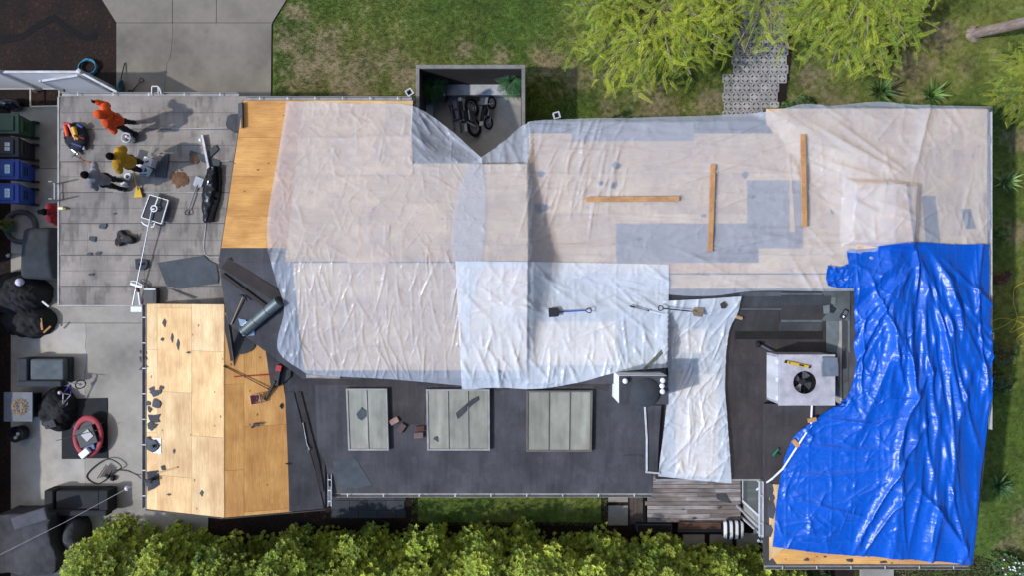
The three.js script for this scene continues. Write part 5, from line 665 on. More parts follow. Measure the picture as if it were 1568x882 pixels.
// ---------------------------------------------------------------- the yard
{ // white fence and gate
  const fm = mat('#f0f1f2', 0.5), z = -6.72, o = thing('vinyl_fence', 'white vinyl fence with flat panels behind the bins', 'fence');
  for (let i = 0; i < 2; i++) { const x0 = -18.4 + i * 2.5; obj('fence_panel', [bx(x0 + 0.06, x0 + 2.44, 0.1, 1.72, z - 0.02, z + 0.02)], fm, o); obj('rail', [bx(x0 + 0.06, x0 + 2.44, 1.72, 1.8, z - 0.04, z + 0.04, 0.01)], M.white, o); obj('rail', [bx(x0 + 0.06, x0 + 2.44, 0.04, 0.1, z - 0.04, z + 0.04, 0.01)], M.white, o); }
  for (const x of [-18.4, -15.9, -13.4]) { obj('post', [bx(x - 0.06, x + 0.06, 0, 1.86, z - 0.06, z + 0.06, 0.01)], M.white, o); obj('post_cap', [lathe([[0.09, 0], [0.085, 0.02], [0.001, 0.06]], x, 1.86, z, 4)], M.white, o); }
  base(o);
  const leaf = (a, b, lab) => { const g = thing('fence_gate', lab, 'gate', 'white fence gates'), A = V(a), B = V(b), up = (v, y) => [v.x, y, v.z]; const mid = (y0, y1, w, n, m) => obj(n, [bar(up(A, (y0 + y1) / 2), up(B, (y0 + y1) / 2), w, y1 - y0)], m, g); mid(0.1, 1.7, 0.035, 'gate_panel', fm); mid(1.7, 1.78, 0.07, 'rail', M.white); mid(0.05, 0.1, 0.07, 'rail', M.white); const d = B.clone().sub(A).normalize(); for (const v of [A, B]) obj('stile', [bar(up(v, 0.05), up(v, 1.8), 0.07, 0.07, [1, 0, 0.01])], M.white, g); const l = B.clone().addScaledVector(d, -0.15); obj('latch', [cyl([l.x, 0.9, l.z], [l.x + 0.02, 0.9, l.z + 0.1], 0.025)], M.black, g); return base(g); };
  leaf(P(122, 110, 1.8), P(178, 140, 1.8), 'white gate leaf set slantwise against the garage corner'); leaf(P(118, 115, 1.8), P(62, 123.5, 1.8), 'white gate leaf swung open behind the low frame');
  const w = thing('low_rack', 'low cream metal frame standing on the dirt by the open gate', 'rack'), fp = [[48, 137], [92, 137], [92, 162], [48, 163]].map(([a, b]) => P(a, b, 0.3)); for (let i = 0; i < 4; i++) { if (i) obj('rail', [bar(fp[i], fp[(i + 1) % 4], 0.04, 0.04)], mat('#b8b394', 0.6), w); obj('leg', [bar([fp[i][0], 0.0, fp[i][2]], fp[i], 0.04, 0.04, [1, 0, 0.01])], mat('#b8b394', 0.6), w); } base(w);
}
{ // coiled teal hose, leaf blower, flat dark grey arc on the mulch
  const c = P(137, 103, 0.06), pts = []; for (let i = 0; i < 60; i++) { const t = i / 59 * 6.283 * 4; pts.push([c[0] + Math.cos(t) * (0.27 + 0.03 * Math.sin(i * 0.9)), 0.04 + i * 0.002, c[2] + Math.sin(t) * (0.24 + 0.03 * Math.cos(i * 1.1))]); } base(tag(obj('garden_hose', [tube(pts, 0.022, 300, 6)], M.teal), 'coiled teal garden hose on the dark soil behind the fence', 'hose', 'hoses'));
  const b = thing('leaf_blower', 'teal and black leaf blower with thin wand on the driveway edge', 'leaf blower'), k = P(186, 131, 0.15); obj('motor_body', [nets((x, y, z) => cone([x, y, z], [k[0] - 0.03, 0.16, k[2] + 0.16], [k[0] + 0.02, 0.18, k[2] - 0.14], 0.13, 0.07), [k[0] - 0.25, 0.0, k[2] - 0.3], [k[0] + 0.25, 0.4, k[2] + 0.4], 0.02)], mat('#1a4b52', 0.5), b); obj('tube', [cyl([k[0] + 0.02, 0.18, k[2] - 0.2], P(192, 96, 0.08), 0.018)], M.black, b); obj('handle', [tube([[k[0], 0.26, k[2] + 0.1], [k[0] + 0.06, 0.36, k[2]], [k[0] + 0.05, 0.24, k[2] - 0.12]], 0.018, 16, 6)], M.black, b); base(b);
  { const c = [[2, 62], [35, 55], [62, 38], [85, 26], [110, 48], [132, 58], [148, 54]], up = c.map(([a2, b2], i) => [a2, b2 - 6 + (i % 2) * 2]), dn = c.map(([a2, b2], i) => [a2 + 1, b2 + 7 - (i % 3)]).reverse(); struct('dark_arc_band', [prism([...up, ...dn].map(([a2, b2]) => G2(a2, b2)), 0.012, 0.02)], mat('#4a4744', 1, { map: T.soil, ...bump(T.grain, 0.01) })); }  // thin curved band, dark grey tint over the soil texture
}
// wheelie bins
function wheelieBin(label, zc, col, sticker) {
  const o = thing('wheelie_bin', label, 'bin', 'wheelie bins beside the garage'), m = mat(col, 0.55, { map: T.mottle }), x1 = -15.78, x0 = -16.52, w = 0.31, body = [];
  const ring = (y, a, b, ww) => [[a, y, zc - ww], [b, y, zc - ww], [b, y, zc + ww], [a, y, zc + ww]]; const r0 = ring(0.04, x0 + 0.12, x1 - 0.26, w - 0.06), r1 = ring(1.0, x0, x1 - 0.1, w); const pos = []; for (let i = 0; i < 4; i++) { const a = r0[i], b = r0[(i + 1) % 4], c = r1[(i + 1) % 4], d = r1[i]; pos.push(...a, ...b, ...c, ...a, ...c, ...d); } pos.push(...r0[0], ...r0[2], ...r0[1], ...r0[0], ...r0[3], ...r0[2]); const g = new THREE.BufferGeometry(); g.setAttribute('position', new THREE.Float32BufferAttribute(pos, 3)); g.computeVertexNormals(); obj('bin_body', [g], m, o);
  obj('lid', [bx(x0 - 0.03, x1 - 0.06, 1.0, 1.06, zc - w - 0.02, zc + w + 0.02, 0.02), bx(x0 + 0.08, x1 - 0.2, 1.06, 1.1, zc - w + 0.07, zc + w - 0.07, 0.02)], m, o); obj('handle', [cyl([x1 - 0.02, 0.98, zc - 0.24], [x1 - 0.02, 0.98, zc + 0.24], 0.02), bx(x1 - 0.1, x1 - 0.02, 0.94, 1.0, zc - 0.25, zc - 0.21), bx(x1 - 0.1, x1 - 0.02, 0.94, 1.0, zc + 0.21, zc + 0.25)], m, o);
  obj('grip_rib', [0.5, 0.65].map((y, i) => bx(x1 - 0.19 + i * 0.03, x1 - 0.15 + i * 0.03, y, y + 0.025, zc - 0.14, zc + 0.14)), M.darkGrey, o);
  for (const s of [-1, 1]) { const wh = part('wheel', o); obj('tyre', [cyl([x1 - 0.2, 0.12, zc + s * (w - 0.08)], [x1 - 0.2, 0.12, zc + s * (w - 0.02)], 0.12, 0.12, 18)], M.rubber, wh); obj('rim', [cyl([x1 - 0.2, 0.12, zc + s * (w - 0.085)], [x1 - 0.2, 0.12, zc + s * (w - 0.015)], 0.06, 0.06, 12)], M.darkGrey, wh); }
  if (sticker) { const st = (z0, z1, c) => { const cv = document.createElement('canvas'); cv.width = 64; cv.height = 64; const x = cv.getContext('2d'); x.fillStyle = c; x.fillRect(0, 0, 64, 64); x.fillStyle = '#6f8a94'; for (let k = 0; k < 5; k++) x.fillRect(8, 8 + k * 11, 30 + ((k * 17) % 20), 5); const t = new THREE.CanvasTexture(cv); t.colorSpace = THREE.SRGBColorSpace; const gg = new THREE.PlaneGeometry(0.16, z1 - z0); gg.rotateX(-Math.PI / 2); gg.rotateY(Math.PI / 2); gg.rotateY(-Math.PI / 2); gg.translate(-16.18, 1.104, zc + (z0 + z1) / 2); obj('sticker', gg, mat('#ffffff', 0.6, { map: t }), o, true); }; if (sticker === 2) { st(-0.13, -0.01, '#d5d8dc'); st(0.02, 0.13, '#d5d8dc'); } else st(-0.14, 0.14, '#bcd8dc'); }
  return base(o);
}
wheelieBin('green wheelie bin without a lid label', -5.3, '#1f4d31', 0); wheelieBin('black wheelie bin with two white lid labels', -4.55, '#15161a', 2); wheelieBin('blue wheelie bin standing against the black bin', -3.83, '#123f9a', 1); wheelieBin('blue wheelie bin nearer the coiled grey hose', -3.06, '#123f9a', 1);
{ const c = P(10, 158, 0.4); base(tag(obj('rubbish_bag', [nets((x, y, z) => (Math.hypot((x - c[0]) / 0.4, (y - 0.2) / 0.32, (z - c[2]) / 0.2) - 1 + 0.4 * (fbm(x * 6, z * 6 + y * 4, 3, 3) - 0.5)) * 0.2, [c[0] - 0.6, 0, c[2] - 0.4], [c[0] + 0.6, 0.7, c[2] + 0.4], 0.035)], M.blackGloss), 'small black rubbish bag squeezed above the green bin', 'rubbish bag')); }
{ // corrugated grey drain hose ring
  const c = P(33, 347, 0.08), o = thing('drain_hose', 'coiled grey corrugated drain hose beside the blue bin', 'hose', 'hoses'); const pts = []; for (let i = 0; i <= 40; i++) { const t = i / 40 * 6.2 + 0.5; pts.push([c[0] + Math.cos(t) * 0.5, 0.1 + 0.02 * Math.sin(t * 2), c[2] + Math.sin(t) * 0.5]); } obj('pipe', [tube(pts, 0.075, 160, 10)], mat('#565a5e', 0.8), o); const rb = []; for (let i = 0; i < 50; i++) { const t = i / 50 * 6.2 + 0.5; rb.push(turned(new THREE.TorusGeometry(0.076, 0.009, 5, 12), c[0] + Math.cos(t) * 0.5, 0.1 + 0.02 * Math.sin(t * 2), c[2] + Math.sin(t) * 0.5, -t)); } obj('corrugation', rb, mat('#4c5054', 0.8), o).userData.kind = 'stuff'; base(o);
}
{ // covered grill
  const c = P(67, 388, 0.55), o = nets((x, y, z) => { const dx = x - c[0], dz = z - c[2], t = clamp((y - 0.02) / 0.95), w = 0.62 - 0.12 * t + 0.06 * dz, l = 0.92 - 0.1 * t; const q = [Math.abs(dx) - w + 0.16, Math.abs(dz) - l + 0.16, Math.abs(y - 0.45) - 0.4 - 0.08 * Math.cos(dz * 2) + 0.12]; return Math.hypot(Math.max(q[0], 0), Math.max(q[1], 0), Math.max(q[2], 0)) + Math.min(Math.max(...q), 0) - 0.14 + 0.05 * (fbm(x * 3, z * 3 + y * 2, 3, 17) - 0.5); }, [c[0] - 0.85, 0.0, c[2] - 1.15], [c[0] + 0.85, 1.15, c[2] + 1.15], 0.045);
  base(tag(obj('covered_grill', [o], mat('#3b4147', 0.95, { map: T.mottle })), 'bulky dark grey covered grill at the garage wall', 'covered grill'));
}
function heap(name, label, category, pxl, h, m, seed, rough = 0.4, cell = 0.045, group) { // lumpy covered heap over an ellipse of the photo
  const [cx, cy, rx, ry] = pxl, c = P(cx, cy, h * 0.6), X = rx * (CH - h * 0.6) / F, Z = ry * (CH - h * 0.6) / F;
  const g = nets((x, y, z) => { const dx = (x - c[0]) / X, dz = (z - c[2]) / Z; return (Math.hypot(Math.hypot(dx, dz) ** 1.3, Math.max(0, y) / h) - 1 + rough * (fbm(x * 3.4 + y * 1.5, z * 3.4 - y, 4, seed) - 0.5) + rough * 0.4 * Math.abs(fbm(x * 9, z * 9 + y * 5, 2, seed + 3) - 0.5)) * 0.3; }, [c[0] - X * 1.3, 0.0, c[2] - Z * 1.3], [c[0] + X * 1.3, h * 1.3, c[2] + Z * 1.3], cell);
  return base(tag(obj(name, [g], m), label, category, group));
}
const cloth1 = mat('#25272a', 0.9, { map: T.mottle, ...bump(T.crinkle, 0.02) }), cloth2 = mat('#1a1b1d', 0.85, { map: T.mottle, ...bump(T.crinkle, 0.02) }), cloth3 = mat('#4a4b50', 0.95, { map: T.mottle, ...bump(T.crinkle, 0.015) });
heap('covered_heap', 'charcoal fabric cover over garden furniture beside the covered grill', 'covered heap', [22, 450, 44, 36], 0.9, cloth1, 31); heap('covered_heap', 'glossy black sheet bunched at the foot of the charcoal cover', 'covered heap', [38, 492, 42, 28], 0.6, cloth2, 37);
for (const [a, b, c, d, lab] of [[66, 462, 76, 470, 'bent white strip poking out of the black heap'], [64, 488, 66, 506, 'short white strip standing in the black heap'], [68, 510, 79, 500, 'folding tan frame at the edge of the black heap']]) base(tag(obj('loose_strip', [bar(P(a, b, 0.45), P(c, d, 0.42), 0.06, 0.03)], lab.includes('tan') ? M.lumber : M.white), lab, 'strip', 'strips in the black heap'));
{ const c = P(40, 432, 0.5); base(tag(obj('white_ball', [new THREE.SphereGeometry(0.13, 20, 14).translate(c[0], 0.75, c[2])], mat('#c9cbe0', 0.5)), 'pale ball resting on the charcoal cover', 'ball')); const m = P(14, 391, 0.1); base(tag(obj('solar_lamp', [lathe([[0.001, 0.14], [0.06, 0.13], [0.07, 0.08], [0.02, 0.06], [0.015, 0]], m[0], 0, m[2], 16)], M.white), 'small white garden marker in the dark bed', 'garden marker')); }
// outdoor couches
function couch(label, x0, x1, z0, z1, h, arm, mA, mB, flip) {
  const o = thing('outdoor_couch', label, 'couch', 'grey outdoor couches'); obj('frame', [bx(x0, x1, 0.04, h * 0.55, z0, z1, 0.05)], mA, o); obj('seat_cushion', [bx(flip ? x0 + arm : x0 + arm, x1 - (flip ? arm : 0.02), h * 0.55, h, z0 + 0.04, z1 - 0.12, 0.06)], mB, o); obj('armrest', [bx(x0 - 0.02, x0 + arm - 0.02, 0.04, h * 1.15, z0, z1, 0.06)], mA, o); obj('backrest', [bx(x0, x1, h * 0.5, h * 1.25, z1 - 0.14, z1 + 0.06, 0.06)], mA, o); if (flip) obj('armrest', [bx(x1 - arm + 0.02, x1 + 0.02, 0.04, h * 1.15, z0, z1, 0.06)], mA, o); return base(o);
}
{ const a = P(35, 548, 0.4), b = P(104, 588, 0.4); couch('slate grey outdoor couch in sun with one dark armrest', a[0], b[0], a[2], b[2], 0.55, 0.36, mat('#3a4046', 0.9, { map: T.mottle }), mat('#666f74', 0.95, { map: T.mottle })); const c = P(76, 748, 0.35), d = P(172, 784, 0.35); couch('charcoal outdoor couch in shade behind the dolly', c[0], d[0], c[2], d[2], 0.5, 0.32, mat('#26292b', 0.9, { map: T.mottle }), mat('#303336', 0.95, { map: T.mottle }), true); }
{ // fire table
  const a = P(7, 601, 0.6), b = P(51, 646, 0.6), o = thing('fire_table', 'square grey table with a beige wreath of dried leaves', 'table'); obj('table_top', [bx(a[0], b[0], 0.55, 0.6, a[2], b[2], 0.01)], mat('#6f767e', 0.7, { map: T.mottle }), o); obj('table_base', [bx(a[0] + 0.1, b[0] - 0.1, 0.03, 0.55, a[2] + 0.1, b[2] - 0.1)], M.darkGrey, o); base(o);
  const q = rng(7), lv = [], cx = (a[0] + b[0]) / 2 + 0.08, cz = (a[2] + b[2]) / 2; for (let i = 0; i < 130; i++) { const t = q() * 6.28, r = 0.1 + 0.16 * q(), s = 0.03 + q() * 0.03; lv.push(turned(new THREE.ConeGeometry(0.012, s * 2, 4), cx + Math.cos(t) * r, 0.61 + q() * 0.05, cz + Math.sin(t) * r, q() * 6, 1.3 + q() * 0.4)); } const w = obj('dried_wreath', lv, mat('#b99c76', 0.9)); tag(w, 'beige wreath of dried leaves on the square grey table', 'wreath'); base(w);
  const bk = P(27, 665, 0.3), o2 = thing('round_planter', 'round dark tub holding two white cups', 'tub'); obj('tub', [lathe([[0.001, 0.02], [0.24, 0.02], [0.27, 0.35], [0.25, 0.36], [0.22, 0.1], [0.001, 0.1]], bk[0], 0.02, bk[2], 26)], M.darkGrey, o2); for (const [u, v] of [[0.02, 0.1], [0.1, -0.02]]) obj('cup', [lathe([[0.001, 0], [0.04, 0], [0.055, 0.1], [0.05, 0.1]], bk[0] + u, 0.3, bk[2] + v, 14)], M.whiteGloss, o2); base(o2);
}
heap('rubbish_sack', 'heavy black cloth sack with grey folds between table and bicycle', 'sack', [84, 628, 27, 36], 0.62, cloth2, 44, 0.5);
base(tag(obj('grey_cloth', [turned(new RoundedBoxGeometry(0.42, 0.06, 0.26, 2, 0.03), P(78, 650, 0.55)[0], 0.56, P(78, 650, 0.55)[2], 0.3, 0.2, 0.1)], cloth3), 'grey cloth folded over the black sack', 'cloth'));
// child's bicycle
function cycle(o, A, B, up, r, mf, tyre = 0.02) { // A, B wheel centres; up: the frame's upward direction; parts under o
  const a = V(A), b = V(B), u = V(up).normalize(), d = b.clone().sub(a).normalize(), n = new THREE.Vector3().crossVectors(d, u).normalize(), at = (t, k, s = 0) => a.clone().lerp(b, t).addScaledVector(u, k).addScaledVector(n, s).toArray();
  const qn = new THREE.Quaternion().setFromUnitVectors(new THREE.Vector3(0, 0, 1), n);
  for (const c of [a, b]) { const w = part('wheel', o), ty = new THREE.TorusGeometry(r, tyre, 8, 30), rm = new THREE.TorusGeometry(r - tyre * 1.2, tyre * 0.35, 6, 26); for (const g of [ty, rm]) { g.applyQuaternion(qn); g.translate(c.x, c.y, c.z); } obj('tyre', [ty], M.rubber, w); obj('rim', [rm], M.alu, w); const sp = []; for (let k = 0; k < 6; k++) { const v = d.clone().multiplyScalar(Math.cos(k * 0.524)).addScaledVector(u, Math.sin(k * 0.524)).multiplyScalar(r - tyre); sp.push(cyl(c.clone().sub(v).toArray(), c.clone().add(v).toArray(), 0.004, 0.004, 4)); } obj('spokes', sp, M.alu, w); obj('hub', [cyl(c.clone().addScaledVector(n, -0.04).toArray(), c.clone().addScaledVector(n, 0.04).toArray(), 0.025)], M.alu, w); }
  const W = a.distanceTo(b); return { at, W, d, u, n };
}
{
  const o = thing('child_bicycle', "white and purple child's bicycle lying against the black sack", 'bicycle'), A = P(99, 618, 0.5), B = P(120, 590, 0.5); A[1] = 0.55; B[1] = 0.35; const k = cycle(o, A, B, [-0.35, 0.6, -0.5], 0.15, null, 0.016), t = (a, b, r, m, n) => obj(n, [cyl(a, b, r)], m, o);
  t(k.at(0, 0), k.at(0.35, 0.22), 0.016, M.white, 'chain_stay'); t(k.at(0.35, 0.22), k.at(0.8, 0.24), 0.022, mat('#3a2a86', 0.4), 'frame_tube'); t(k.at(0.45, 0), k.at(0.8, 0.24), 0.022, mat('#3a2a86', 0.4), 'frame_tube'); t(k.at(0, 0), k.at(0.45, 0), 0.015, M.white, 'chain_stay'); t(k.at(0.45, 0), k.at(0.32, 0.32), 0.016, M.white, 'seat_tube'); t(k.at(1, 0), k.at(0.82, 0.38), 0.018, M.white, 'fork'); t(k.at(0.82, 0.38, -0.2), k.at(0.82, 0.38, 0.2), 0.013, M.black, 'handlebar'); obj('saddle', [turned(new THREE.SphereGeometry(0.06, 12, 8), ...k.at(0.32, 0.33))], M.white, o); base(o);
}
{ // mats, red ring, tray things
  const mt = mat('#202427', 0.9, { map: T.mottle }), q = (l) => l.map(([a, b]) => G2(a, b, 0.05));
  base(tag(obj('rubber_mat', [prism(q([[117, 611], [165, 610], [166, 702], [117, 702]]), 0.06, 0.03)], mt), 'black rubber mat under the red ring', 'mat', 'black mats')); base(tag(obj('rubber_mat', [prism(q([[96, 656], [130, 655], [130, 703], [96, 703]]), 0.064, 0.03)], mt), 'smaller black mat peeking out on the sack side of red ring', 'mat', 'black mats'));
  const c = P(137, 668, 0.3), o = thing('trampoline', 'small oval trampoline with faded red padding', 'trampoline'); const pad = new THREE.TorusGeometry(0.43, 0.085, 8, 40); pad.scale(1.0, 1.38, 0.7); pad.rotateX(Math.PI / 2); pad.translate(c[0], 0.33, c[2]); obj('padding', [pad], mat('#b03c48', 0.7, { map: T.mottle }), o); const bed = new THREE.CylinderGeometry(0.42, 0.42, 0.01, 30); bed.scale(1, 1, 1.38); bed.translate(c[0], 0.33, c[2]); obj('bed', [bed], M.black, o); for (const [u, v] of [[-0.35, -0.4], [0.35, -0.4], [-0.35, 0.4], [0.35, 0.4]]) obj('leg', [cyl([c[0] + u, 0.06, c[2] + v], [c[0] + u, 0.32, c[2] + v], 0.02)], M.steel, o); base(o);
  base(tag(obj('black_board', [turned(new RoundedBoxGeometry(0.62, 0.09, 0.62, 2, 0.02), c[0] + 0.02, 0.43, c[2] - 0.02, 0.35)], mat('#24272a', 0.6)), 'black square tray lying on the red trampoline', 'tray')); const tb = turned(new RoundedBoxGeometry(0.31, 0.02, 0.3, 2, 0.008), c[0] + 0.07, 0.49, c[2] - 0.06, -0.85); base(tag(obj('grey_tablet', [tb], mat('#77757a', 0.35)), 'grey flat panel on the black tray', 'panel'));
  base(tag(obj('white_box', [turned(new RoundedBoxGeometry(0.35, 0.14, 0.22, 2, 0.03), c[0] - 0.02, 0.46, c[2] + 0.53, 0.7)], M.whiteGloss), 'small white box on the rim of the red trampoline', 'box')); base(tag(obj('blue_toy', [turned(new RoundedBoxGeometry(0.36, 0.08, 0.2, 2, 0.03), c[0] + 0.1, 0.38, c[2] + 0.36, 0.3)], mat('#153a80', 0.5)), 'dark blue toy between black tray and white box', 'toy'));
  base(tag(obj('thin_rod', [cyl(P(88, 675, 0.45), P(150, 659, 0.56), 0.012)], M.black), 'thin black rod lying over the red trampoline', 'rod'));
}
{ // hand cart
  const o = thing('hand_cart', 'folded black tube cart with a woven strap seat', 'cart'), p = (a, b, h) => P(a, b, h); obj('frame_tube', [tube([p(134, 730, 0.05), p(158, 706, 0.1), p(172, 704, 0.15), p(187, 715, 0.15), p(178, 722, 0.1), p(150, 741, 0.05)], 0.02, 60, 6, true)], M.black, o); obj('strap_seat', [0, 1, 2, 3, 4].map((i) => bar(p(150 + i * 4, 733 - i * 1, 0.12), p(164 + i * 2, 712 + i * 1.5, 0.14), 0.04, 0.01)), mat('#5f544c', 0.9), o); obj('wheel', [cyl(p(172, 732, 0.08), p(176, 733, 0.08), 0.09, 0.09, 16)], M.rubber, o); obj('wheel', [cyl(p(164, 727, 0.08), p(168, 729, 0.08), 0.08, 0.08, 16)], M.rubber, o); base(o);
  base(tag(obj('cable', [tube([p(176, 720, 0.06), p(195, 721, 0.05), p(210, 727, 0.05), p(217, 733, 0.3)], 0.016, 30, 5)], M.black), 'black cable curving from the cart to the wall', 'cable'));
  const w = thing('service_wire', 'grey overhead wire with white insulator from the eave', 'wire'); obj('wire', [cyl(P(245, 728, 2.9), P(196, 748, 2.2), 0.007, 0.007, 6), cyl(P(196, 748, 2.2), P(100, 800, 1.5), 0.007, 0.007, 6), cyl(P(100, 800, 1.5), P(-60, 880, 1.4), 0.007, 0.007, 6)], M.gutter, w); obj('insulator', [turned(new THREE.SphereGeometry(0.08, 14, 10), ...P(196, 748, 2.2))], M.white, w); base(w);
}
// covered lounge set in the shade
{
  const pts = [[6, 808], [60, 776], [85, 776], [108, 786], [100, 812], [92, 840], [96, 866], [40, 878], [18, 884]], g = nets((x, y, z) => { const c = P(52, 826, 0.5), dx = x - c[0], dz = z - c[2]; const u = Math.abs(dx) - 0.98 - 0.1 * Math.sin(dz * 3), v = Math.abs(dz) - 1.0, k = y - 0.95 - 0.1 * Math.sin(dx * 2.5 + dz) + 0.25 * sstep(-0.1, -0.9, dz) * 0 ; const a = Math.max(u + 0.1 * (1 - y), v + 0.05, k); return (a + 0.09 * (fbm(x * 2.6, z * 2.6 + y * 2, 3, 55) - 0.5)) * 0.8; }, [P(52, 826, 0.5)[0] - 1.4, 0, P(52, 826, 0.5)[2] - 1.4], [P(52, 826, 0.5)[0] + 1.4, 1.3, P(52, 826, 0.5)[2] + 1.4], 0.05);
  base(tag(obj('covered_lounge', [g], cloth3), 'grey fabric cover over a lounge set by the hedge end', 'covered furniture', 'covered furniture by the hedge'));
  const c = P(50, 793, 1.1); base(tag(obj('lounge_cushion', [turned(new RoundedBoxGeometry(1.15, 0.16, 0.42, 3, 0.06), c[0], 1.14, c[2], 0.3)], mat('#5b5d64', 0.95, { map: T.mottle })), 'long grey cushion lying on the grey fabric cover', 'cushion'));
  heap('furniture_cover', 'second smaller grey fabric cover half under the hedge', 'covered furniture', [112, 822, 18, 30], 0.8, cloth3, 61, 0.3, 0.05, 'covered furniture by the hedge');
  base(tag(obj('green_hose', [tube([P(-5, 800, 0.1), P(8, 793, 0.25), P(18, 784, 0.3), P(22, 782, 0.1)], 0.022, 30, 6)], mat('#1e7a3c', 0.5)), 'short green hose in the dark boundary bed', 'hose', 'hoses'));
}
// deck by the glazed door
{
  const d = thing('wooden_deck', 'weathered plank deck below the hanging plastic runner', 'deck'), q = rng(23), y = 0.3, z0 = P(0, 690, y)[2], z1 = P(0, 800, y)[2], n = 17, ms = ['#ffffff', '#e4dcd6', '#cfc6c0', '#f2ebe4'].map((c) => mat(c, 0.9, { map: T.wood, ...bump(T.wood, 0.003) }));
  for (let i = 0; i < n; i++) { const a = lerp(z0, z1, i / n), b = lerp(z0, z1, (i + 1) / n); const cut = 4.4 + q() * 2.6; for (const [x0, x1] of [[P(991, 0, y)[0], cut - 0.003], [cut + 0.003, 7.6]]) obj('plank', [bx(x0, x1, y - 0.03, y + q() * 0.004, a + 0.005, b - 0.005, 0.004)], ms[(q() * 4) | 0], d); }
  obj('joist', [4.3, 5.4, 6.5, 7.4].map((x) => bx(x, x + 0.06, 0.0, y - 0.035, z0, z1)), M.woodDark, d);
  for (let i = 0; i < 4; i++) obj('step_plank', [bx(3.95 + i * 0.135, 4.075 + i * 0.135, 0.1, 0.13 + i * 0.004, P(0, 752, 0.13)[2], P(0, 803, 0.13)[2], 0.004)], M.woodDark, d); obj('step_joist', [bx(3.95, 4.45, 0, 0.095, 6.9, 7.0)], M.woodDark, d);
  base(d);
  const pb = thing('planter_box', 'long dark planter box at the deck edge', 'planter'), a = P(975, 803, 0.4), b = P(1029, 814, 0.4); obj('box', [bx(a[0], b[0], 0, 0.4, a[2], b[2] + 0.03, 0.01)], M.slate, pb); obj('soil', [bx(a[0] + 0.03, b[0] - 0.03, 0.4, 0.405, a[2] + 0.03, b[2])], M.soilDark, pb); base(pb);
  const be = thing('garden_bench', 'low dark bench with brown slats beside the striped cushion', 'bench'), c = P(1038, 800, 0.42), e = P(1108, 818, 0.42); for (let i = 0; i < 4; i++) obj('slat', [bx(c[0], e[0] - 0.1, 0.4, 0.43, c[2] + i * 0.06, c[2] + i * 0.06 + 0.052, 0.005)], mat('#6a4a3a', 0.8, { map: T.mottle }), be); obj('front_board', [bx(c[0], e[0], 0.3, 0.42, c[2] + 0.25, c[2] + 0.33, 0.01)], M.slate, be); for (const x of [c[0] + 0.05, e[0] - 0.15]) obj('leg', [bx(x, x + 0.08, 0.01, 0.4, c[2] + 0.02, c[2] + 0.24)], M.black, be); base(be);
  const k = P(1122, 811, 0.5), cv = document.createElement('canvas'); cv.width = 128; cv.height = 32; const x = cv.getContext('2d'); x.fillStyle = '#0c0d10'; x.fillRect(0, 0, 128, 32); x.fillStyle = '#d5d7d8'; for (let i = 0; i < 4; i++) x.fillRect(6 + i * 32, 0, 17, 32); const t = new THREE.CanvasTexture(cv); t.colorSpace = THREE.SRGBColorSpace; t.wrapS = THREE.RepeatWrapping;
  const cg = nets((a2, b2, c2) => { const u = (a2 - k[0]) / 0.37, v = (c2 - k[2]) / 0.31, w = (b2 - 0.52) / 0.11; return ((Math.abs(u) ** 4 + Math.abs(v) ** 4 + w * w) ** 0.35 - 1) * 0.12; }, [k[0] - 0.45, 0.38, k[2] - 0.4], [k[0] + 0.45, 0.68, k[2] + 0.4], 0.02), gg = norm(cg), p = gg.attributes.position, uv = gg.attributes.uv; for (let i = 0; i < p.count; i++) uv.setXY(i, (p.getX(i) - k[0] + 0.37) / 0.74, 0.5 + 0.3 * (p.getZ(i) - k[2]));
  const st = thing('cushion_stool', 'stool with black and white striped cushion beside the deck', 'stool'); obj('striped_cushion', gg, mat('#ffffff', 0.9, { map: t }), st, true); obj('stool_base', [cyl([k[0], 0.035, k[2]], [k[0], 0.42, k[2]], 0.2, 0.22, 16)], M.black, st); base(st);
  scrap('felt_scrap', 'pointed black felt scrap fallen on the wooden deck', 'felt scrap', [[1096, 757], [1110, 756], [1119, 771], [1108, 769], [1097, 764]], M.felt, 0, null, 0.006, () => 0.325); [[1102, 777, 5], [1046, 780, 2.5], [1063, 794, 4], [1008, 796, 5]].forEach(([a, b, r], i) => scrap('felt_scrap', 'small black felt scrap fallen on the wooden deck', 'felt scrap', blob(a, b, r, 6, 300 + i, 0.5), M.felt, 0, 'felt scraps on the deck', 0.006, () => 0.322));
}
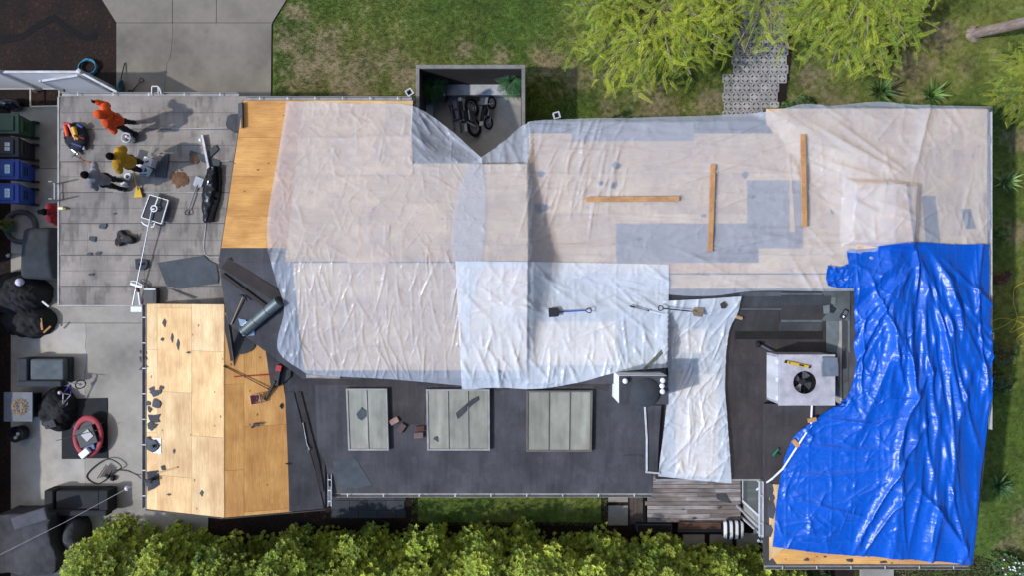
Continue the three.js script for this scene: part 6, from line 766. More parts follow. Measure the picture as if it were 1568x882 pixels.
// ---------------------------------------------------------------- in the courtyard
{
  const bike = (label, A, B, up, r, mb, white) => { const o = thing('dirt_bike', label, 'motorbike', 'dirt bikes in the courtyard'), k = cycle(o, A, B, up, r, null, r * 0.2), t = (a, b, rr, m, n) => obj(n, [cyl(a, b, rr)], m, o), s = r / 0.24; t(k.at(0, 0, 0.07), k.at(0.42, 0.02, 0.05), 0.024, M.steel, 'swingarm'); t(k.at(0, 0, -0.07), k.at(0.42, 0.02, -0.05), 0.024, M.steel, 'swingarm'); t(k.at(0.98, 0, 0.07), k.at(0.8, 0.5 * s, 0.06), 0.026, white, 'fork'); t(k.at(0.98, 0, -0.07), k.at(0.8, 0.5 * s, -0.06), 0.026, white, 'fork'); t(k.at(0.78, 0.58 * s, -0.3), k.at(0.78, 0.58 * s, 0.3), 0.016, M.black, 'handlebar'); const G = (n, T0, K, w, h, l, m) => { const g = new RoundedBoxGeometry(l, h, w, 3, 0.04), c = k.at(T0, K); g.applyMatrix4(new THREE.Matrix4().makeBasis(k.d, k.u, k.n)); g.translate(...c); obj(n, [g], m, o); }; G('engine', 0.48, 0.1 * s, 0.2, 0.28 * s, 0.34 * s, M.steel); G('fuel_tank', 0.6, 0.4 * s, 0.18, 0.16 * s, 0.36 * s, mb); G('seat', 0.3, 0.46 * s, 0.14, 0.09, 0.55 * s, M.black); G('rear_fender', 0.02, 0.46 * s, 0.14, 0.03, 0.4 * s, white); G('front_fender', 0.98, 0.36 * s, 0.12, 0.03, 0.4 * s, white); return base(o); };
  bike('black dirt bike leaning low in the courtyard with one wheel near plastic', [P(722, 163, 0.4)[0], 0.3, P(722, 163, 0.4)[2]], [P(726, 195, 0.25)[0], 0.28, P(726, 195, 0.25)[2]], [-0.6, 0.7, 0.0], 0.27, mat('#3a3c42', 0.3), M.white);
  bike('small black dirt bike with white forks in the courtyard', [P(748, 188, 0.2)[0], 0.19, P(748, 188, 0.2)[2]], [P(753, 157, 0.2)[0], 0.19, P(753, 157, 0.2)[2]], [-0.62, 0.75, 0.05], 0.18, mat('#17181b', 0.4), mat('#d8cdc6', 0.4));
  const l = thing('hand_truck', 'blue hand truck lying on the courtyard floor behind the bikes', 'hand truck'), pp = (a, b, h = 0.12) => P(a, b, h); obj('rail', [bar(pp(688, 144), pp(696, 200), 0.05, 0.05)], mat('#26498c', 0.4), l); obj('rail', [bar(pp(698, 142), pp(706, 202), 0.05, 0.05)], mat('#26498c', 0.4), l); for (const [a, b, c, d] of [[689, 152, 699, 151], [691, 167, 701, 166], [694, 184, 703, 183]]) obj('rung', [bar(pp(a, b), pp(c, d), 0.04, 0.04)], mat('#26498c', 0.4), l); obj('handle', [tube([pp(689, 148, 0.14), pp(700, 140, 0.2), pp(709, 134, 0.22)], 0.025, 20, 6)], mat('#1f3c78', 0.4), l); obj('toe_plate', [bar(pp(690, 160, 0.06), pp(696, 182, 0.06), 0.14, 0.02)], M.black, l); base(l);
  scrap('black_piece', 'flat black piece spread on the courtyard floor', 'jacket', [[712, 150], [718, 143], [728, 140], [731, 136], [733, 136], [733, 140], [737, 142], [733, 147], [733, 154], [729, 154], [722, 158], [713, 155]], M.black, 0, null, 0.06, () => 0.14);  // flat black piece with an irregular outline, just above the floor
  const g = thing('scooter', 'small kick scooter with white headlamp against the courtyard ledge', 'scooter'), a = P(682, 147, 0.5), wm = (x, z) => { const w = part('wheel', g); obj('tyre', [turned(new THREE.TorusGeometry(0.09, 0.02, 8, 20), x, 0.14, z, 1.2)], M.rubber, w); }; wm(a[0], a[2]); wm(a[0] + 0.3, a[2] - 0.5); obj('deck', [bar([a[0], 0.16, a[2]], [a[0] + 0.3, 0.16, a[2] - 0.5], 0.1, 0.03)], M.black, g); obj('steering_tube', [cyl([a[0], 0.14, a[2]], [a[0] + 0.04, 0.75, a[2] - 0.04], 0.018)], M.black, g); obj('handlebar', [cyl([a[0] - 0.02, 0.75, a[2] - 0.2], [a[0] + 0.06, 0.75, a[2] + 0.14], 0.015)], M.black, g); obj('headlamp', [turned(new THREE.SphereGeometry(0.05, 12, 8), a[0], 0.68, a[2])], M.whiteGloss, g); base(g);
}
// ladder against the garage
{
  const o = thing('aluminium_ladder', 'aluminium ladder leaning on the garage roof edge', 'ladder'), za = -3.08, zb = -2.58, top = [-13.3, 3.3], bot = [-14.3, 0.03]; for (const z of [za, zb]) obj('ladder_rail', [bar([bot[0], bot[1], z], [top[0], top[1], z], 0.03, 0.09, [1, 0.3, 0])], M.alu, o); for (let i = 1; i < 11; i++) { const t = i / 11.2, x = lerp(bot[0], top[0], t), y = lerp(bot[1], top[1], t); obj('rung', [cyl([x, y, za], [x, y, zb], 0.018)], M.alu, o); } for (const z of [za, zb]) obj('rubber_foot', [bx(bot[0] - 0.06, bot[0] + 0.05, 0.03, 0.08, z - 0.03, z + 0.03, 0.01)], M.rubber, o); base(o);
}
base(tag(obj('yellow_hose', [tube([[1568, 432], [1553, 440], [1550, 460], [1556, 490], [1545, 510], [1556, 505], [1580, 490], [1560, 486], [1535, 500], [1518, 505], [1516, 495], [1530, 488], [1555, 492], [1580, 505], [1600, 520], [1562, 530], [1555, 520], [1570, 508]].map(([a, b]) => P(a, b, 0.03)), 0.014, 260, 5)], mat('#b8a12c', 0.6)), 'yellow hose looped on the lawn beside the tarp', 'hose', 'hoses'));
{ const c = P(1495, 872, 0.1); base(tag(obj('concrete_pad', [bx(c[0] - 3.9, c[0] - 2.8, 0, 0.12, c[2] - 0.2, c[2] + 0.5, 0.01)], M.conc2), 'pale concrete pad under the plywood eave below the tarp', 'concrete pad')); }
// neighbour's garage whose shade falls over the bins
{
  const o = thing('neighbour_garage', 'plain stucco garage beyond the boundary shading the bins', 'garage'); obj('wall', [bx(-23, -18.1, 0, 3.0, -5.2, -0.6)], M.stucco, o); obj('roof', [prism([[-23.3, -5.4], [-17.85, -5.4], [-17.85, -0.4], [-23.3, -0.4]], 3.2, 0.2)], M.feltOld, o); base(o);
  const f = thing('board_fence', 'brown board fence along the dark planting bed', 'fence'); for (let i = 0; i < 74; i++) { const z = -0.3 + i * 0.155; obj('board', [bx(-17.72, -17.69, 0.05, 1.95 + 0.02 * Math.sin(i * 7.3), z, z + 0.145)], M.woodDark, f); } obj('rail', [bx(-17.78, -17.722, 0.4, 0.48, -0.3, 11.2), bx(-17.78, -17.722, 1.5, 1.58, -0.3, 11.2)], M.woodDark, f); for (const z of [-0.25, 2.2, 4.6, 7, 9.4, 11.1]) obj('post', [bx(-17.88, -17.785, 0, 1.9, z, z + 0.1)], M.woodDark, f); base(f);
}

// ---------------------------------------------------------------- trees, hedge, plants
function leafMat(c, tr = 0.35) { return mat(c, 0.65, { transmission: tr, thickness: 0 }); }
function rosetteGeo(n, len, wid, droop, seed) { const q = rng(seed), pos = []; for (let k = 0; k < n; k++) { const a = k * 2.4 + q() * 0.5, e = 0.25 + 0.9 * (k / n), l = len * (0.7 + 0.5 * q()), dx = Math.cos(a), dz = Math.sin(a), c = Math.cos(e), s = Math.sin(e), w = wid * (0.8 + 0.4 * q()), mx = dx * c * l * 0.5, my = s * l * 0.55, mz = dz * c * l * 0.5, tx = dx * c * l, ty = s * l - droop * l, tz = dz * c * l; pos.push(0, 0, 0, mx - dz * w, my, mz + dx * w, tx, ty, tz, 0, 0, 0, tx, ty, tz, mx + dz * w, my, mz - dx * w); } const g = new THREE.BufferGeometry(); g.setAttribute('position', new THREE.Float32BufferAttribute(pos, 3)); g.computeVertexNormals(); return g; }
function frondGeo(n, len, leafL, leafW, droop, seed) { const q = rng(seed), pos = []; const at = (t) => [t * len, 0.16 * len * t - droop * len * t * t, 0.04 * len * Math.sin(t * 3)]; for (let k = 0; k < n; k++) { const t = 0.12 + 0.88 * k / n, p = at(t), s = k % 2 ? 1 : -1, l = leafL * (1.1 - 0.6 * t) * (0.8 + 0.4 * q()), dx = 0.55, dz = s * 0.83, dy = -0.15 + q() * 0.3, w = leafW, m = [p[0] + dx * l * 0.5, p[1] + dy * l * 0.5 + 0.004, p[2] + dz * l * 0.5], e = [p[0] + dx * l, p[1] + dy * l - 0.01, p[2] + dz * l]; pos.push(...p, m[0] - dz * w, m[1], m[2] + dx * w, ...e, ...p, ...e, m[0] + dz * w, m[1], m[2] - dx * w); } for (let k = 0; k < 4; k++) { const a = at(k / 4), b = at((k + 1) / 4); pos.push(a[0], a[1], a[2] - 0.004, a[0], a[1], a[2] + 0.004, b[0], b[1], b[2]); } const g = new THREE.BufferGeometry(); g.setAttribute('position', new THREE.Float32BufferAttribute(pos, 3)); g.computeVertexNormals(); return g; }
function scatter(name, geo, m, list, parent) { const im = new THREE.InstancedMesh(geo, m, list.length), m4 = new THREE.Matrix4(), c = new THREE.Color(); list.forEach((e, i) => { m4.compose(e.p, e.q, new THREE.Vector3(e.s, e.s, e.s)); im.setMatrixAt(i, m4); im.setColorAt(i, c.setRGB(...e.c)); }); im.name = name; im.castShadow = im.receiveShadow = true; im.userData.kind = 'stuff'; parent.add(im); return im; }
const UP = new THREE.Vector3(0, 1, 0);
function aim(n, spin) { return new THREE.Quaternion().setFromUnitVectors(UP, n).multiply(new THREE.Quaternion().setFromAxisAngle(UP, spin)); }
const ros = [rosetteGeo(9, 0.085, 0.016, 0.15, 3), rosetteGeo(11, 0.075, 0.017, 0.1, 4)], hedgeM = leafMat('#ffffff', 0.3);
function hedgeShrub(label, x, z, h, rx, rz, seed, n, tint) {
  const o = thing('hedge_shrub', label, 'shrub', 'clipped shrubs of the hedge'), q = rng(seed), list = [], clumps = [];
  o.position.set(x, 0, z); obj('trunk', [tube([[0, 0, 0], [0.05, h * 0.3, 0.03], [-0.04, h * 0.65, 0]], 0.06, 12, 7), tube([[0.03, h * 0.25, 0], [0.4, h * 0.55, 0.15], [0.5, h * 0.75, 0.2]], 0.035, 10, 6), tube([[0, h * 0.3, 0], [-0.4, h * 0.55, -0.2], [-0.6, h * 0.8, -0.15]], 0.035, 10, 6)], M.bark, o);
  for (let k = 0; k < 90; k++) { const a = q() * 6.283, u = Math.sqrt(q()), y = q(); const rr = Math.sqrt(Math.max(0.05, 1 - Math.pow(Math.max(0, y - 0.35) / 0.72, 2.4))); clumps.push([Math.cos(a) * u * rx * rr, h * (0.1 + 0.9 * y) - 0.25, Math.sin(a) * u * rz * rr, 0.24 + q() * 0.3, 0.75 + q() * 0.5, q()]); }
  for (let i = 0; i < n; i++) { const c = clumps[(q() * clumps.length) | 0], v = new THREE.Vector3(q() - 0.5, q() * 1.25 - 0.4, q() - 0.5).normalize(), r = c[3] * (0.6 + 0.55 * q()); const y = c[5] * 0.65 + q() * 0.35, k = c[4] * (0.75 + q() * 0.5); list.push({ p: new THREE.Vector3(c[0] + v.x * r, Math.max(0.1, c[1] + v.y * r * 0.85), c[2] + v.z * r), q: aim(v.clone().lerp(UP, 0.45).normalize(), q() * 6), s: 1.0 + q() * 0.8, c: [lerp(0.11, 0.4, y) * k * tint, lerp(0.19, 0.43, y) * k * tint, lerp(0.025, 0.06, y) * k * tint] }); }
  scatter('crown', ros[seed % 2], hedgeM, list, o); return o;
}
const hs = [[160, 862, 2.5, 'leafy hedge shrub growing over the grey fabric cover'], [255, 868, 2.7, 'leafy hedge shrub below the outer eave of the bare plywood wing'], [350, 874, 2.8, 'leafy hedge shrub opposite the plywood gable ridge'], [450, 868, 3.0, 'tall pale tipped hedge shrub opposite the dark felt valley'], [545, 868, 3.0, 'leafy hedge shrub opposite the slate terrace'], [640, 870, 3.0, 'leafy hedge shrub opposite the narrow skylight'], [735, 868, 3.0, 'leafy hedge shrub opposite the middle skylight'], [830, 866, 3.0, 'leafy hedge shrub opposite the rusty framed skylight'], [925, 872, 2.9, 'leafy hedge shrub behind the stepping stone by deck step'], [1015, 876, 2.6, 'leafy hedge shrub behind the planter box'], [1105, 888, 2.3, 'leafy hedge shrub behind the stones below the striped cushion'], [1180, 892, 1.7, 'low hedge shrub at the corner of the tarp covered wing']];
hs.forEach(([a, b, h, lab], i) => { const p = P(a, b, h * 0.6); hedgeShrub(lab, p[0], p[2] + 0.35, h, 1.15, 1.0, 500 + i, 5200, 1.5); });
// second row, outside the picture's edge but casting into it
for (let i = 0; i < 7; i++) { const p = P(180 + i * 150, 940, 2); hedgeShrub('outer row hedge shrub behind the first hedge row', p[0], p[2] + 0.5, 3.3, 1.3, 1.0, 560 + i, 1100, 0.8); }
// feathery trees
const fronds = [frondGeo(30, 0.46, 0.085, 0.0085, 0.5, 11), frondGeo(26, 0.4, 0.08, 0.009, 0.7, 12)], frondM = leafMat('#ffffff', 0.35);
function featherTree(label, name, base0, top, h, rx, rz, seed, nb, per, tint = 1.25, trunkR = 0.13) {
  const o = thing(name, label, 'tree', 'feathery trees on the lawn'), q = rng(seed), list = [], limbs = []; o.position.set(base0[0], 0, base0[1]); const tx = top[0] - base0[0], tz = top[1] - base0[1];
  const tr = tube([[0, 0, 0], [tx * 0.3, h * 0.3, tz * 0.3], [tx * 0.75, h * 0.62, tz * 0.75]], trunkR, 16, 9); obj('trunk', [tr], M.bark, o);
  for (let b = 0; b < nb; b++) { const a = b / nb * 6.283 + q() * 0.5, L = 0.35 + 0.65 * Math.sqrt(q()), ex = tx + Math.cos(a) * rx * L, ez = tz + Math.sin(a) * rz * L, ey = h * (0.72 + 0.3 * q() * (1.2 - L)); const A = [tx * 0.7, h * 0.58, tz * 0.7], Mi = [lerp(A[0], ex, 0.5), lerp(A[1], ey, 0.72), lerp(A[2], ez, 0.5)], B = [ex, ey, ez]; limbs.push(tube([A, Mi, B], 0.022, 10, 5)); const cur = new THREE.CatmullRomCurve3([A, Mi, B].map(V)), tone = q();
    for (let i = 0; i < per; i++) { const t = 0.35 + 0.65 * q(), p = cur.getPoint(t), az = (q() < 0.45 ? a : q() * 6.283) + (q() - 0.5) * 2.6, pitch = (q() - 0.4) * 1.1; p.x += (q() - 0.5) * 0.7; p.z += (q() - 0.5) * 0.7; p.y += (q() - 0.4) * 0.4; const y = tone * 0.6 + q() * 0.4, k = (0.75 + q() * 0.5) * tint; list.push({ p, q: new THREE.Quaternion().setFromEuler(new THREE.Euler((q() - 0.5) * 0.9, -az, pitch, 'YXZ')), s: 0.7 + q() * 0.6, c: [lerp(0.12, 0.5, y) * k, lerp(0.22, 0.52, y) * k, lerp(0.02, 0.05, y) * k] }); } }
  obj('branches', limbs, M.bark, o); scatter('crown', fronds[seed % 2], frondM, list, o); return o;
}
const W2 = (px, py, h) => xz(P(px, py, h));
featherTree('feathery yellow green tree over the lawn beside the pierced paver path', 'feathery_tree', W2(1020, 10, 0), W2(1000, 8, 2.6), 2.8, 2.85, 2.3, 601, 90, 32);
featherTree('feathery tree overhanging the far side of the pierced paver path', 'feathery_tree', W2(1330, -40, 0), W2(1320, -12, 2.6), 2.8, 2.45, 2.4, 602, 78, 27);
featherTree('slender feathery sapling arching over the upper paver path', 'feathery_tree', W2(1180, -60, 0), W2(1178, -6, 2.4), 2.6, 1.5, 1.7, 604, 18, 12);
featherTree('feathery tree at the lawn corner beyond the pale leaning trunk', 'feathery_tree', W2(1600, 120, 0), W2(1600, 128, 2.2), 2.4, 1.5, 1.1, 603, 26, 44, 0.95);
{ // pale trunk
  const o = thing('tall_tree', 'pale bare trunk of a tall tree leaning away over the lawn', 'tree'), A = P(1488, 52, 0), B = P(1575, 32, 1.9), C2 = P(1720, -10, 4.2); obj('trunk', [tube([A, P(1530, 43, 1.0), B, C2], 0.17, 30, 14)], mat('#ffffff', 0.95, { map: T.bark, ...bump(T.bark, 0.015) }), o); obj('root_flare', [lathe([[0.3, 0], [0.22, 0.08], [0.16, 0.22]], A[0] + 0.05, 0, A[2], 14)], M.bark, o); const q = rng(9), list = []; for (let i = 0; i < 500; i++) { const v = new THREE.Vector3(q() - 0.5, q() - 0.5, q() - 0.5).normalize().multiplyScalar(1.2 * Math.cbrt(q())); list.push({ p: V(C2).add(v).add(new THREE.Vector3(1.0, 0.6, -0.4)), q: new THREE.Quaternion().setFromEuler(new THREE.Euler(q() - 0.5, q() * 6.28, q() - 0.5)), s: 1, c: [0.12, 0.2, 0.03] }); } scatter('crown', fronds[0], frondM, list, o); base(o);
}
// spiky plants and shrubs by the wall
const bladeGeo = (() => { const pos = []; const at = (t) => [t * 0.5, 0.32 * t - 0.2 * t * t, 0]; for (let k = 0; k < 4; k++) { const a = at(k / 4), b = at((k + 1) / 4), w0 = 0.035 * (1 - (k / 4) ** 2), w1 = 0.035 * (1 - ((k + 1) / 4) ** 2); pos.push(a[0], a[1] + w0 * 0.3, -w0, a[0], a[1], 0, b[0], b[1], 0, a[0], a[1] + w0 * 0.3, -w0, b[0], b[1], 0, b[0], b[1] + w1 * 0.3, -w1, a[0], a[1], 0, a[0], a[1] + w0 * 0.3, w0, b[0], b[1] + w1 * 0.3, w1, a[0], a[1], 0, b[0], b[1] + w1 * 0.3, w1, b[0], b[1], 0); } const g = new THREE.BufferGeometry(); g.setAttribute('position', new THREE.Float32BufferAttribute(pos, 3)); g.computeVertexNormals(); return uvm(g); })();
function spiky(label, px, py, s, n, seed, cs = ['#4a6638', '#32502c', '#66803f']) { const o = thing('spiky_plant', label, 'plant', 'spiky plants by the house wall'), q = rng(seed), p = P(px, py, 0.25), ms = cs.map((c) => mat(c, 0.5)); o.position.set(p[0], 0, p[2]); for (let k = 0; k < n; k++) { const m = new THREE.Mesh(bladeGeo, ms[(q() * 3) | 0]); m.name = 'leaf'; m.rotation.set(0, k * 2.4 + q() * 0.4, 0.2 + 0.9 * (k / n), 'YXZ'); m.scale.setScalar(s * (0.75 + q() * 0.5)); m.position.y = 0.06; m.castShadow = m.receiveShadow = true; o.add(m); } obj('stem', [cyl([0, 0, 0], [0, 0.14 * s, 0], 0.05 * s)], M.bark, o); }
spiky('spiky agave plant peeping out at the peak of plastic sheet edge', 1346, 141, 1.35, 44, 1); spiky('smaller bright spiky plant next to the agave at the eave', 1425, 146, 1.2, 34, 2, ['#557a36', '#3f6630', '#6f9044']); spiky('broad leaved spiky plant in the wall shade beside the plastic sheet', 1538, 278, 1.15, 26, 3, ['#6f8f4e', '#55764a', '#88a05a']); spiky('dark spiky plant in the wall shade beside the tarp', 1530, 745, 1.1, 34, 4, ['#3c6838', '#2f5530', '#568048']);
function bush(label, px, py, r, h, n, seed, ya, yb, flowers) { const o = thing('leafy_bush', label, 'bush', 'bushes around the lawn'), q = rng(seed), p = P(px, py, h * 0.5), list = []; o.position.set(p[0], 0, p[2]); for (let i = 0; i < n; i++) { const v = new THREE.Vector3(q() - 0.5, q() * 0.9, q() - 0.5).normalize(), l = Math.cbrt(q()) * (0.7 + 0.5 * fbm(v.x * 2 + 5, v.z * 2 + 5, 2, seed)); list.push({ p: new THREE.Vector3(v.x * r * l, 0.08 + v.y * h * l, v.z * r * l), q: aim(v, q() * 6), s: 0.9 + q(), c: [lerp(ya[0], yb[0], q()), lerp(ya[1], yb[1], q()), lerp(ya[2], yb[2], q())] }); } obj('stem', [0, 1, 2].map((k) => cyl([0, 0, 0], [Math.cos(k * 2.1) * r * 0.5, h * 0.6, Math.sin(k * 2.1) * r * 0.5], 0.012)), M.bark, o); scatter('foliage', ros[0], hedgeM, list, o); if (flowers) { const fl = []; for (let i = 0; i < flowers; i++) { const v = new THREE.Vector3(q() - 0.5, q() * 0.6 + 0.3, q() - 0.5).normalize(); fl.push(turned(new THREE.IcosahedronGeometry(0.03, 0), v.x * r, v.y * h + 0.1, v.z * r)); } obj('flowers', fl, M.whiteGloss, o); } }
const gA = [0.05, 0.09, 0.02], gB = [0.14, 0.2, 0.05];
bush('bush with white flowers below the lawn corner', 1545, 868, 0.55, 0.5, 420, 701, gA, [0.16, 0.26, 0.06], 26); bush('sparse yellowish bush in the wall shade beside the yellow hose', 1532, 545, 0.4, 0.7, 150, 702, gA, [0.22, 0.2, 0.06]); bush('sparse low bush in the wall shade below the yellow hose', 1528, 585, 0.4, 0.5, 120, 703, gA, gB); bush('small reddish brown seedling bush in the wall shade', 1533, 423, 0.25, 0.3, 60, 704, [0.12, 0.07, 0.03], [0.25, 0.14, 0.06]); bush('small bright green weed in the wall shade', 1533, 352, 0.2, 0.3, 60, 705, gB, [0.25, 0.3, 0.06]); bush('low weedy bush between paver path and plastic edge', 1205, 168, 0.3, 0.25, 130, 706, gA, gB); bush('low weedy bush along the eave next to the path weeds', 1228, 160, 0.3, 0.25, 110, 707, gA, gB); bush('grassy weed clump in the dark boundary bed by the drain hose', 14, 345, 0.25, 0.3, 70, 708, gB, [0.25, 0.26, 0.08]); bush('low shrub under the hedge end beneath tarp eave', 1250, 880, 0.5, 0.4, 260, 709, gA, gB);
function potted(label, px, py, seed, h) { const o = thing('potted_plant', label, 'potted plant', 'potted plants in the courtyard'), q = rng(seed), p = P(px, py, 0.7), list = []; o.position.set(p[0], 0.035, p[2]); obj('pot', [lathe([[0.001, 0], [0.15, 0], [0.2, 0.32], [0.18, 0.32], [0.14, 0.06], [0.001, 0.06]], 0, 0, 0, 20)], mat('#5b4a40', 0.8), o); obj('stem', [cyl([0, 0.06, 0], [0.03, h * 0.8, 0], 0.02, 0.012)], M.bark, o); for (let i = 0; i < 120; i++) { const a = q() * 6.28, y = 0.4 + q() * (h - 0.4); list.push({ p: new THREE.Vector3(Math.cos(a) * 0.06, y, Math.sin(a) * 0.06), q: new THREE.Quaternion().setFromEuler(new THREE.Euler(0, -a, 0.5 * q(), 'YXZ')), s: 0.7 + q() * 0.4, c: (() => { const k = 0.45 + q(); return [0.06 * k, 0.2 * k, 0.06 * k]; })() }); } scatter('foliage', fronds[1], frondM, list, o); }
potted('bushy potted plant in the shaded courtyard corner', 664, 135, 801, 1.1); potted('leafy potted plant in the sunlit courtyard corner', 783, 130, 802, 1.25);
{ // street tree beyond the boundary that shades the yard corner
  const o = thing('boundary_tree', 'broad tree beyond the board fence shading the yard corner', 'tree'), q = rng(811), list = [], b = [-19.6, 12.2]; o.position.set(b[0], 0, b[1]); obj('trunk', [tube([[0, 0, 0], [0.1, 1.4, 0], [0.2, 3.2, -0.1]], 0.16, 12, 9)], M.bark, o); for (let i = 0; i < 3800; i++) { const v = new THREE.Vector3(q() - 0.5, q() - 0.5, q() - 0.5).normalize(), l = Math.cbrt(q()) * (0.75 + 0.4 * fbm(v.x * 2 + 9, v.z * 2 + v.y, 2, 5)); list.push({ p: new THREE.Vector3(v.x * 2.1 * l, 4.1 + v.y * 1.4 * l, v.z * 2.1 * l), q: aim(v, q() * 6), s: 1.5 + q(), c: [0.08, 0.14, 0.03] }); } scatter('crown', ros[1], hedgeM, list, o);
}


// ---------------------------------------------------------------- people
function person(o) {                              // local frame: y up, facing +z, the person's right hand towards -x
  const J = { hipL: [0.09, 0.93, 0], hipR: [-0.09, 0.93, 0], kneeL: [0.1, 0.5, 0.02], kneeR: [-0.1, 0.5, 0.02], ankL: [0.11, 0.08, -0.02], ankR: [-0.11, 0.08, -0.02], toeL: [0.13, 0.04, 0.16], toeR: [-0.13, 0.04, 0.16], pel: [0, 0.96, 0], waist: [0, 1.1, 0.01], chest: [0, 1.32, 0.0], shL: [0.19, 1.42, 0], shR: [-0.19, 1.42, 0], neck: [0, 1.5, 0.01], head: [0, 1.64, 0.04], elL: [0.27, 1.14, -0.02], elR: [-0.27, 1.14, -0.02], wrL: [0.27, 0.9, 0.1], wrR: [-0.27, 0.9, 0.1], ...o.pose };
  const B = (a, b, ra, rb) => [J[a], J[b], ra, rb];
  const torso = [B('pel', 'waist', 0.145, 0.13), B('waist', 'chest', 0.13, 0.15), B('shL', 'shR', 0.075, 0.075), B('chest', 'neck', 0.12, 0.06)], arms = [B('shL', 'elL', 0.055, 0.042), B('elL', 'wrL', 0.042, 0.028), B('shR', 'elR', 0.055, 0.042), B('elR', 'wrR', 0.042, 0.028)], legs = [B('hipL', 'kneeL', 0.085, 0.058), B('kneeL', 'ankL', 0.056, 0.038), B('hipR', 'kneeR', 0.085, 0.058), B('kneeR', 'ankR', 0.056, 0.038)], feet = [B('ankL', 'toeL', 0.045, 0.035), B('ankR', 'toeR', 0.045, 0.035)], neck = [B('neck', 'head', 0.055, 0.055)];
  const all = [...torso, ...arms, ...legs, ...feet, ...neck], field = (bones, grow, k = 0.05) => (x, y, z) => { let d = 9; for (const [a, b, ra, rb] of bones) d = smin(d, cone([x, y, z], a, b, ra + grow, rb + grow), k); return d; };
  const bb = (bones, m) => { const mn = [9, 9, 9], mx = [-9, -9, -9]; for (const [a, b, ra, rb] of bones) for (const [p, r] of [[a, ra], [b, rb]]) for (let k = 0; k < 3; k++) { mn[k] = Math.min(mn[k], p[k] - r - m); mx[k] = Math.max(mx[k], p[k] + r + m); } return [mn, mx]; };
  const surf = (bones, grow, cell, k) => { const [a, b] = bb(bones, grow + 0.04), f = field(bones, grow, k); return nets(grow > 0.015 && cell > 0.015 ? (x, y, z) => f(x, y, z) + 0.03 * (fbm(x * 9 + y * 4, y * 13 + z * 9, 2, 77) - 0.5) : f, a, b, cell); };
  // head with face
  const h = J.head, head = nets((x, y, z) => { const X = x - h[0], Y = y - h[1], Z = z - h[2]; let d = (Math.hypot(X / 0.077, (Y - 0.03) / 0.105, (Z + 0.005) / 0.098) - 1) * 0.077; d = smin(d, Math.hypot(X / 0.055, (Y + 0.065) / 0.055, (Z - 0.03) / 0.06) * 0.055 - 0.055, 0.03); d = smin(d, cone([X, Y, Z], [0, 0.02, 0.09], [0, -0.015, 0.112], 0.009, 0.014), 0.012); for (const s of [-1, 1]) { d = smin(d, Math.hypot((X - s * 0.08) / 0.35, (Y - 0.005) / 1.1, Z + 0.005) - 0.024, 0.008); d = Math.max(d, 0.017 - Math.hypot(X - s * 0.031, Y - 0.022, Z - 0.1)); } d = Math.max(d, 0.008 - Math.hypot(X * 0.3, Y + 0.045, Z - 0.098)); return d; }, [h[0] - 0.12, h[1] - 0.15, h[2] - 0.13], [h[0] + 0.12, h[1] + 0.16, h[2] + 0.16], 0.008);
  const parts = [surf(all, 0, 0.018, 0.04), head];
  for (const s of ['L', 'R']) { const w = V(J['wr' + s]), e = V(J['el' + s]), d = w.clone().sub(e).normalize(), side = new THREE.Vector3(s === 'L' ? 1 : -1, 0, 0), n = new THREE.Vector3().crossVectors(d, new THREE.Vector3(0, 0, 1)).lengthSq() > 0.1 ? new THREE.Vector3().crossVectors(d, new THREE.Vector3(0, 0, 1)).normalize() : side, c = new THREE.Vector3().crossVectors(n, d).normalize(), at = (a, b, k) => w.clone().addScaledVector(d, a).addScaledVector(c, b).addScaledVector(n, k).toArray(), curl = o.grip ? 0.05 : 0.025, sg = s === 'L' ? 1 : -1, bones = [[at(0, 0, 0), at(0.05, 0, 0), 0.024, 0.026]]; [[-0.03, 0.074], [-0.01, 0.084], [0.011, 0.08], [0.03, 0.064]].forEach(([b, l]) => { bones.push([at(0.02, b * 0.8, 0), at(0.085, b, 0), 0.014, 0.0105]); bones.push([at(0.085, b, 0), at(0.085 + l * 0.5, b, -sg * curl * 0.5), 0.0105, 0.0095]); bones.push([at(0.085 + l * 0.5, b, -sg * curl * 0.5), at(0.085 + l * 0.8, b, -sg * curl * 1.3), 0.0095, 0.008]); }); bones.push([at(0.02, 0.028, 0), at(0.06, 0.056, -sg * 0.02), 0.014, 0.011]); bones.push([at(0.06, 0.056, -sg * 0.02), at(0.088, 0.05, -sg * 0.04), 0.011, 0.009]); parts.push(surf(bones, 0, 0.007, 0.008)); }
  const t = thing('person', o.label, 'person', 'roofers at work'); obj('body', parts, M.skin, t);
  const arm = o.sleeves === 'short' ? [B('shL', 'elL', 0.06, 0.06), B('shR', 'elR', 0.06, 0.06)] : arms; obj(o.topName, [surf([...torso, ...arm], o.puff || 0.032, 0.018, 0.05)], o.top, t);
  obj('trousers', [surf([...legs, B('hipL', 'hipR', 0.11, 0.11), B('pel', 'waist', 0.14, 0.12)], 0.02, 0.018, 0.05)], o.trousers || mat('#17181c', 0.9, { map: T.mottle }), t);
  for (const s of ['L', 'R']) obj('shoe', [surf([[J['ank' + s], J['toe' + s], 0.05, 0.045], [J['ank' + s].map((v, k) => v + [0, 0.05, -0.02][k]), J['ank' + s], 0.045, 0.05]], 0.012, 0.016, 0.03)], M.black, t);
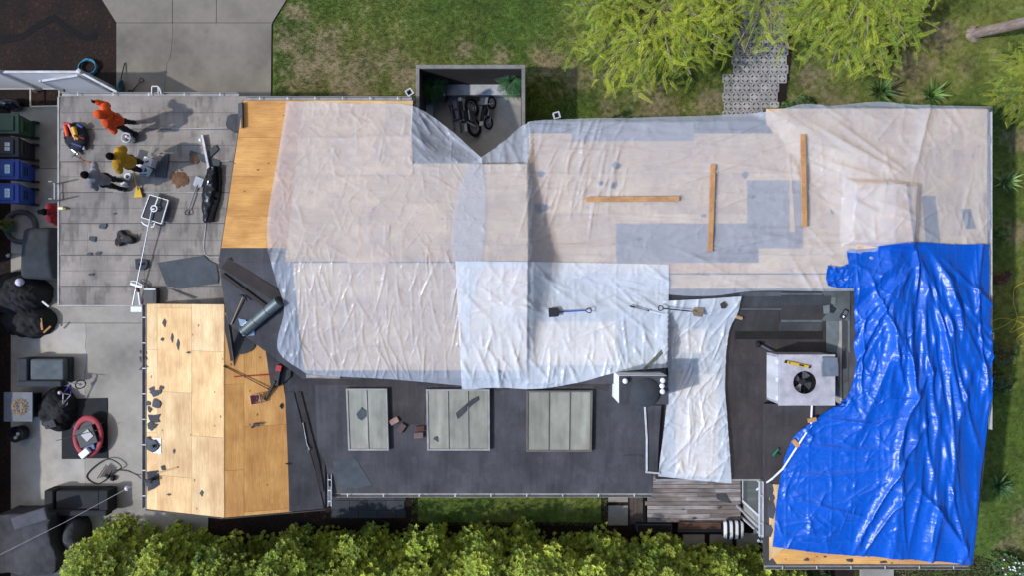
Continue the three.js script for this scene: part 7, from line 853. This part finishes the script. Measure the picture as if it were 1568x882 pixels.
  if (o.hood) obj('hood', [nets((x, y, z) => { const X = x - h[0], Y = y - h[1], Z = z - h[2]; const d = (Math.hypot(X / 0.125, (Y - 0.01) / 0.15, (Z + 0.03) / 0.14) - 1) * 0.12; return Math.max(d, 0.03 - 0.0 + (Math.hypot(X / 0.08, (Y + 0.01) / 0.11, (Z - 0.14) / 0.09) < 1 ? 0.02 : -0.06)); }, [h[0] - 0.2, h[1] - 0.22, h[2] - 0.24], [h[0] + 0.2, h[1] + 0.22, h[2] + 0.2], 0.014)], o.top, t);
  else obj(o.cap ? 'cap' : 'hair', [nets((x, y, z) => { const X = x - h[0], Y = y - h[1], Z = z - h[2]; let d = (Math.hypot(X / 0.105, (Y - 0.035) / 0.122, (Z + 0.014) / 0.118) - 1) * 0.1; d = Math.max(d, -(Y - 0.02 + Z * 0.9 * (Z > 0 ? 0 : 0.8)) - (Z < 0.02 ? 0.05 : 0)); if (o.cap) d = Math.min(d, Math.max(Math.hypot(X / 0.08, (Z - 0.09) / 0.1) * 0.08 - 0.08, Math.abs(Y - 0.06) - 0.008)); return d + (o.cap ? 0 : 0.006 * (vn(x * 60, z * 60 + y * 50, 4) - 0.5)); }, [h[0] - 0.14, h[1] - 0.12, h[2] - 0.18], [h[0] + 0.14, h[1] + 0.2, h[2] + 0.24], 0.01)], M.hair, t);
  if (o.extra) o.extra(t, J);
  t.position.set(...o.at); t.rotation.y = o.turn; return t;
}
const cl = (c) => mat(c, 0.9, { map: T.mottle });
{
  const roofY = 2.802;
  person({ label: 'person in bright orange hooded sweatshirt with back emblem standing on the garage roof', at: [-11.13, roofY, -4.72], turn: -1.45, top: cl('#f5590f'), topName: 'hooded_sweatshirt', hood: true, puff: 0.05, pose: { elR: [-0.36, 1.24, 0.06], wrR: [-0.42, 1.4, 0.2], elL: [0.33, 1.18, -0.02], wrL: [0.3, 0.95, 0.1], head: [0, 1.64, 0.08], kneeL: [0.13, 0.5, 0.03], ankL: [0.17, 0.08, -0.04], toeL: [0.2, 0.04, 0.14], ankR: [-0.16, 0.08, -0.02], toeR: [-0.19, 0.04, 0.16] },
    extra: (t) => { const cv = document.createElement('canvas'); cv.width = cv.height = 64; const x = cv.getContext('2d'); x.clearRect(0, 0, 64, 64); x.fillStyle = '#f5590f'; x.fillRect(0, 0, 64, 64); x.strokeStyle = '#3a2350'; x.lineWidth = 6; x.beginPath(); x.arc(32, 26, 16, 0, 7); x.stroke(); x.fillStyle = '#3a2350'; x.fillRect(14, 40, 36, 8); x.fillRect(28, 16, 8, 26); const tx = new THREE.CanvasTexture(cv); tx.colorSpace = THREE.SRGBColorSpace; const g = new THREE.CylinderGeometry(0.228, 0.222, 0.2, 16, 1, true, Math.PI - 0.42, 0.84); g.translate(0, 1.28, 0.004); obj('back_emblem', g, mat('#ffffff', 0.9, { map: tx }), t, true); obj('phone', [bx(-0.46, -0.38, 1.43, 1.57, 0.26, 0.272, 0.004)], M.black, t); } });
  person({ label: 'person in mustard yellow jacket with dark hair beside the white carton', at: [-10.78, roofY, -3.56], turn: -1.75, top: cl('#c8960f'), topName: 'jacket', puff: 0.055, pose: { head: [0, 1.6, 0.12], neck: [0, 1.47, 0.06], chest: [0, 1.3, 0.03], elL: [0.3, 1.15, 0.1], wrL: [0.2, 1.0, 0.28], elR: [-0.3, 1.15, 0.1], wrR: [-0.2, 1.0, 0.28], kneeL: [0.12, 0.5, 0.05], ankL: [0.16, 0.08, -0.08], toeL: [0.18, 0.04, 0.1] } });
  person({ label: 'person in grey shirt and black trousers raising a hammer on the garage roof', at: [-11.48, roofY, -3.05], turn: -1.85, top: cl('#8d8f96'), topName: 'shirt', sleeves: 'short', grip: true, pose: { head: [0, 1.61, 0.1], neck: [0, 1.48, 0.04], elR: [-0.34, 1.25, 0.18], wrR: [-0.36, 1.3, 0.42], elL: [0.28, 1.16, 0.02], wrL: [0.28, 0.95, 0.16], kneeL: [0.11, 0.5, 0.05], ankL: [0.12, 0.08, -0.12], toeL: [0.14, 0.04, 0.08] },
    extra: (t) => { obj('hammer_handle', [cyl([-0.36, 1.28, 0.5], [-0.44, 1.5, 0.62], 0.014)], M.lumber, t); obj('hammer_head', [cyl([-0.51, 1.5, 0.58], [-0.37, 1.52, 0.66], 0.022)], M.steel, t); } });
  person({ label: 'person in dark red top and black cap standing on the ground beside the ladder', at: [-14.55, 0.03, -2.38], turn: -1.57, top: cl('#8d1020'), topName: 'sweatshirt', cap: true, puff: 0.045, pose: { elL: [0.3, 1.18, 0.0], wrL: [0.28, 0.98, 0.14] } });
}

renderer.render(scene, camera);
